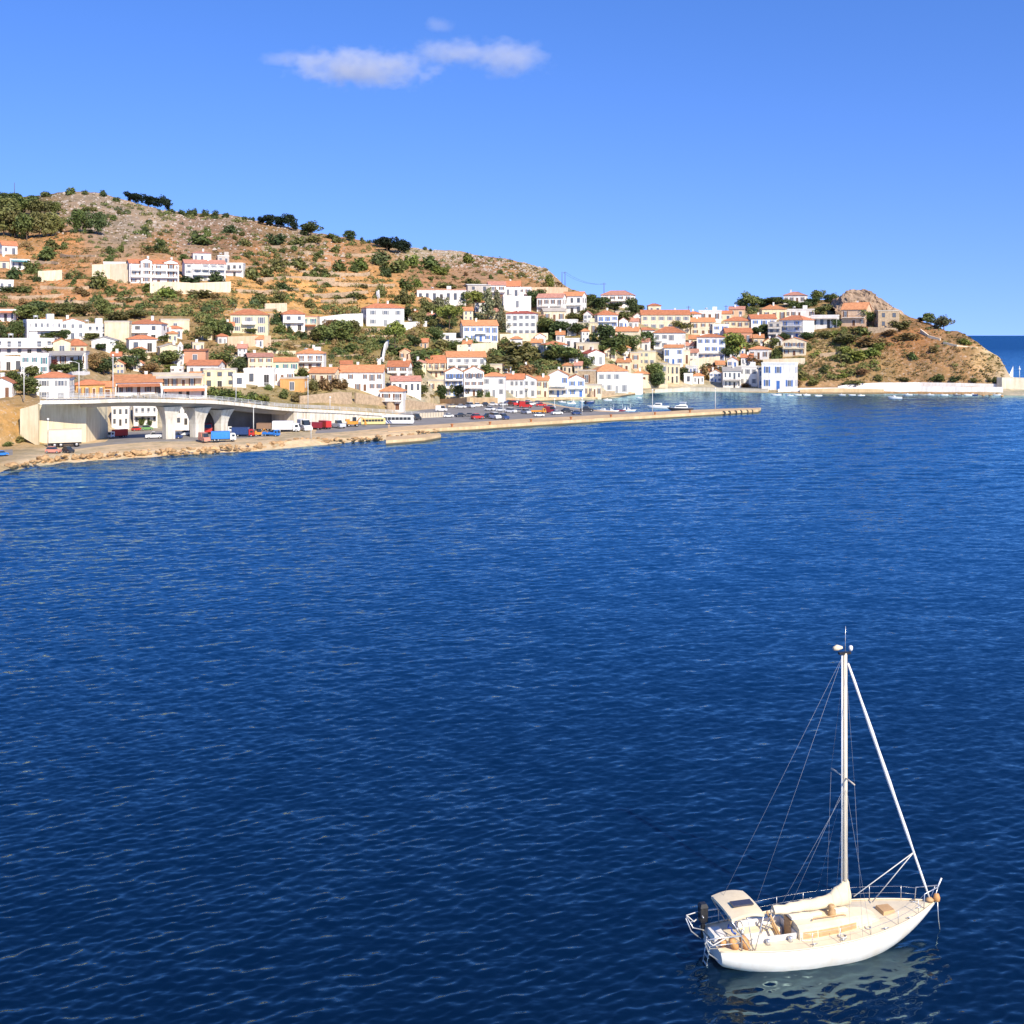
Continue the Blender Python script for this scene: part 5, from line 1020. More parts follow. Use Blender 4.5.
# labels of plants: place them by the nearest house or by the note
def lab_plants():
    groups = {}
    for p in PLANTS:
        o, x, y, w_, h_, kind, note, cat = p
        size = 'small ' if w_ < 9 else ('large ' if w_ > 20 else '')
        if note: lab = size+kind+' '+note
        else:
            best = min(REF, key=lambda r: (abs(r[0]-x)*0.8+abs(r[1]-y)*1.1)); dx, dy = x-best[0], y-best[1]
            rel = ('right of the ' if dx > 0 else 'left of the ') if abs(dx) > abs(dy)*1.2 else ('below the ' if dy > 0 else 'above the ')
            lab = size+kind+' '+rel+best[2]
        groups.setdefault(lab, []).append(p)
    for lab, ps in groups.items():
        ps.sort(key=lambda p: p[1]); n = len(ps)
        for i, p in enumerate(ps):
            t = lab
            if n == 2: t = ('left ', 'right ')[i]+lab
            elif n == 3: t = ('leftmost ', 'middle ', 'rightmost ')[i]+lab
            elif n > 3: t = {0: 'leftmost ', n-1: 'rightmost '}.get(i, '')+lab
            ws = t.split()
            if len(ws) > 16: ws = [q for q in ws if q not in ('a', 'the', 'large', 'small')][:16]
            tag(p[0], ' '.join(ws), p[7], 'trees on the hillside' if p[7] == 'tree' else 'bushes on the hillside')
lab_plants()
# low dry tufts: nobody could count them
def scrub():
    rs = random.Random(9); vs, fs, lv = [], [], []
    def tuft(g, r, h):
        for k in range(7):
            a = rs.uniform(0, 6.283); c = Vector((g.x+rs.gauss(0, r*.45), g.y+rs.gauss(0, r*.45), g.z+rs.uniform(0.1, 0.9)*h)); u = Vector((math.cos(a), math.sin(a), rs.uniform(-.4, .4))); v = Vector((-math.sin(a)*.5, math.cos(a)*.5, rs.uniform(.3, 1)))
            s = r*rs.uniform(0.3, 0.6); b = len(vs); vs.extend([tuple(c-u*s), tuple(c-v*s*0.7), tuple(c+u*s), tuple(c+v*s*0.7)]); fs.append((b, b+1, b+2, b+3)); q = rs.random(); lv.extend([q]*4)
    n = 0
    while n < 9000:
        x = rs.uniform(-30, 1004); lo, hi = ridge_y(x)+1, min(shore_y(x)-12, 398)
        if hi < lo+3: continue
        y = rs.uniform(lo, hi)
        if not free(x, y, 2, 2): continue
        if x > 850 and rs.random() < 0.72: continue
        if fbm(x*1.0, y*2.0, 0.05, 3) < rs.uniform(-0.5, 0.25): continue
        g = ground(x, y); r = rs.uniform(0.35, 1.0); tuft(g, r, r*0.8); n += 1
    me = bpy.data.meshes.new('scrub'); me.from_pydata(vs, [], fs); at = me.attributes.new('lv', 'FLOAT', 'POINT'); at.data.foreach_set('value', lv)
    me.materials.append(leafmat('leaves_scrub', (0.22, 0.175, 0.07), 0.45)); o = link('scrub', me); tag(o, 'low dry scrub tufts spread over the hillside', 'scrub', kind='stuff')
scrub()

# ------------------------------------------------------------------ rocks
def rock_mesh(name, seed, m):
    import bmesh
    bm = bmesh.new(); bmesh.ops.create_icosphere(bm, subdivisions=2, radius=0.5)
    for v in bm.verts:
        f = 1+0.55*mnoise.noise(v.co*2.2+Vector((seed*7.1, 0, 0)))+0.2*mnoise.noise(v.co*6+Vector((0, seed*3.3, 0))); v.co *= f; v.co.z *= 0.8
    me = bpy.data.meshes.new(name); bm.to_mesh(me); bm.free(); me.materials.append(m); return me
M_ROCK = mat('shore_rock', (0.44, 0.27, 0.13), 0.95, 0.35, 1.5, 0.6, rnd=0.3)
M_CRAG = mat('crag_rock', (0.36, 0.255, 0.17), 0.95, 0.6, 0.3, 0.9, bscale=0.8)
RM = [rock_mesh('boulder', i, M_ROCK) for i in range(5)]
rr = random.Random(21)
for i in range(290):
    x = rr.uniform(12, 442); f = rr.random(); ys = shore_y(x); yy = ys-1.0-(6.5 if x > 40 else 4)*f*(1 if x < 330 else 0.6)
    p = PZ(x, yy, 0.15+1.3*f); s = rr.choice((.5,.7,.8,1.0,1.1,1.3,1.8))*rr.uniform(.8,1.15)*(0.85 if x > 300 else 1)
    o = link('boulder', RM[i % 5], None, p, rr.uniform(0, 6.28), (s*rr.uniform(.8,1.5), s*rr.uniform(.7,1.1), s*rr.uniform(.6,.95)))
    tag(o, 'tan boulder in the rough stone bank along the near shore', 'boulder', 'boulders of the shore bank')
for i, (x, y, s) in enumerate([(1008,388,2.2),(1014,388.5,1.6),(997,391,1.2),(990,392,1.0),(1002,393,1.3),(983,392.5,1.0),(1019,388,1.8)]):
    o = link('boulder', RM[i % 5], None, PZ(x, y+3, 0.6), i, (s*1.3, s, s*.9)); tag(o, 'dark wet boulder at the foot of the headland point', 'boulder', 'boulders at the headland point')
def crag():
    """the bare outcrop on top of the headland"""
    g = ground(866, 309); s = g.y/F; rows = []; n = 96; m = 30
    sil = [(835,307),(838,299),(843,294),(850,291),(860,289.5),(868,290),(873,293),(880,297),(886,301),(892,305),(899,311),(903,315)]
    xs = [q[0] for q in sil]; ys = [q[1] for q in sil]
    for i in range(n+1):
        x = 833+71*i/n; yt = np.interp(x, xs, ys); base = ground(x, 312 if x < 880 else 318); zt = CAMZ-(yt-HY)/F*g.y; row = []
        for j in range(m+1):
            a = math.pi*j/m; dpt = 9*math.cos(a); hz = math.sin(a)**0.55
            z = base.z-2+(zt-base.z+2)*hz; p = Vector(((x-CX)/F*g.y, g.y+4-dpt, z)); q = p*0.22
            p += Vector((mnoise.noise(q), mnoise.noise(q+Vector((9,0,0))), 0.7*mnoise.noise(q+Vector((0,9,0)))))*2.9*min(1, hz*1.2)*min(1, i/9, (n-i)/9)
            p += Vector((mnoise.noise(p*0.9), mnoise.noise(p*0.9+Vector((5,0,0))), 0.5*mnoise.noise(p*0.9+Vector((0,5,0)))))*0.9
            rg = mnoise.ridged_multi_fractal(Vector((p.x*0.16, p.y*0.16, p.z*0.34)), 0.9, 2.2, 4, 1.0, 2.0)-1.0; p.y += rg*1.3*min(1, hz*1.3)
            row.append(tuple(p))
        rows.append(row)
    b = MB(); b.grid(rows); b.sm = [False]*len(b.sm); tag(b.build('rock_outcrop', M_CRAG), 'bare craggy rock outcrop on top of the headland above the peach house', 'rock')
crag()
def loose_stones():
    rs = random.Random(17); b = MB()
    for k in range(2600):
        x = rs.uniform(40, 345) if k % 3 else rs.uniform(395, 556); y = ridge_y(x)+rs.random()**1.3*(40 if x < 345 else 16)+0.6
        if not free(x, y, 2, 2): continue
        g = ground(x, y); s = rs.uniform(.25, .9)*(1.7 if rs.random() < .06 else 1); q = [Vector((rs.uniform(.6,1)*s*a, rs.uniform(.5,.9)*s*c, rs.uniform(-.3,.1)*s)) for a, c in ((-1,-1),(1,-1),(1,1),(-1,1))]; h = [Vector((v.x*rs.uniform(.3,.7), v.y*rs.uniform(.3,.7), s*rs.uniform(.5,.9))) for v in q]
        b.hexa([g+v for v in q], [g+v for v in h])
    tag(b.build('loose_stones', mat('pale_hill_stone', (.42,.36,.30), .95, .35, .3)), 'pale loose stones strewn over the upper slope', 'stones', kind='stuff')
loose_stones()
# ------------------------------------------------------------------ vehicles
def paint(name, c): return mat('paint_'+name, c, 0.35, 0.05, 1.0, spec=0.5)
PAINT = {'white': paint('white', (.78,.78,.76)), 'silver': paint('silver', (.50,.52,.54)), 'dark': paint('dark', (.035,.038,.045)), 'navy': paint('navy', (.03,.06,.17)), 'red': paint('red', (.50,.035,.03)), 'maroon': paint('maroon', (.26,.03,.045)),
 'blue': paint('blue', (.03,.20,.62)), 'orange': paint('orange', (.66,.27,.03)), 'yellow': paint('yellow', (.68,.55,.24)), 'grey': paint('grey', (.27,.26,.25)), 'green': paint('green', (.14,.30,.10)), 'cream': paint('cream', (.72,.62,.45)), 'brown': paint('brown', (.32,.20,.13)), 'salmon': paint('salmon', (.62,.26,.19))}
M_GLASS = glass('vehicle_glass', (.03,.04,.05), 0.08)
def wheel_mesh(r, wd):
    b = MB(); b.cur = 0; b.tube([(0, -wd/2, 0), (0, wd/2, 0)], r, 12); b.cur = 1; b.tube([(0, -wd/2-0.012, 0), (0, -wd/2+.01, 0)], r*0.55, 10); b.tube([(0, wd/2-.01, 0), (0, wd/2+0.012, 0)], r*0.55, 10)
    return b.mesh('wheel', [M_TYRE, M_METAL])
WH = wheel_mesh(0.31, 0.2); WHL = wheel_mesh(0.48, 0.3)
VM = {}
def vmeshes(kind):
    """list of (part name, mesh, paintable) and wheel spots; x is forward, origin on the road"""
    if kind in VM: return VM[kind]
    parts = []; wheels = []; L_ = 4.2
    def prof(pts, y0, y1, inset=0.0):
        b = MB(); n = len(pts); vs = [(p[0], y0+(inset if p[1] > 0.95 else 0), p[1]) for p in pts]+[(p[0], y1-(inset if p[1] > 0.95 else 0), p[1]) for p in pts]
        b.add(vs, [tuple(range(n)), tuple(range(n, 2*n))[::-1]]+[(i, n+i, n+(i+1)%n, (i+1)%n) for i in range(n)]); return b
    if kind in ('car', 'hatch', 'van', 'pickup'):
        W2 = 0.83
        if kind == 'car': low = [(-2.1,.28),(2.1,.28),(2.12,.62),(1.95,.78),(0.95,.90),(-1.55,.92),(-2.08,.86),(-2.14,.55)]; cab = [(.95,.88),(.35,1.38),(-.9,1.40),(-1.6,.90)]
        elif kind == 'hatch': low = [(-1.85,.28),(1.95,.28),(1.97,.62),(1.8,.80),(.95,.93),(-1.75,.95),(-1.88,.55)]; cab = [(.95,.91),(.35,1.44),(-1.2,1.47),(-1.74,.93)]
        elif kind == 'van': low = [(-2.4,.3),(2.3,.3),(2.32,.75),(1.75,1.05),(1.15,1.15),(-2.4,1.15)]; cab = [(1.5,1.12),(.95,1.98),(-2.35,2.0),(-2.4,1.13)]
        else: low = [(-2.4,.4),(2.4,.4),(2.42,.85),(2.2,1.0),(1.1,1.06),(-.4,1.06),(-.42,.98),(-2.4,.98)]; cab = [(1.05,1.04),(.5,1.68),(-.3,1.70),(-.42,1.04)]
        parts.append(('body', prof(low, -W2, W2).mesh(kind+'_body', [PAINT['white']]), True))
        g = prof(cab, -W2+.07, W2-.07, 0.10)
        parts.append(('windows', g.mesh(kind+'_windows', [M_GLASS]), False))
        z = max(p[1] for p in cab); xs = sorted(p[0] for p in cab)[1:3] if kind != 'van' else [-2.36, .95]
        b = MB(); b.box(xs[0], xs[1], -W2+.15, W2-.15, z-.03, z+.035); 
        if kind == 'van': b.box(-2.38, -.1, -W2+.02, W2-.02, 1.153, z-.032)
        parts.append(('roof', b.mesh(kind+'_roof', [PAINT['white']]), True))
        x0, x1 = (-1.35, 1.35) if kind in ('car', 'hatch') else (-1.5, 1.5)
        wheels = [(x, y, .31, WH) for x in (x0, x1) for y in (-W2+.06, W2-.06)]; L_ = 4.2 if kind == 'car' else 3.85 if kind == 'hatch' else 4.8
    elif kind in ('box_truck', 'flatbed', 'trailer'):
        W2 = 1.2
        if kind != 'trailer':
            b = prof([(2.1,.55),(3.9,.55),(3.95,1.5),(3.6,2.6),(2.1,2.7)], -1.1, 1.1); parts.append(('cab', b.mesh('truck_cab', [PAINT['white']]), 'cab'))
            b = MB(); b.hexa([(3.975,-.95,1.55),(3.99,-.95,1.55),(3.99,.95,1.55),(3.975,.95,1.55)], [(3.65,-.9,2.45),(3.68,-.9,2.45),(3.68,.9,2.45),(3.65,.9,2.45)])
            for s_ in (-1, 1): b.box(2.6, 3.5, s_*1.105-.012, s_*1.105+.012, 1.55, 2.3)
            parts.append(('cab_windows', b.mesh('truck_glass', [M_GLASS]), False))
        b = MB(); b.box(-4, 3.6 if kind != 'trailer' else 1.9, -.5, .5, .55, .85); b.box(-4.02, -3.9, -1.1, 1.1, .5, .7); parts.append(('chassis', b.mesh('truck_chassis', [PAINT['dark']]), False))
        b = MB(); bx1 = 1.9
        if kind == 'flatbed': b.box(-4, bx1, -W2, W2, .9, 1.05); b.box(-4, bx1, -W2, -W2+.06, 1.053, 1.6); b.box(-4, bx1, W2-.06, W2, 1.053, 1.6); b.box(-4, -3.94, -W2+.062, W2-.062, 1.053, 1.6)
        else:
            b.box(-4, bx1, -W2, W2, .9, 3.3)
            for x in np.linspace(-3.6, bx1-.4, 5): b.box(x-.05, x+.05, -W2-.04, W2+.04, .95, 3.25)
            b.box(-4.03, bx1+.03, -W2-.05, W2+.05, 3.303, 3.36)
        parts.append(('cargo_box', b.mesh('truck_box_'+kind, [PAINT['white']]), True))
        wheels = [(x, y, .48, WHL) for x in ((-2.9, -1.8, 2.9) if kind != 'trailer' else (-2.9, -1.8, 1.0)) for y in (-.95, .95)]; L_ = 8.0 if kind != 'trailer' else 6.0
    elif kind == 'bus':
        W2 = 1.25; b = prof([(-5.4,.4),(5.2,.4),(5.45,1.0),(5.3,2.9),(5.0,3.1),(-5.3,3.1),(-5.45,2.9)], -W2, W2); parts.append(('body', b.mesh('bus_body', [PAINT['white']]), True))
        b = MB()
        for s_ in (-1, 1):
            for i in range(7): x = -4.9+i*1.35; b.box(x, x+1.22, s_*(W2+.004)-.012, s_*(W2+.004)+.012, 1.55, 2.55)
        b.box(5.33, 5.45, -1.1, 1.1, 1.35, 2.7); parts.append(('windows', b.mesh('bus_windows', [M_GLASS]), False))
        wheels = [(x, y, .48, WHL) for x in (-3.3, 3.6) for y in (-1.05, 1.05)]; L_ = 10.9
    elif kind == 'digger':
        b = MB(); b.box(-1.6, 1.6, -1, 1, .8, 1.7); b.box(-2.1, -.9, -.9, .9, 1.703, 2.3); parts.append(('body', b.mesh('digger_body', [PAINT['orange']]), True))
        b = MB(); b.box(.0, 1.1, -.8, .8, 1.705, 2.9); parts.append(('cab', b.mesh('digger_cab', [M_GLASS]), False))
        b = MB(); b.tube([(1.4, 0, 1.6), (2.6, 0, 3.0), (3.9, 0, 1.7)], .16, 6); b.hexa([(3.6,-.5,.6),(4.3,-.5,.6),(4.3,.5,.6),(3.6,.5,.6)], [(3.7,-.5,1.6),(4.1,-.5,1.6),(4.1,.5,1.6),(3.7,.5,1.6)]); parts.append(('arm', b.mesh('digger_arm', [PAINT['orange']]), True))
        wheels = [(x, y, .48, WHL) for x in (-1.2, 1.2) for y in (-.95, .95)]; L_ = 6.2
    VM[kind] = (parts, wheels, L_); return VM[kind]
VCAT = {'car': ('parked_car', 'car'), 'hatch': ('parked_car', 'car'), 'van': ('parked_van', 'van'), 'pickup': ('pickup_truck', 'pickup'), 'box_truck': ('truck', 'truck'), 'flatbed': ('truck', 'truck'), 'trailer': ('trailer', 'trailer'), 'bus': ('bus', 'bus'), 'digger': ('digger', 'digger')}
GZ = {'q': QZ+0.02, 'r': rz+0.01, 'g': FL}
def vehicle(px_, py_, wpx, kind, col, yaw, surf, label, cabcol='white', group=None, z=None):
    parts, wheels, L_ = vmeshes(kind)
    loc = PZ(px_, py_, GZ[surf] if z is None else z); s = loc.y/F; a = R(yaw); W_v = 1.7 if kind in ('car', 'hatch', 'van', 'pickup') else 2.4
    sc_ = wpx*s/(L_*abs(math.cos(a))+W_v*abs(math.sin(a)))
    sc_ = min(max(sc_*(1.22 if W_v < 2 else 1.08), 0.6), 1.6); loc.y += 0.8*sc_
    nm, cat = VCAT[kind]; e = empty(nm, loc, a-math.atan((px_-CX)/F)); e.scale = (sc_, sc_, sc_*(1.18 if W_v < 2 else 1.0)); tag(e, label, cat, group or {'car': 'cars parked along the harbour', 'van': 'cars parked along the harbour', 'truck': 'trucks parked by the overpass', 'trailer': 'trucks parked by the overpass'}.get(cat))
    for n_, me, pt in parts:
        o = link(n_, me, e)
        if pt: o.material_slots[0].link = 'OBJECT'; o.material_slots[0].material = PAINT[cabcol if pt == 'cab' else col]
    for x, y, r, me in wheels: link('wheel', me, e, (x, y, r))
    return e
# under and beside the overpass
V = vehicle
V(117,438,17,'box_truck','red',215,'g','red box truck with a white cab, facing out from under the overpass')
V(69,447,30,'trailer','cream',4,'r','long cream trailer parked against the abutment')
V(52,453.5,13,'hatch','salmon',-25,'r','pinkish red hatchback on the road below the abutment')
V(67,453,10,'hatch','dark',-60,'r','black hatchback with red tail on the road below the abutment')
V(1,456,8,'hatch','blue',20,'r','blue car cut by the left edge of the photo')
V(136,431,9,'hatch','red',30,'g','red car in the shade behind the first pier'); V(146,430.5,10,'hatch','green',10,'g','green car in the shade behind the first pier')
V(153,439,14,'pickup','white',185,'g','white pickup in front of the first flared pier')
V(174,439,13,'car','navy',160,'g','dark blue car right of the first flared pier'); V(184,436,12,'car','white',165,'g','white car right of the first flared pier')
V(196,433,9,'hatch','maroon',20,'g','maroon car between the two flared piers')
V(203.5,442,10,'van','salmon',-70,'g','salmon red van parked nose on beside the blue box truck')
V(204,433.5,14,'box_truck','grey',-80,'g','grey truck parked behind the salmon red van','red')
V(223,441.5,23,'box_truck','blue',4,'r','bright blue box truck with a white cab, nearest the water')
V(222,433,17,'box_truck','salmon',10,'g','red box truck behind the bright blue one')
V(229,429.5,22,'bus','blue',2,'g','blue bus in the shade under the overpass')
V(243,437,22,'box_truck','navy',-14,'g','navy box truck with a red cab','red')
V(257.5,436.5,9,'digger','orange',20,'g','small orange loader between navy and blue trucks')
V(270,436.5,17,'flatbed','blue',-30,'g','blue flatbed tipper at the right of the trucks','blue')
V(266,431,14,'trailer','brown',-20,'g','brown tarpaulin trailer behind the blue tipper')
V(286,432.5,26,'box_truck','white',-8,'g','large white box truck in front of the ramp wall')
V(304,431.5,13,'van','white',-70,'g','white van right of the large white box truck')
V(317,430,12,'trailer','maroon',-30,'g','maroon trailer in front of the ramp wall'); V(326,429.5,12,'trailer','red',-60,'g','bright red trailer beside the maroon one')
V(337.5,428.5,13,'pickup','silver',-60,'g','silver pickup left of the orange digger')
V(352,427,20,'digger','orange',8,'g','orange digger with raised arm by the ramp wall')
V(373,425,23,'bus','yellow',6,'g','cream yellow bus behind the white bus')
V(398,424.5,30,'bus','white',-6,'q','white bus with blue slanted stripes on the quay')
# stripes on the white bus
bus = [o for o in bpy.data.objects if o.get('label') == 'white bus with blue slanted stripes on the quay'][0]
b = MB()
for x in (-4.3, -3.3, -2.5): b.add([(x,-1.275,.5),(x+.6,-1.275,.5),(x-.3,-1.275,1.5),(x-.9,-1.275,1.5),(x,-1.252,.5),(x+.6,-1.252,.5),(x-.3,-1.252,1.5),(x-.9,-1.252,1.5)], [(0,1,2,3),(7,6,5,4),(0,4,5,1),(1,5,6,2),(2,6,7,3),(3,7,4,0)])
b.build('stripe', PAINT['navy'], bus)
V(416.5,420,8,'hatch','dark',-70,'q','dark car just right of the white bus')
# the car park on the quay
front_row = [('white',448,417.5,9),('dark',460,417,9),('grey',470,416.5,8),('red',477,419.3,11),('dark',487,418.5,10),('white',495,419.3,11),('navy',503.5,419.5,10)]
mid_row = [('white',490,411,9),('silver',500,411.5,9),('white',511,413.2,10),('grey',520,412.5,8),('silver',526,414,9),('white',539,416.8,9),('white',557,414.7,10),('dark',567,412.7,10),('navy',577,414.8,9)]
back_row = [('cream',452,407.8,8),('white',461,408.3,9),('silver',470,408,9),('white',478,407,8),('dark',484,406.3,8),('white',493,405.8,8),('silver',503,406,8),('red',513,406,9),('dark',522,406.2,8),('white',531,405.5,8),('red',541,406.5,9),('silver',551,408.3,8)]
far_row = [('white',456,404.3,7),('dark',465,404.2,7),('white',474,403.8,7),('silver',483,403.2,7),('white',499,403,7),('navy',508,403.2,7),('white',517,403.4,7),('white',527,403.6,7),('grey',537,404.1,7)]
ORD = ['first', 'second', 'third', 'fourth', 'fifth', 'sixth', 'seventh', 'eighth', 'ninth', 'tenth', 'eleventh', 'twelfth']
vr = random.Random(8)
for nm, row in (('far row of the quay car park', far_row), ('front row of the quay car park', front_row), ('middle row of the quay car park', mid_row), ('back row of the quay car park', back_row)):
    for i, (c, x, y, wp) in enumerate(row): V(x, y, wp, vr.choice(['car', 'hatch']), c, vr.choice([-35, -20, 15, 200, 30, -60]), 'q', '%s car, %s from the left in the %s' % ({'dark': 'black', 'navy': 'navy blue'}.get(c, c), ORD[i], nm))
V(441.5,411.5,10,'van','white',-15,'q','white camper van at the left end of the car park'); V(526,408,11,'van','red',-10,'q','red van behind the orange truck')
V(538.5,413.5,14,'flatbed','orange',8,'q','orange open truck in the middle of the car park','orange'); V(551,413.3,12,'van','maroon',-20,'q','maroon van right of the orange truck')
V(587,411.8,11,'car','dark',0,'q','black car at the right end of the car park, by the boats')

# ------------------------------------------------------------------ small street things
M_LAMP = mat('lamp_pole_paint', (.60,.59,.55), .5, .08, 1)
def street_lamp(px_, py_, ptop, label, z, arm=0):
    g = PZ(px_, py_, z); s = g.y/F; H = (py_-ptop)*s; e = empty('street_lamp', g); tag(e, label, 'street lamp', 'street lamps')
    b = MB(); b.tube([(0,0,-.3),(0,0,H)], .13, 7, .08); b.build('pole', M_LAMP, e)
    if arm:
        x = arm*s; b = MB(); b.tube([(0,0,H-.1),(x*.5,0,H+abs(x)*.16),(x,0,H+abs(x)*.22)], .06, 6); b.build('arm', M_LAMP, e); b = MB(); sg = 1 if x > 0 else -1; b.box(min(x, x+.8*sg), max(x, x+.8*sg), -.18, .18, H+abs(x)*.22-.06, H+abs(x)*.22+.10); b.build('lamp_head', M_WHITE, e)
    else: b = MB(); b.lathe([(.05,H),(.28,H+.05),(.22,H+.35),(.05,H+.45)]); b.build('lamp_head', M_WHITE, e)
    return e
def bz(px_): return float(np.interp(px_, bxs, [p.z for p in bp])), float(np.interp(px_, bxs, [p.y for p in bp]))
def deck_lamp(px_, ptop, label, arm):
    z, d = bz(px_); py_ = HY+(CAMZ-z-.1)*F/(d+8); street_lamp(px_, py_, ptop, label, z+.1, arm)
deck_lamp(79, 363, 'street lamp on the overpass beside the white cube house', -7); deck_lamp(113, 356, 'tall lamp post on the overpass before the white shop row', 0); deck_lamp(236, 371, 'street lamp with long arm where the overpass bends down', -11); deck_lamp(308, 377, 'plain lamp post on the overpass ramp', 0); deck_lamp(330, 398, 'short lamp post low on the overpass ramp', 0)
street_lamp(24, 399, 368, 'lamp post at the left beside the green trees', ground(24, 399).z, 0); street_lamp(48, 448, 420, 'thin pale pole in front of the abutment', FL, 0); street_lamp(253.5, 436, 408, 'pale pole between the trucks under the overpass', FL, 0)
street_lamp(311, 439, 419, 'pale pole on the shore bank in front of the ramp', FL, 0); street_lamp(431, 400, 385, 'lamp post on the waterfront street between the round trees', 2.0, 0); street_lamp(466, 399, 383, 'lamp post before the arched waterfront pair', 2.0, 0)
street_lamp(503, 418, 400, 'lamp post in the middle of the car park', QZ, 0); street_lamp(554.5, 412, 400, 'lamp post right of the orange truck', QZ, 0); street_lamp(582, 415, 399.5, 'lamp post at the right end of the car park', QZ, 0)
street_lamp(652.5, 414, 390.5, 'white lamp post on the narrow pier left of the dark yacht', QZ, 0); street_lamp(715.3, 409.3, 389, 'white lamp post near the end of the pier', QZ, 0)
M_POLE = mat('dark_wood_pole', (.10,.08,.07), .8, .2, 2)
def power_pole(px_, py_, ptop, label, arm=True):
    g = ground(px_, py_); s = g.y/F; H = (py_-ptop)*s; e = empty('power_pole', g); tag(e, label, 'power pole', 'power poles')
    b = MB(); b.tube([(0,0,-1),(0,0,H)], .22, 7, .15); b.build('pole', M_POLE, e)
    if arm: b = MB(); b.box(-1.2,1.2,-.08,.08,H-.8,H-.6); b.build('crossarm', M_POLE, e)
    return Vector((g.x, g.y, g.z+H-.7))
pa = power_pole(562, 289, 272, 'left pole of the pair on the hill shoulder', False); pb = power_pole(565, 290, 271.5, 'right pole of the pair on the hill shoulder'); pc = power_pole(604, 301, 282, 'power pole left of the skyline villa')
power_pole(14.5, 197, 182, 'thin mast rising above the pine wood', False); power_pole(688.5, 314, 306, 'power pole on the ridge behind the long cream house'); power_pole(726, 312, 305, 'power pole left of the pale pink house')
b = MB()
for q in (-1, 1): b.tube([pb+Vector((q, 0, 0))+(pc-pb)*t-Vector((0, 0, 4*t*(1-t)*2.2)) for t in np.linspace(0, 1, 10)], .05, 4)
tag(b.build('power_line', M_POLE), 'pair of cables sagging between the hill shoulder poles', 'cables')
def mast_cluster():
    g = ground(378, 304); e = empty('telecom_mast', g); s = g.y/F; H = 13*s; tag(e, 'thin white mast with white panels behind the large white house', 'mast')
    b = MB(); b.tube([(0,0,-1),(0,0,H)], .2, 6, .1); b.build('pole', M_WHITE, e)
    for i in range(6): b = MB(); a = i*1.05; b.box(-.3,.3,-.1,.1,-.9,.9); b.build('panel', M_WHITE, e, (.75*math.cos(a), .75*math.sin(a), H*(.55+.07*i)), a+1.57)
mast_cluster()
# barrier at the left of the car park, blue parasols, wall clutter
for i in range(9):
    p = PZ(421+i*2.7, 418-0.12*i, QZ); e = MB(); e.box(-.35,.35,-.08,.08,0,1.5); e.box(-.45,.45,-.14,.14,-.02,.18)
    tag(e.build('barrier_panel', M_CONC, None, p, 0.1), 'pale concrete barrier panel in the row right of the white bus', 'barrier', 'barrier panels right of the bus')
for i, x in enumerate((468, 472.5, 477)):
    p = PZ(x, 398.6, 2.0); e = empty('parasol', p); tag(e, '%s blue parasol of the three on the waterfront' % ['leftmost', 'middle', 'rightmost'][i], 'parasol', 'blue parasols'); b = MB(); b.tube([(0,0,0),(0,0,2.6)], .05, 5); b.build('pole', M_WHITE, e); b = MB(); b.lathe([(1.5,2.1),(.8,2.5),(.05,2.75)], n=8); b.build('canopy', SHUT['b'], e)

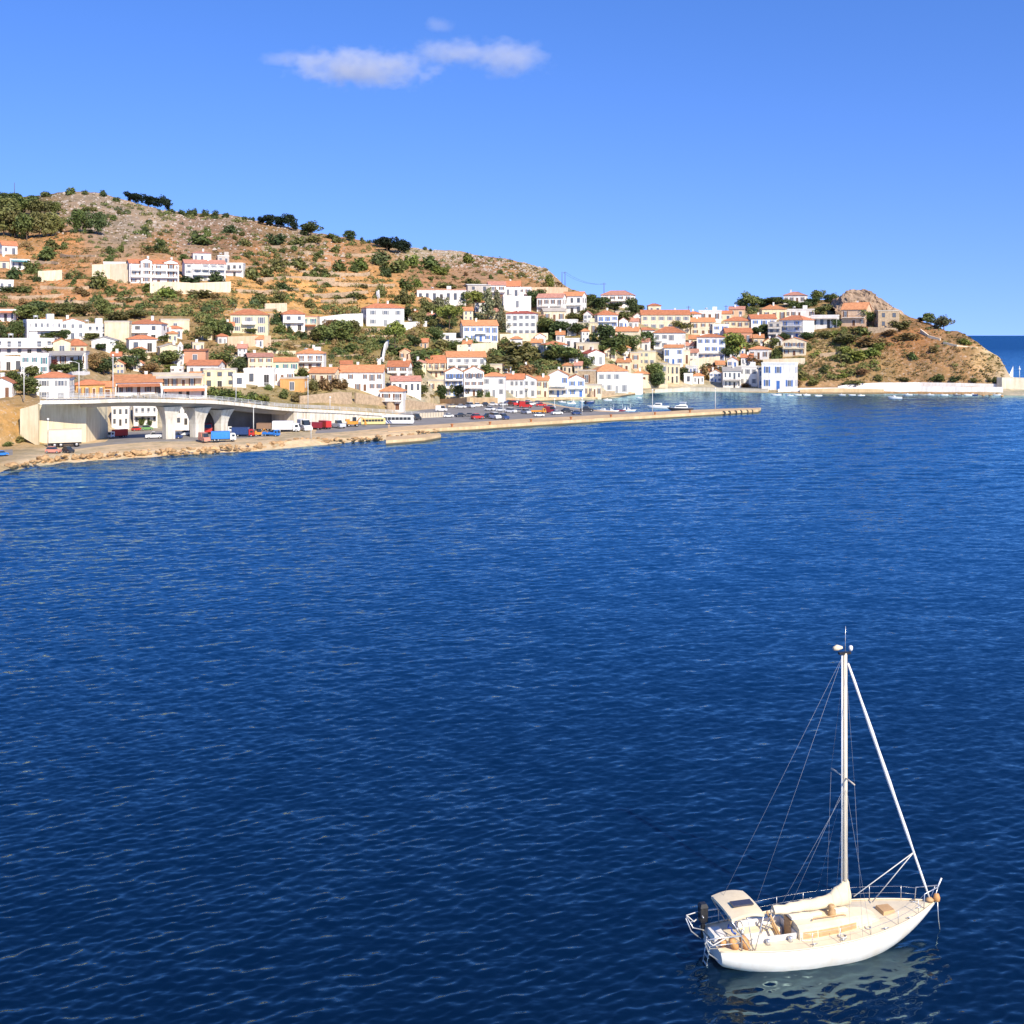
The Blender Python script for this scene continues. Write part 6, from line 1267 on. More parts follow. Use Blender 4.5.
# ------------------------------------------------------------------ harbour boats
def hull_rows(L_, B, zs, zb, n=14, m=7, full=0.75):
    rows = []
    for i in range(n+1):
        t = i/n; bb = B/2*(1-max(0, (t-.45)/.55)**2.2)*(0.82+0.18*min(1, t/.35)); sh = zs*(1+0.35*max(0, t-.4)**1.5); kz = zb+(sh-zb)*max(0, (t-.72)/.28)**1.6; row = []
        for j in range(-m, m+1):
            a = j/m*math.pi/2; y = bb*math.copysign(abs(math.sin(a))**full, a); z = sh-(sh-kz)*math.cos(a)**0.9; row.append((L_*(t-.5), y, z))
        rows.append(row)
    return rows
M_HULLW = mat('gelcoat_white', (.80,.79,.76), .3, .04, 1, spec=.5); M_HULLD = mat('gelcoat_navy', (.03,.04,.07), .25, .05, 1, spec=.5)
def small_boat(px_, py_, wpx, kind, yaw, label, cat='boat', hullcol=None, group='small boats in the harbour'):
    loc = PZ(px_, py_, 0.0); s = loc.y/F; Lm = {'dinghy': 4.2, 'speedboat': 5.5, 'fishing': 8.0, 'cruiser': 10.0, 'yacht': 14.0, 'sail': 9.0}[kind]
    a = R(yaw); sc_ = wpx*s/(Lm*max(.35, abs(math.cos(a)))); nm = {'dinghy': 'dinghy', 'speedboat': 'speedboat', 'fishing': 'fishing_boat', 'cruiser': 'cabin_cruiser', 'yacht': 'motor_yacht', 'sail': 'sailing_dinghy'}[kind]
    e = empty(nm, loc, a-math.atan((px_-CX)/F)); e.scale = (sc_,)*3; tag(e, label, cat, group)
    B, zs = {'dinghy': (1.7,.55), 'speedboat': (2.1,.75), 'fishing': (2.8,1.0), 'cruiser': (3.2,1.2), 'yacht': (4.2,1.7), 'sail': (2.8,.9)}[kind]
    hm = PAINT[hullcol] if hullcol else M_HULLW; rows = hull_rows(Lm, B, zs, -.4); b = MB(); b.grid(rows); b.add(rows[0], [tuple(range(len(rows[0])))]); b.build('hull', hm, e)
    b = MB(); b.grid([[(r[0][0], r[0][1]*.97, r[0][2]-.06), (r[-1][0], r[-1][1]*.97, r[-1][2]-.06)] for r in rows]); b.build('deck', M_WHITE if kind != 'fishing' else PAINT['cream'], e)
    if kind in ('speedboat', 'cruiser', 'yacht', 'fishing'):
        x0, x1, h = {'speedboat': (-.2,1.2,.55), 'cruiser': (-1.8,2.2,1.3), 'yacht': (-4.0,3.2,1.3), 'fishing': (-2.6,-.6,1.9)}[kind]; w2 = B*.36; b = MB()
        b.hexa([(x0,-w2,zs-.05),(x1,-w2*.8,zs-.05),(x1,w2*.8,zs-.05),(x0,w2,zs-.05)], [(x0+.1,-w2*.85,zs+h),(x1-h*.9,-w2*.65,zs+h),(x1-h*.9,w2*.65,zs+h),(x0+.1,w2*.85,zs+h)]); b.build('cabin', M_WHITE, e)
        b = MB()
        for s_ in (-1, 1): b.hexa([(x0+.5,s_*w2*.975-.01,zs+h*.38),(x1-h*.55,s_*w2*.83-.01,zs+h*.38),(x1-h*.55,s_*w2*.83+.03,zs+h*.38),(x0+.5,s_*w2*.975+.03,zs+h*.38)], [(x0+.6,s_*w2*.90-.01,zs+h*.8),(x1-h*.8,s_*w2*.75-.01,zs+h*.8),(x1-h*.8,s_*w2*.75+.03,zs+h*.8),(x0+.6,s_*w2*.90+.03,zs+h*.8)])
        b.build('windows', M_GLASS, e)
    if kind == 'yacht':
        b = MB(); b.hexa([(-3.4,-1.2,zs+1.3),(.8,-1.0,zs+1.3),(.8,1.0,zs+1.3),(-3.4,1.2,zs+1.3)], [(-3.2,-1.1,zs+2.1),(-.2,-.9,zs+2.1),(-.2,.9,zs+2.1),(-3.2,1.1,zs+2.1)]); b.build('flybridge', M_WHITE, e)
        b = MB(); b.box(-3.6,.2,-1.25,1.25,zs+3.0,zs+3.1); b.tube([(-3.2,1.1,zs+2.0),(-2.8,1.1,zs+3)], .05, 5); b.tube([(-3.2,-1.1,zs+2.0),(-2.8,-1.1,zs+3)], .05, 5); b.build('hardtop', M_WHITE, e)
    if kind == 'fishing': b = MB(); b.tube([(-.3,0,zs-.1),(-.3,0,zs+4.2)], .07, 6); b.tube([(-.3,0,zs+1.4),(-2.8,0,zs+2.8)], .05, 5); b.build('mast', M_WHITE, e)
    if kind in ('dinghy', 'speedboat'): b = MB(); b.box(-Lm/2-.35,-Lm/2-.02,-.18,.18,.1,zs+.35); b.build('outboard_motor', PAINT['dark'], e); b = MB(); b.box(-.9,-.6,-B*.42,B*.42,zs-.055,zs+.03); b.build('bench', M_WHITE if kind == 'speedboat' else PAINT['brown'], e)
    if kind == 'sail':
        b = MB(); b.tube([(.6,0,zs-.1),(.6,0,zs+10)], .08, 6); b.build('mast', M_WHITE, e); b = MB(); b.hexa([(.5,-.02,zs+.9),(-3.6,-.02,zs+.9),(-3.6,.02,zs+.9),(.5,.02,zs+.9)], [(.5,-.02,zs+9.5),(.4,-.02,zs+9.5),(.4,.02,zs+9.5),(.5,.02,zs+9.5)]); b.build('sail', M_WHITE, e)
        b = MB(); b.hexa([(-1.5,-.8,zs-.05),(1.6,-.5,zs-.05),(1.6,.5,zs-.05),(-1.5,.8,zs-.05)], [(-1.4,-.7,zs+.4),(1.2,-.4,zs+.4),(1.2,.4,zs+.4),(-1.4,.7,zs+.4)]); b.build('cabin', M_WHITE, e)
    return e
S = small_boat
S(680,411,26,'yacht',184,'motor yacht with a dark hull moored behind the pier','yacht','dark'); S(658,408.5,22,'cruiser',175,'white cabin cruiser left of the dark hulled yacht','boat')
S(603,411.5,13,'cruiser',170,'white cabin boat at the quay left of the fishing boats'); S(614,411.8,11,'fishing',10,'left white fishing boat behind the pier'); S(622,411.2,11,'fishing',190,'maroon fishing boat between two white ones','boat','maroon'); S(631,411.2,11,'fishing',15,'right white fishing boat behind the pier')
S(571,404,9,'fishing',200,'white fishing boat at the head of the harbour pocket'); S(590,403.5,8,'dinghy',60,'dark dinghy by the quay wall below the big hipped house','boat','navy'); S(607.5,400.6,9,'speedboat',185,'white speedboat tied below the stone plinth wall'); S(639,398.3,6,'speedboat',170,'small white boat below the pale sloping wall'); S(562,402.8,8,'speedboat',160,'small white boat left in the harbour pocket'); S(583,401.8,7,'dinghy',185,'white dinghy in the harbour pocket')
S(895,398.8,14,'speedboat',176,'white speedboat moored alone off the headland','boat',None,None)
for i, x in enumerate((776, 790, 798, 806.5, 818, 842, 852, 861)): S(x, 395.6+.4*math.sin(i*2), 7 if i else 11, ('dinghy', 'speedboat')[i % 2], 175+i*9 % 40, '%s small white boat from the left along the town end of the sea wall' % ORD[i])
for i, (x, c) in enumerate(((908,None),(922,'grey'),(930,'silver'),(944,None),(957,'grey'),(968,None),(973,'navy'),(997,None))): S(x, 395.4, 8 if i else 9, ('dinghy', 'speedboat')[(i+1) % 2], 180+(i*23) % 30, '%s %s boat from the left along the headland end of the sea wall' % (ORD[i], {None: 'white', 'grey': 'grey', 'silver': 'silver', 'navy': 'dark'}[c]), 'boat', c)
S(1012.5,378.6,9,'sail',30,'small white sailing boat beyond the breakwater wall','sailing boat'); 
p = PZ(1019.5, 378.5, 0); e = MB(); e.tube([(0,0,-1),(0,0,7.5)], .25, 6, .15); e.lathe([(.6,5.2),(.7,5.6),(.2,6.4)], n=8); tag(e.build('beacon_pole', M_WHITE, None, p), 'thin pale beacon pole beyond the breakwater at the right edge', 'beacon')

M_FEND = mat('tyre_fender', (.03,.03,.03), .8, .2, 3)
for i, x in enumerate((724, 729.5, 736, 741.5, 748, 753)):
    p = PZ(x, 412.9-.17*(x-724)/4, .75); o = MB(); o.tube([(.52*math.cos(a), 0, .52*math.sin(a)) for a in np.linspace(0, 6.283, 15)], .2, 6); ob = o.build('tyre_fender', M_FEND, None, (p.x, 0, .65), 0)
    fx = [q[0] for q in front]; ob.location.y = PZ(x, float(np.interp(x, fx, [q[1] for q in front])), QZ).y-.22; tag(ob, 'black tyre fender hung on the outer end of the pier', 'fender', 'tyre fenders on the pier end')
M_BOLL = mat('rusty_bollard', (.42,.15,.05), .7, .25, 2)
for i, x in enumerate((452, 490, 531, 571, 611, 655, 690)):
    fx = [q[0] for q in front]; p = PZ(x, float(np.interp(x, fx, [q[1] for q in front]))-.5, QZ); o = MB(); o.lathe([(.32,0),(.26,.12),(.24,.5),(.42,.62),(.42,.8),(.2,.86)], n=10); tag(o.build('bollard', M_BOLL, None, p), '%s rusty mooring bollard from the left along the outer quay edge' % ORD[i], 'bollard', 'bollards on the quay edge')
# ------------------------------------------------------------------ the sailing yacht in the foreground
M_GEL = mat('yacht_gelcoat', (.78,.74,.66), .3, .05, .8, spec=.5)
def hullmat():
    m = mat('yacht_hull_paint', (.80,.77,.71), .28, .06, .7, spec=.5, streak=.07); t = m.node_tree; n = t.nodes; l = t.links; p = n['Principled BSDF']
    src = p.inputs['Base Color'].links[0].from_socket; tc = [x for x in n if x.type == 'TEX_COORD'][0]; sx = n.new('ShaderNodeSeparateXYZ'); l.new(tc.outputs['Object'], sx.inputs[0])
    rp = n.new('ShaderNodeMapRange'); rp.inputs['From Min'].default_value = -.15; rp.inputs['From Max'].default_value = -.11; l.new(sx.outputs['Z'], rp.inputs['Value'])
    mx = n.new('ShaderNodeMix'); mx.data_type = 'RGBA'; mx.inputs[6].default_value = (.22,.02,.03,1); l.new(rp.outputs['Result'], mx.inputs[0]); l.new(src, mx.inputs[7]); l.new(mx.outputs[2], p.inputs['Base Color']); return m
M_HULL = hullmat()
M_DECK = mat('cream_deck', (.74,.63,.44), .6, .12, 1.5, .1); M_CANV = mat('cream_canvas', (.74,.62,.42), .85, .10, 1.2, .08); M_TEAK = mat('tan_teak', (.55,.34,.16), .6, .2, 4); M_STEEL = mat('stainless_tube', (.62,.62,.60), .3, .05, 1, metal=.6); M_WIRE = mat('wire_rope_steel', (.22,.25,.29), .5, .05, 1); M_ROPE = mat('pale_rope', (.62,.60,.54), .8, .1, 4); M_SPAR = mat('mast_paint', (.68,.59,.45), .4, .06, 1)
M_BLACK = mat('black_plastic', (.02,.02,.022), .4, .1, 2); M_ORNG = mat('tan_orange_vinyl', (.60,.30,.11), .6, .15, 3); M_SOLAR = mat('solar_cells', (.05,.05,.07), .2, .2, 8, spec=.6); M_BLUE = mat('blue_rope', (.05,.13,.5), .7, .1, 4)
YL = 10.6
yo = PZ(710.0, 940.2, 0.95); YROT = R(14.1)
yacht = empty('sailing_yacht', (yo.x, yo.y, 0), YROT); tag(yacht, 'white sailing yacht at anchor with bare mast and cream bimini in the foreground', 'sailing boat')
def yb(t): return 1.66*(1-max(0, (t-.42)/.58)**2.3)*(1-0.36*max(0, (.42-t)/.42)**1.8)
def yz(t): return .92+.36*max(0, (t-.25)/.75)**1.6+.05*max(0, (.25-t)/.25)
rows = []
NS = 36
for i in range(NS+1):
    t = i/NS; B = max(yb(t), .012); zs = yz(t); kz = -.55+(.72)*max(0, (.3-t)/.3)**1.4
    if t > .52: kz = -.55+(zs+.50)*((t-.52)/.48)**1.75
    row = []
    for j in range(-10, 11):
        a = j/10*math.pi/2; y = B*math.copysign(abs(math.sin(a))**.62, a); z = zs-(zs-kz)*math.cos(a)**.95; xo = -.32*(1-max(0, min(1, (z)/zs)))*0 - (.25*(zs-z) if i == 0 else 0)*-1
        row.append((t*YL+xo, y, z))
    rows.append(row)
b = MB(); b.grid(rows); b.smooth = False; b.add(rows[0], [tuple(range(21))[::-1]]); hull = b.build('hull', M_HULL, yacht)
b = MB()
for s_ in (0, -1): b.tube([(r[s_][0], r[s_][1]*.985, r[s_][2]+.03) for r in rows], .035, 6)
b.build('toe_rail', M_TEAK if False else M_DECK, hull)
# deck with an open cockpit
ck0, ck1, ckw = .13, .335, .72
b = MB(); b.smooth = True
def dz(t, f): return yz(t)-.01+.06*(1-f*f)
for i in range(NS):
    t0, t1 = i/NS, (i+1)/NS; inck = t0 >= ck0-.01 and t1 <= ck1+.02
    for k in range(8):
        f0, f1 = -1+k/4, -1+(k+1)/4
        if inck and abs((f0+f1)/2) < .5: continue
        b.add([(t0*YL, f0*yb(t0)*.985, dz(t0, f0)), (t1*YL, f0*yb(t1)*.985, dz(t1, f0)), (t1*YL, f1*yb(t1)*.985, dz(t1, f1)), (t0*YL, f1*yb(t0)*.985, dz(t0, f1))], [(0,1,2,3)])
deck = b.build('deck', M_DECK, yacht)
i0 = min(i for i in range(NS) if i/NS >= ck0-.01); i1 = max(i for i in range(NS) if (i+1)/NS <= ck1+.02)+1; cx0, cx1 = i0/NS*YL, i1/NS*YL; hw = yb(.2)*.5
b = MB(); zt = yz(.2)+.05; b.box(cx0,cx1,-hw-.02,-hw+.03,.45,zt+.2); b.box(cx0,cx1,hw-.03,hw+.02,.45,zt+.2); b.box(cx0-.04,cx0,-hw,hw,.45,zt+.12); b.box(cx1,cx1+.04,-hw,hw,.45,zt+.2); b.box(cx0,cx1,-hw+.03,hw-.03,.4,.5); b.box(cx0+.1,cx1-.1,-hw+.033,-hw+.42,.503,.82); b.box(cx0+.1,cx1-.1,hw-.42,hw-.033,.503,.82); b.build('cockpit', M_GEL, yacht)
b = MB()
for s_ in (-1, 1): b.box(cx0+.1,cx1-.1,s_*(hw-.22)-.19,s_*(hw-.22)+.19,.823,.90)
b.build('cushions', M_CANV, yacht)
# coachroof
def cabin_section(x, w, h, z): return [(x,-w,z-.12),(x,-w*.93,z+h*.82),(x,-w*.72,z+h),(x,0,z+h+.07),(x,w*.72,z+h),(x,w*.93,z+h*.82),(x,w,z-.12)]
secs = [(cx1+.05,.98,.50),(4.4,1.02,.50),(5.4,.97,.47),(6.3,.84,.42),(7.0,.70,.33),(7.45,.6,.10),(7.6,.55,-.05)]
b = MB(); rws = [cabin_section(x, w, h, yz(x/YL)+.03) for x, w, h in secs]; b.grid(rws); b.sm = [False]*len(b.sm); b.add(rws[0], [tuple(range(7))]); cabin = b.build('coachroof', M_DECK, yacht)
for s_ in (-1, 1):
    for (xa, wa, ha), (xb, wb, hb) in ((secs[0], secs[1]), (secs[1], secs[2]), (secs[2], secs[3])):
        b = MB(); o_ = .02; za, zb_ = yz(xa/YL)+.03, yz(xb/YL)+.03; x0, x1 = xa+.12*(xa == secs[0][0])+.03, xb-.03
        def q(x, w, h, z, f): return (x, s_*(w*(1-.07*f)+o_), z-.12+(h*.82+.12)*f)
        p0, p1, p2, p3 = q(x0, wa, ha, za, .30), q(x1, wb, hb, zb_, .30), q(x1, wb, hb, zb_, .80), q(x0, wa, ha, za, .80)
        def inn(p): return (p[0], p[1]-s_*.06, p[2])
        b.hexa([p0, p1, inn(p1), inn(p0)] if s_ < 0 else [inn(p0), inn(p1), p1, p0], [p3, p2, inn(p2), inn(p3)] if s_ < 0 else [inn(p3), inn(p2), p2, p3]); b.build('side_panel', M_TEAK, cabin)
b = MB(); b.box(cx1+.0,cx1+.95,-.36,.36,yz(.36)+.58,yz(.36)+.68); b.build('companion_hatch', M_GEL, cabin)
b = MB(); b.box(cx1-.02,cx1+.03,-.3,.3,.55,yz(.36)+.5); b.build('companion_door', M_TEAK, cabin)
for x, y, w_ in ((5.9,0,.28),(4.75,.0,.24)): b = MB(); zz = yz(x/YL)+.03+.56; b.box(x-w_,x+w_,y-w_,y+w_,zz-.06,zz+.05); b.build('roof_hatch', M_GEL, cabin)
b = MB(); zz = yz(.76)+.06; b.hexa([(7.85,-.34,zz-.02),(8.45,-.3,zz+.02),(8.45,.3,zz+.02),(7.85,.34,zz-.02)], [(7.88,-.3,zz+.13),(8.42,-.26,zz+.15),(8.42,.26,zz+.15),(7.88,.3,zz+.13)]); b.build('fore_hatch', M_TEAK, deck)
for s_ in (-1, 1): b = MB(); b.tube([(4.3,s_*.66,yz(.42)+.60),(4.4,s_*.66,yz(.42)+.68),(5.8,s_*.60,yz(.55)+.60),(5.9,s_*.60,yz(.55)+.54)], .025, 5); b.build('grab_rail', M_TEAK, cabin)
for x, y in ((cx0+.7,-hw-.16),(cx1-.35,-hw-.16),(cx0+.7,hw+.16),(cx1-.35,hw+.16)): b = MB(); z = yz(.2)+.02; b.lathe([(.11,z),(.08,z+.1),(.11,z+.2),(.05,z+.22)], x, y, 10); b.build('winch', M_STEEL, yacht)
# mast, boom, sails
mx = 6.22; mz = yz(.58)+.45; MT = 12.42
b = MB(); b.tube([(mx,0,.9),(mx,0,6),(mx,0,MT)], [.10,.10,.085], 10); mast = b.build('mast', M_SPAR, yacht)
b = MB(); b.tube([(mx-.16,0,mz),(mx-.15,0,MT-.1)], .03, 5); b.build('sail_track', M_WHITE, mast)
b = MB(); b.box(mx-.3,mx+.25,-.07,.07,MT-.05,MT+.05); b.build('masthead', M_BLACK, mast)
b = MB(); b.smooth = True; b.tube([(mx-.55,0,MT+.22),(mx-.38,0,MT+.25),(mx-.14,0,MT+.24)], [.08,.13,.06], 8); b.build('radar_reflector', M_CANV, mast)
b = MB(); b.lathe([(.06,MT+.08),(.085,MT+.16),(.085,MT+.27),(.04,MT+.3)], mx+.27, 0, 8); b.build('mast_light', M_WHITE, mast)
b = MB(); b.tube([(mx,0,MT),(mx+.02,0,MT+1.15)], .016, 5, .008); b.build('antenna', M_STEEL, mast)
for z in (7.1,):
    for s_ in (-1, 1): b = MB(); b.tube([(mx,0,z),(mx-.12,s_*.95,z+.06)], .035, 5); b.build('spreader', M_SPAR, mast)
bz_ = mz+.32; bx = 2.75
b = MB(); b.tube([(mx-.12,0,bz_),(bx,0,bz_+.02)], .075, 8); boom = b.build('boom', M_SPAR, yacht)
cov = []
cr = random.Random(4)
for i in range(19):
    f = i/18; x = mx+.10-(mx+.10-bx-.1)*f; h = .34+.62*max(0, 1-f*3.0)**1.2+.20*(1-f)+cr.uniform(-.025, .025); wv = .20+.10*(1-f); row = []; c = bz_-.13+cr.uniform(-.03,.03)
    for j in range(12): a = 2*math.pi*j/12; y = wv*math.sin(a)*(1.15 if math.cos(a) < 0 else .8); z = c+h/2-h/2*math.cos(a)*-1; row.append((x+cr.uniform(-.01,.01), y+cr.uniform(-.015,.015), z))
    cov.append(row)
b = MB(); b.grid(cov, closed=True); b.add(cov[0], [tuple(range(12))]); b.add(cov[-1], [tuple(range(12))[::-1]]); b.build('sail_cover', M_CANV, boom)
fx, fz = YL-.28, yz(1)+.16; ft = Vector((mx+.14,0,MT-.45)); fb = Vector((fx,0,fz))
jr = []; jp = []
for i in range(15): f = i/14; jp.append(ft+(fb-ft)*f); jr.append(.04+.042*math.sin(math.pi*min(1, f*1.02)**.8)+.01*math.sin(i*2.1))
b = MB(); b.tube(jp, jr, 9); jib = b.build('furled_jib', M_WHITE, yacht)
b = MB(); b.lathe([(.05,fz-.12),(.17,fz-.08),(.17,fz+.0),(.06,fz+.06)], fx, 0, 10); b.build('furling_drum', M_TEAK, jib)
cl = ft+(fb-ft)*.80
for tgt in ((mx+.35,-.1,yz(.6)+1.0), (mx+1.75,.75,yz(.75)+.1)): b = MB(); b.tube([cl, Vector(tgt)], .022, 5); b.build('jib_sheet', M_ROPE, jib)
# standing rigging
def wire(p, q, r=.0052): b = MB(); b.tube([p, q], r, 5); return b.build('stay', M_WIRE, mast)
wire((mx-.1,0,MT-.1), (.15,.75,yz(0))); wire((mx-.1,0,MT-.1), (1.9,-.1,bz_+.15), .006)
for s_ in (-1, 1):
    wire((mx,0,MT-.15), (mx-.12,s_*.95,7.16)); wire((mx-.12,s_*.95,7.16), (mx-.05,s_*yb(.58)*.94,yz(.58))); wire((mx,0,6.95), (mx+.35,s_*yb(.6)*.92,yz(.6))); wire((mx,0,6.95), (mx-.65,s_*yb(.53)*.94,yz(.53)))
wire((mx-.1,0,6.6), (bx+1.0,.1,bz_+.2), .006); wire((mx-.1,0,6.4), (bx+.4,.0,bz_+.12), .006)
b = MB(); b.tube([(bx+.08,0,bz_),(bx-.25,.05,yz(.25)+.1)], .03, 5); b.tube([(bx+.25,0,bz_),(bx-.2,-.05,yz(.25)+.1)], .02, 5); b.build('mainsheet', M_ROPE, boom)
b = MB(); b.tube([(cx1-.3,-.25,.5),(bx-.1,-.15,bz_-.05)], .05, 5); b.tube([(cx1-.3,.25,.5),(bx-.1,.15,bz_-.05)], .05, 5); b.build('boom_crutch', M_TEAK, yacht)
# bimini with a solar panel
bzm = 2.36; x0, x1, w2 = .50, 1.95, 1.02
rws = []
for i in range(9):
    f = i/8; x = x0+(x1-x0)*f; zc = bzm+.12*math.sin(math.pi*f)-.05*(1-f); rws.append([(x, w2*v, zc-.07*abs(v)**2.2) for v in np.linspace(-1, 1, 9)])
b = MB(); b.grid(rws); b.grid([[(p[0], p[1], p[2]-.03) for p in r] for r in rws[::-1]])
edge = [rws[0], ] 
for rA in (rws[0], rws[-1]): b.grid([rA, [(p[0], p[1], p[2]-.11) for p in rA]])
for k in (0, -1): b.grid([[r[k] for r in rws], [(r[k][0], r[k][1], r[k][2]-.11) for r in rws]])
bim = b.build('bimini', M_CANV, yacht)
b = MB(); z = bzm+.115; b.box(.82,1.72,-.52,-.12,z-.02,z+.045); b.build('solar_panel', M_SOLAR, bim)
for xb, xd in ((x0+.02,1.25),(x1-.05,1.45),((x0+x1)/2,1.35)):
    b = MB(); zt = bzm-.10; b.tube([(xd,-1.2,yz(.1)+.02),(xb,-w2*1.0,zt-.12),(xb,-w2*.85,zt),(xb,w2*.85,zt),(xb,w2*1.0,zt-.12),(xd,1.2,yz(.1)+.02)], .022, 6); b.build('frame_bow', M_STEEL, bim)
# rails
def rail(name, pts, r=.022): b = MB(); b.tube(pts, r, 6); return b.build(name, M_STEEL, yacht)
zst = yz(0)
for s_ in (-1, 1):                                  # pushpit: one loop on each quarter, hung out over the stern
    rail('pushpit', [(.9,s_*1.12,zst+.02),(.88,s_*1.14,zst+.62),(-.0,s_*1.10,zst+.64),(-.62,s_*1.02,zst+.58),(-.66,s_*.98,zst+.45),(-.45,s_*.92,zst-.05),(-.05,s_*.85,zst-.38)], .03)
    rail('pushpit_brace', [(-.62,s_*1.02,zst+.56),(-.40,s_*.85,zst+.12),(.05,s_*.75,zst+.02)], .024); rail('pushpit_lower', [(.85,s_*1.12,zst+.34),(.0,s_*1.08,zst+.34),(-.5,s_*.98,zst+.28)], .02)
    b = MB(); b.tube([(-.62,s_*1.02,zst+.60),(-.30,s_*.98,zst+.30),(.25,s_*1.08,zst+.60)], .028, 5); b.build('hanging_line', M_ROPE, yacht)
rail('stern_rail', [(-.0,-1.08,zst+.64),(-.05,-.55,zst+.64)], .028); rail('stern_rail', [(-.0,1.08,zst+.64),(-.05,.55,zst+.64)], .028)
b = MB()
for s_ in (-.18, .18): b.tube([(-.05,s_,zst+.05),(-.30,s_,-.35)], .02, 5)
for i in range(4): b.box(-.31+.06*i,-.25+.06*i,-.2,.2,-.25+.28*i,-.22+.28*i)
b.build('boarding_ladder', M_STEEL, yacht)
st = [(.36,0),(.48,0),(.62,0),(.76,0),(.88,0)]
for s_ in (-1, 1):
    tops = []
    for t, _ in st:
        y = s_*yb(t)*.95; b = MB(); b.tube([(t*YL,y,yz(t)),(t*YL,y,yz(t)+.62)], .014, 6); b.build('stanchion', M_STEEL, yacht); tops.append((t*YL, y, yz(t)))
    for h in (.60, .32): b = MB(); b.tube([(.9,s_*1.13,zst+h)]+[(p[0],p[1],p[2]+h) for p in tops]+[(YL-.75,s_*.3,yz(.95)+h*.95)], .005, 4); b.build('lifeline', M_STEEL, yacht)
rail('pulpit', [(YL-.8,-.34,yz(.95)),(YL-.75,-.32,yz(.95)+.6),(YL+.12,-.06,yz(1)+.66),(YL+.12,.06,yz(1)+.66),(YL-.75,.32,yz(.95)+.6),(YL-.8,.34,yz(.95))], .024); rail('pulpit_leg', [(YL-.2,-.1,yz(1)),(YL+.05,-.1,yz(1)+.64)], .02); rail('pulpit_leg', [(YL-.2,.1,yz(1)),(YL+.05,.1,yz(1)+.64)], .02)
b = MB(); b.tube([(YL+.10,0,yz(1)+.6),(YL+.32,.02,yz(1)+.98)], .035, 6); b.build('bow_light_post', M_WHITE, yacht)
b = MB(); b.lathe([(.03,0),(.13,.05),(.15,.2),(.10,.34),(.03,.36)], 0, 0, 8); b.build('anchor_buoy', M_ORNG, yacht, (YL-.02,-.12,yz(1)+.05))
b = MB(); b.tube([(YL-.3,0,yz(1)+.04),(YL+.12,0,yz(1)+.02)], .06, 6); b.build('bow_roller', M_STEEL, yacht)
b = MB(); b.tube([(YL+.10,0,yz(1)),(YL+.16,.02,.5),(YL+.3,.06,-.3)], .022, 5); b.build('anchor_chain', M_STEEL, yacht)
for i, (x, y) in enumerate(((4.0,-1.42),(5.3,-1.45),(7.4,-1.25),(8.8,-.85),(9.6,-.3),(9.7,.2))): b = MB(); z = yz(x/YL); b.tube([(x-.14,y,z+.08),(x+.14,y,z+.08)], .022, 5); b.box(x-.05,x+.05,y-.03,y+.03,z-.01,z+.07); b.build('cleat', M_STEEL, deck)
for x, y, r in ((5.4,-1.2,.16),(6.75,-.95,.12)): b = MB(); z = yz(x/YL)+.05; b.tube([(x+r*math.cos(a), y+r*math.sin(a), z+.02*i/16) for i, a in enumerate(np.linspace(0, 12.5, 26))], .02, 5); b.build('rope_coil', M_ROPE, deck)
b = MB(); b.lathe([(.14,0),(.17,.16),(.09,.34),(.14,.46),(.10,.5)], 0, 0, 9); vent = b.mesh('cowl_vent', M_TEAK); link('cowl_vent', vent, cabin, (5.35,-.42,yz(.5)+.5)); 
# things lying aft
def fender(x, y, z, tilt): b = MB(); b.smooth = True; b.tube([(-.30,0,0),(-.26,0,0),(-.12,0,0),(.12,0,0),(.26,0,0),(.30,0,0)], [.04,.12,.16,.16,.12,.04], 10); o = b.build('cockpit_bag', M_ORNG, yacht, (x, y, z)); o.rotation_euler = tilt; return o
fender(.62,-.95,zst+.24,(0,R(55),.4)); fender(1.08,-1.0,zst+.26,(0,R(60),-.3)); fender(.30,-.6,zst+.18,(0,R(20),1.2))
b = MB(); b.tube([(.9+.05*math.sin(i*1.7), -.5+.09*i, zst+.35+.06*math.cos(i*2.3)) for i in range(9)], .035, 5); b.build('blue_line', M_BLUE, yacht)
b = MB(); b.box(-.10,.22,.70,1.02,zst+.35,zst+.95); b.box(-.02,.12,.80,.92,zst-.35,zst+.36); b.hexa([(-.12,.68,zst+.953),(.24,.68,zst+.953),(.24,1.04,zst+.953),(-.12,1.04,zst+.953)], [(-.06,.74,zst+1.10),(.18,.74,zst+1.10),(.18,.98,zst+1.10),(-.06,.98,zst+1.10)]); b.build('outboard_motor', M_BLACK, yacht)
b = MB(); b.box(.05,.55,-.35,.35,zst+.05,zst+.32); b.build('stern_locker', M_GEL, yacht)
b = MB(); b.tube([(1.45,0,.5),(1.45,0,1.2)], .05, 6); b.tube([(1.38,.32*math.cos(a),1.22+.32*math.sin(a)) for a in np.linspace(0, 6.283, 15)], .02, 5); b.build('steering_wheel', M_STEEL, yacht)

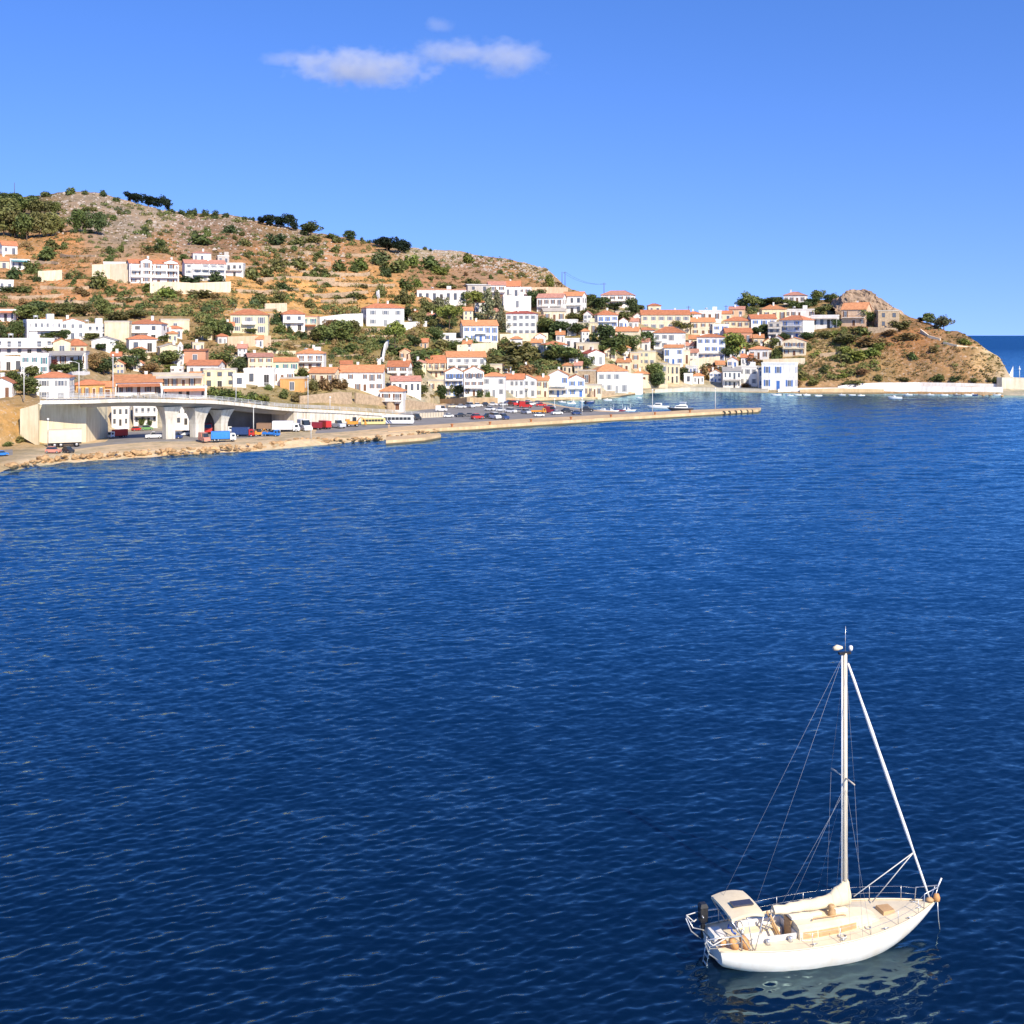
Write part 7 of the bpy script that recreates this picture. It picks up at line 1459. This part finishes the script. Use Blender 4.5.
# ------------------------------------------------------------------ the one cloud, high over the hill
def cloud(name, cx, cy, wpx, hpx, d, seed, label, dens):
    p = P(cx, cy, d); s = d/F; me_b = MB(); b = MB(); b.box(-1,1,-1,1,-1,1); m = bpy.data.materials.new(name+'_vapour'); m.use_nodes = True; t = m.node_tree; n = t.nodes; l = t.links; n.remove(n['Principled BSDF'])
    v = n.new('ShaderNodeVolumePrincipled'); v.inputs['Color'].default_value = (1,1,1,1); v.inputs['Anisotropy'].default_value = 0.15
    tc = n.new('ShaderNodeTexCoord'); mp = n.new('ShaderNodeMapping'); mp.inputs['Location'].default_value = (seed, seed*.7, 0); mp.inputs['Scale'].default_value = (wpx/70, 1.0, hpx/45)
    l.new(tc.outputs['Object'], mp.inputs['Vector']); no = n.new('ShaderNodeTexNoise'); no.inputs['Scale'].default_value = 1.9; no.inputs['Detail'].default_value = 8; no.inputs['Roughness'].default_value = .62; l.new(mp.outputs[0], no.inputs['Vector'])
    ln = n.new('ShaderNodeVectorMath'); ln.operation = 'LENGTH'; l.new(tc.outputs['Object'], ln.inputs[0])
    a = n.new('ShaderNodeMath'); a.operation = 'MULTIPLY_ADD'; a.inputs[1].default_value = -.58; a.inputs[2].default_value = .06; l.new(ln.outputs['Value'], a.inputs[0])
    c = n.new('ShaderNodeMath'); c.operation = 'ADD'; l.new(a.outputs[0], c.inputs[0]); l.new(no.outputs['Fac'], c.inputs[1])
    r = n.new('ShaderNodeMapRange'); r.inputs['From Min'].default_value = .10; r.inputs['From Max'].default_value = .42; r.inputs['To Max'].default_value = dens; l.new(c.outputs[0], r.inputs['Value']); l.new(r.outputs['Result'], v.inputs['Density']); l.new(v.outputs[0], n['Material Output'].inputs['Volume'])
    o = b.build(name, m, None, p, -math.atan((cx-CX)/F)); o.scale = (wpx*s/2, hpx*s*.8, hpx*s/2); tag(o, label, 'cloud'); return o
DC = 7000
cloud('cloud', 362, 68, 190, 50, DC, 2.3, 'largest flat white cloud, left of the others', .0062); cloud('cloud', 508, 58, 110, 48, DC+400, 7.9, 'second largest cloud, rightmost in the sky', .0038)
cloud('cloud', 292, 58, 90, 22, DC+200, 4.4, 'thin tail of cloud at the left end', .0042); cloud('cloud', 452, 52, 110, 34, DC+300, 5.6, 'faint wisp between the two larger clouds', .0048); cloud('cloud', 439, 25, 40, 20, DC+500, 9.3, 'tiny faint cloud above the others', .0026)
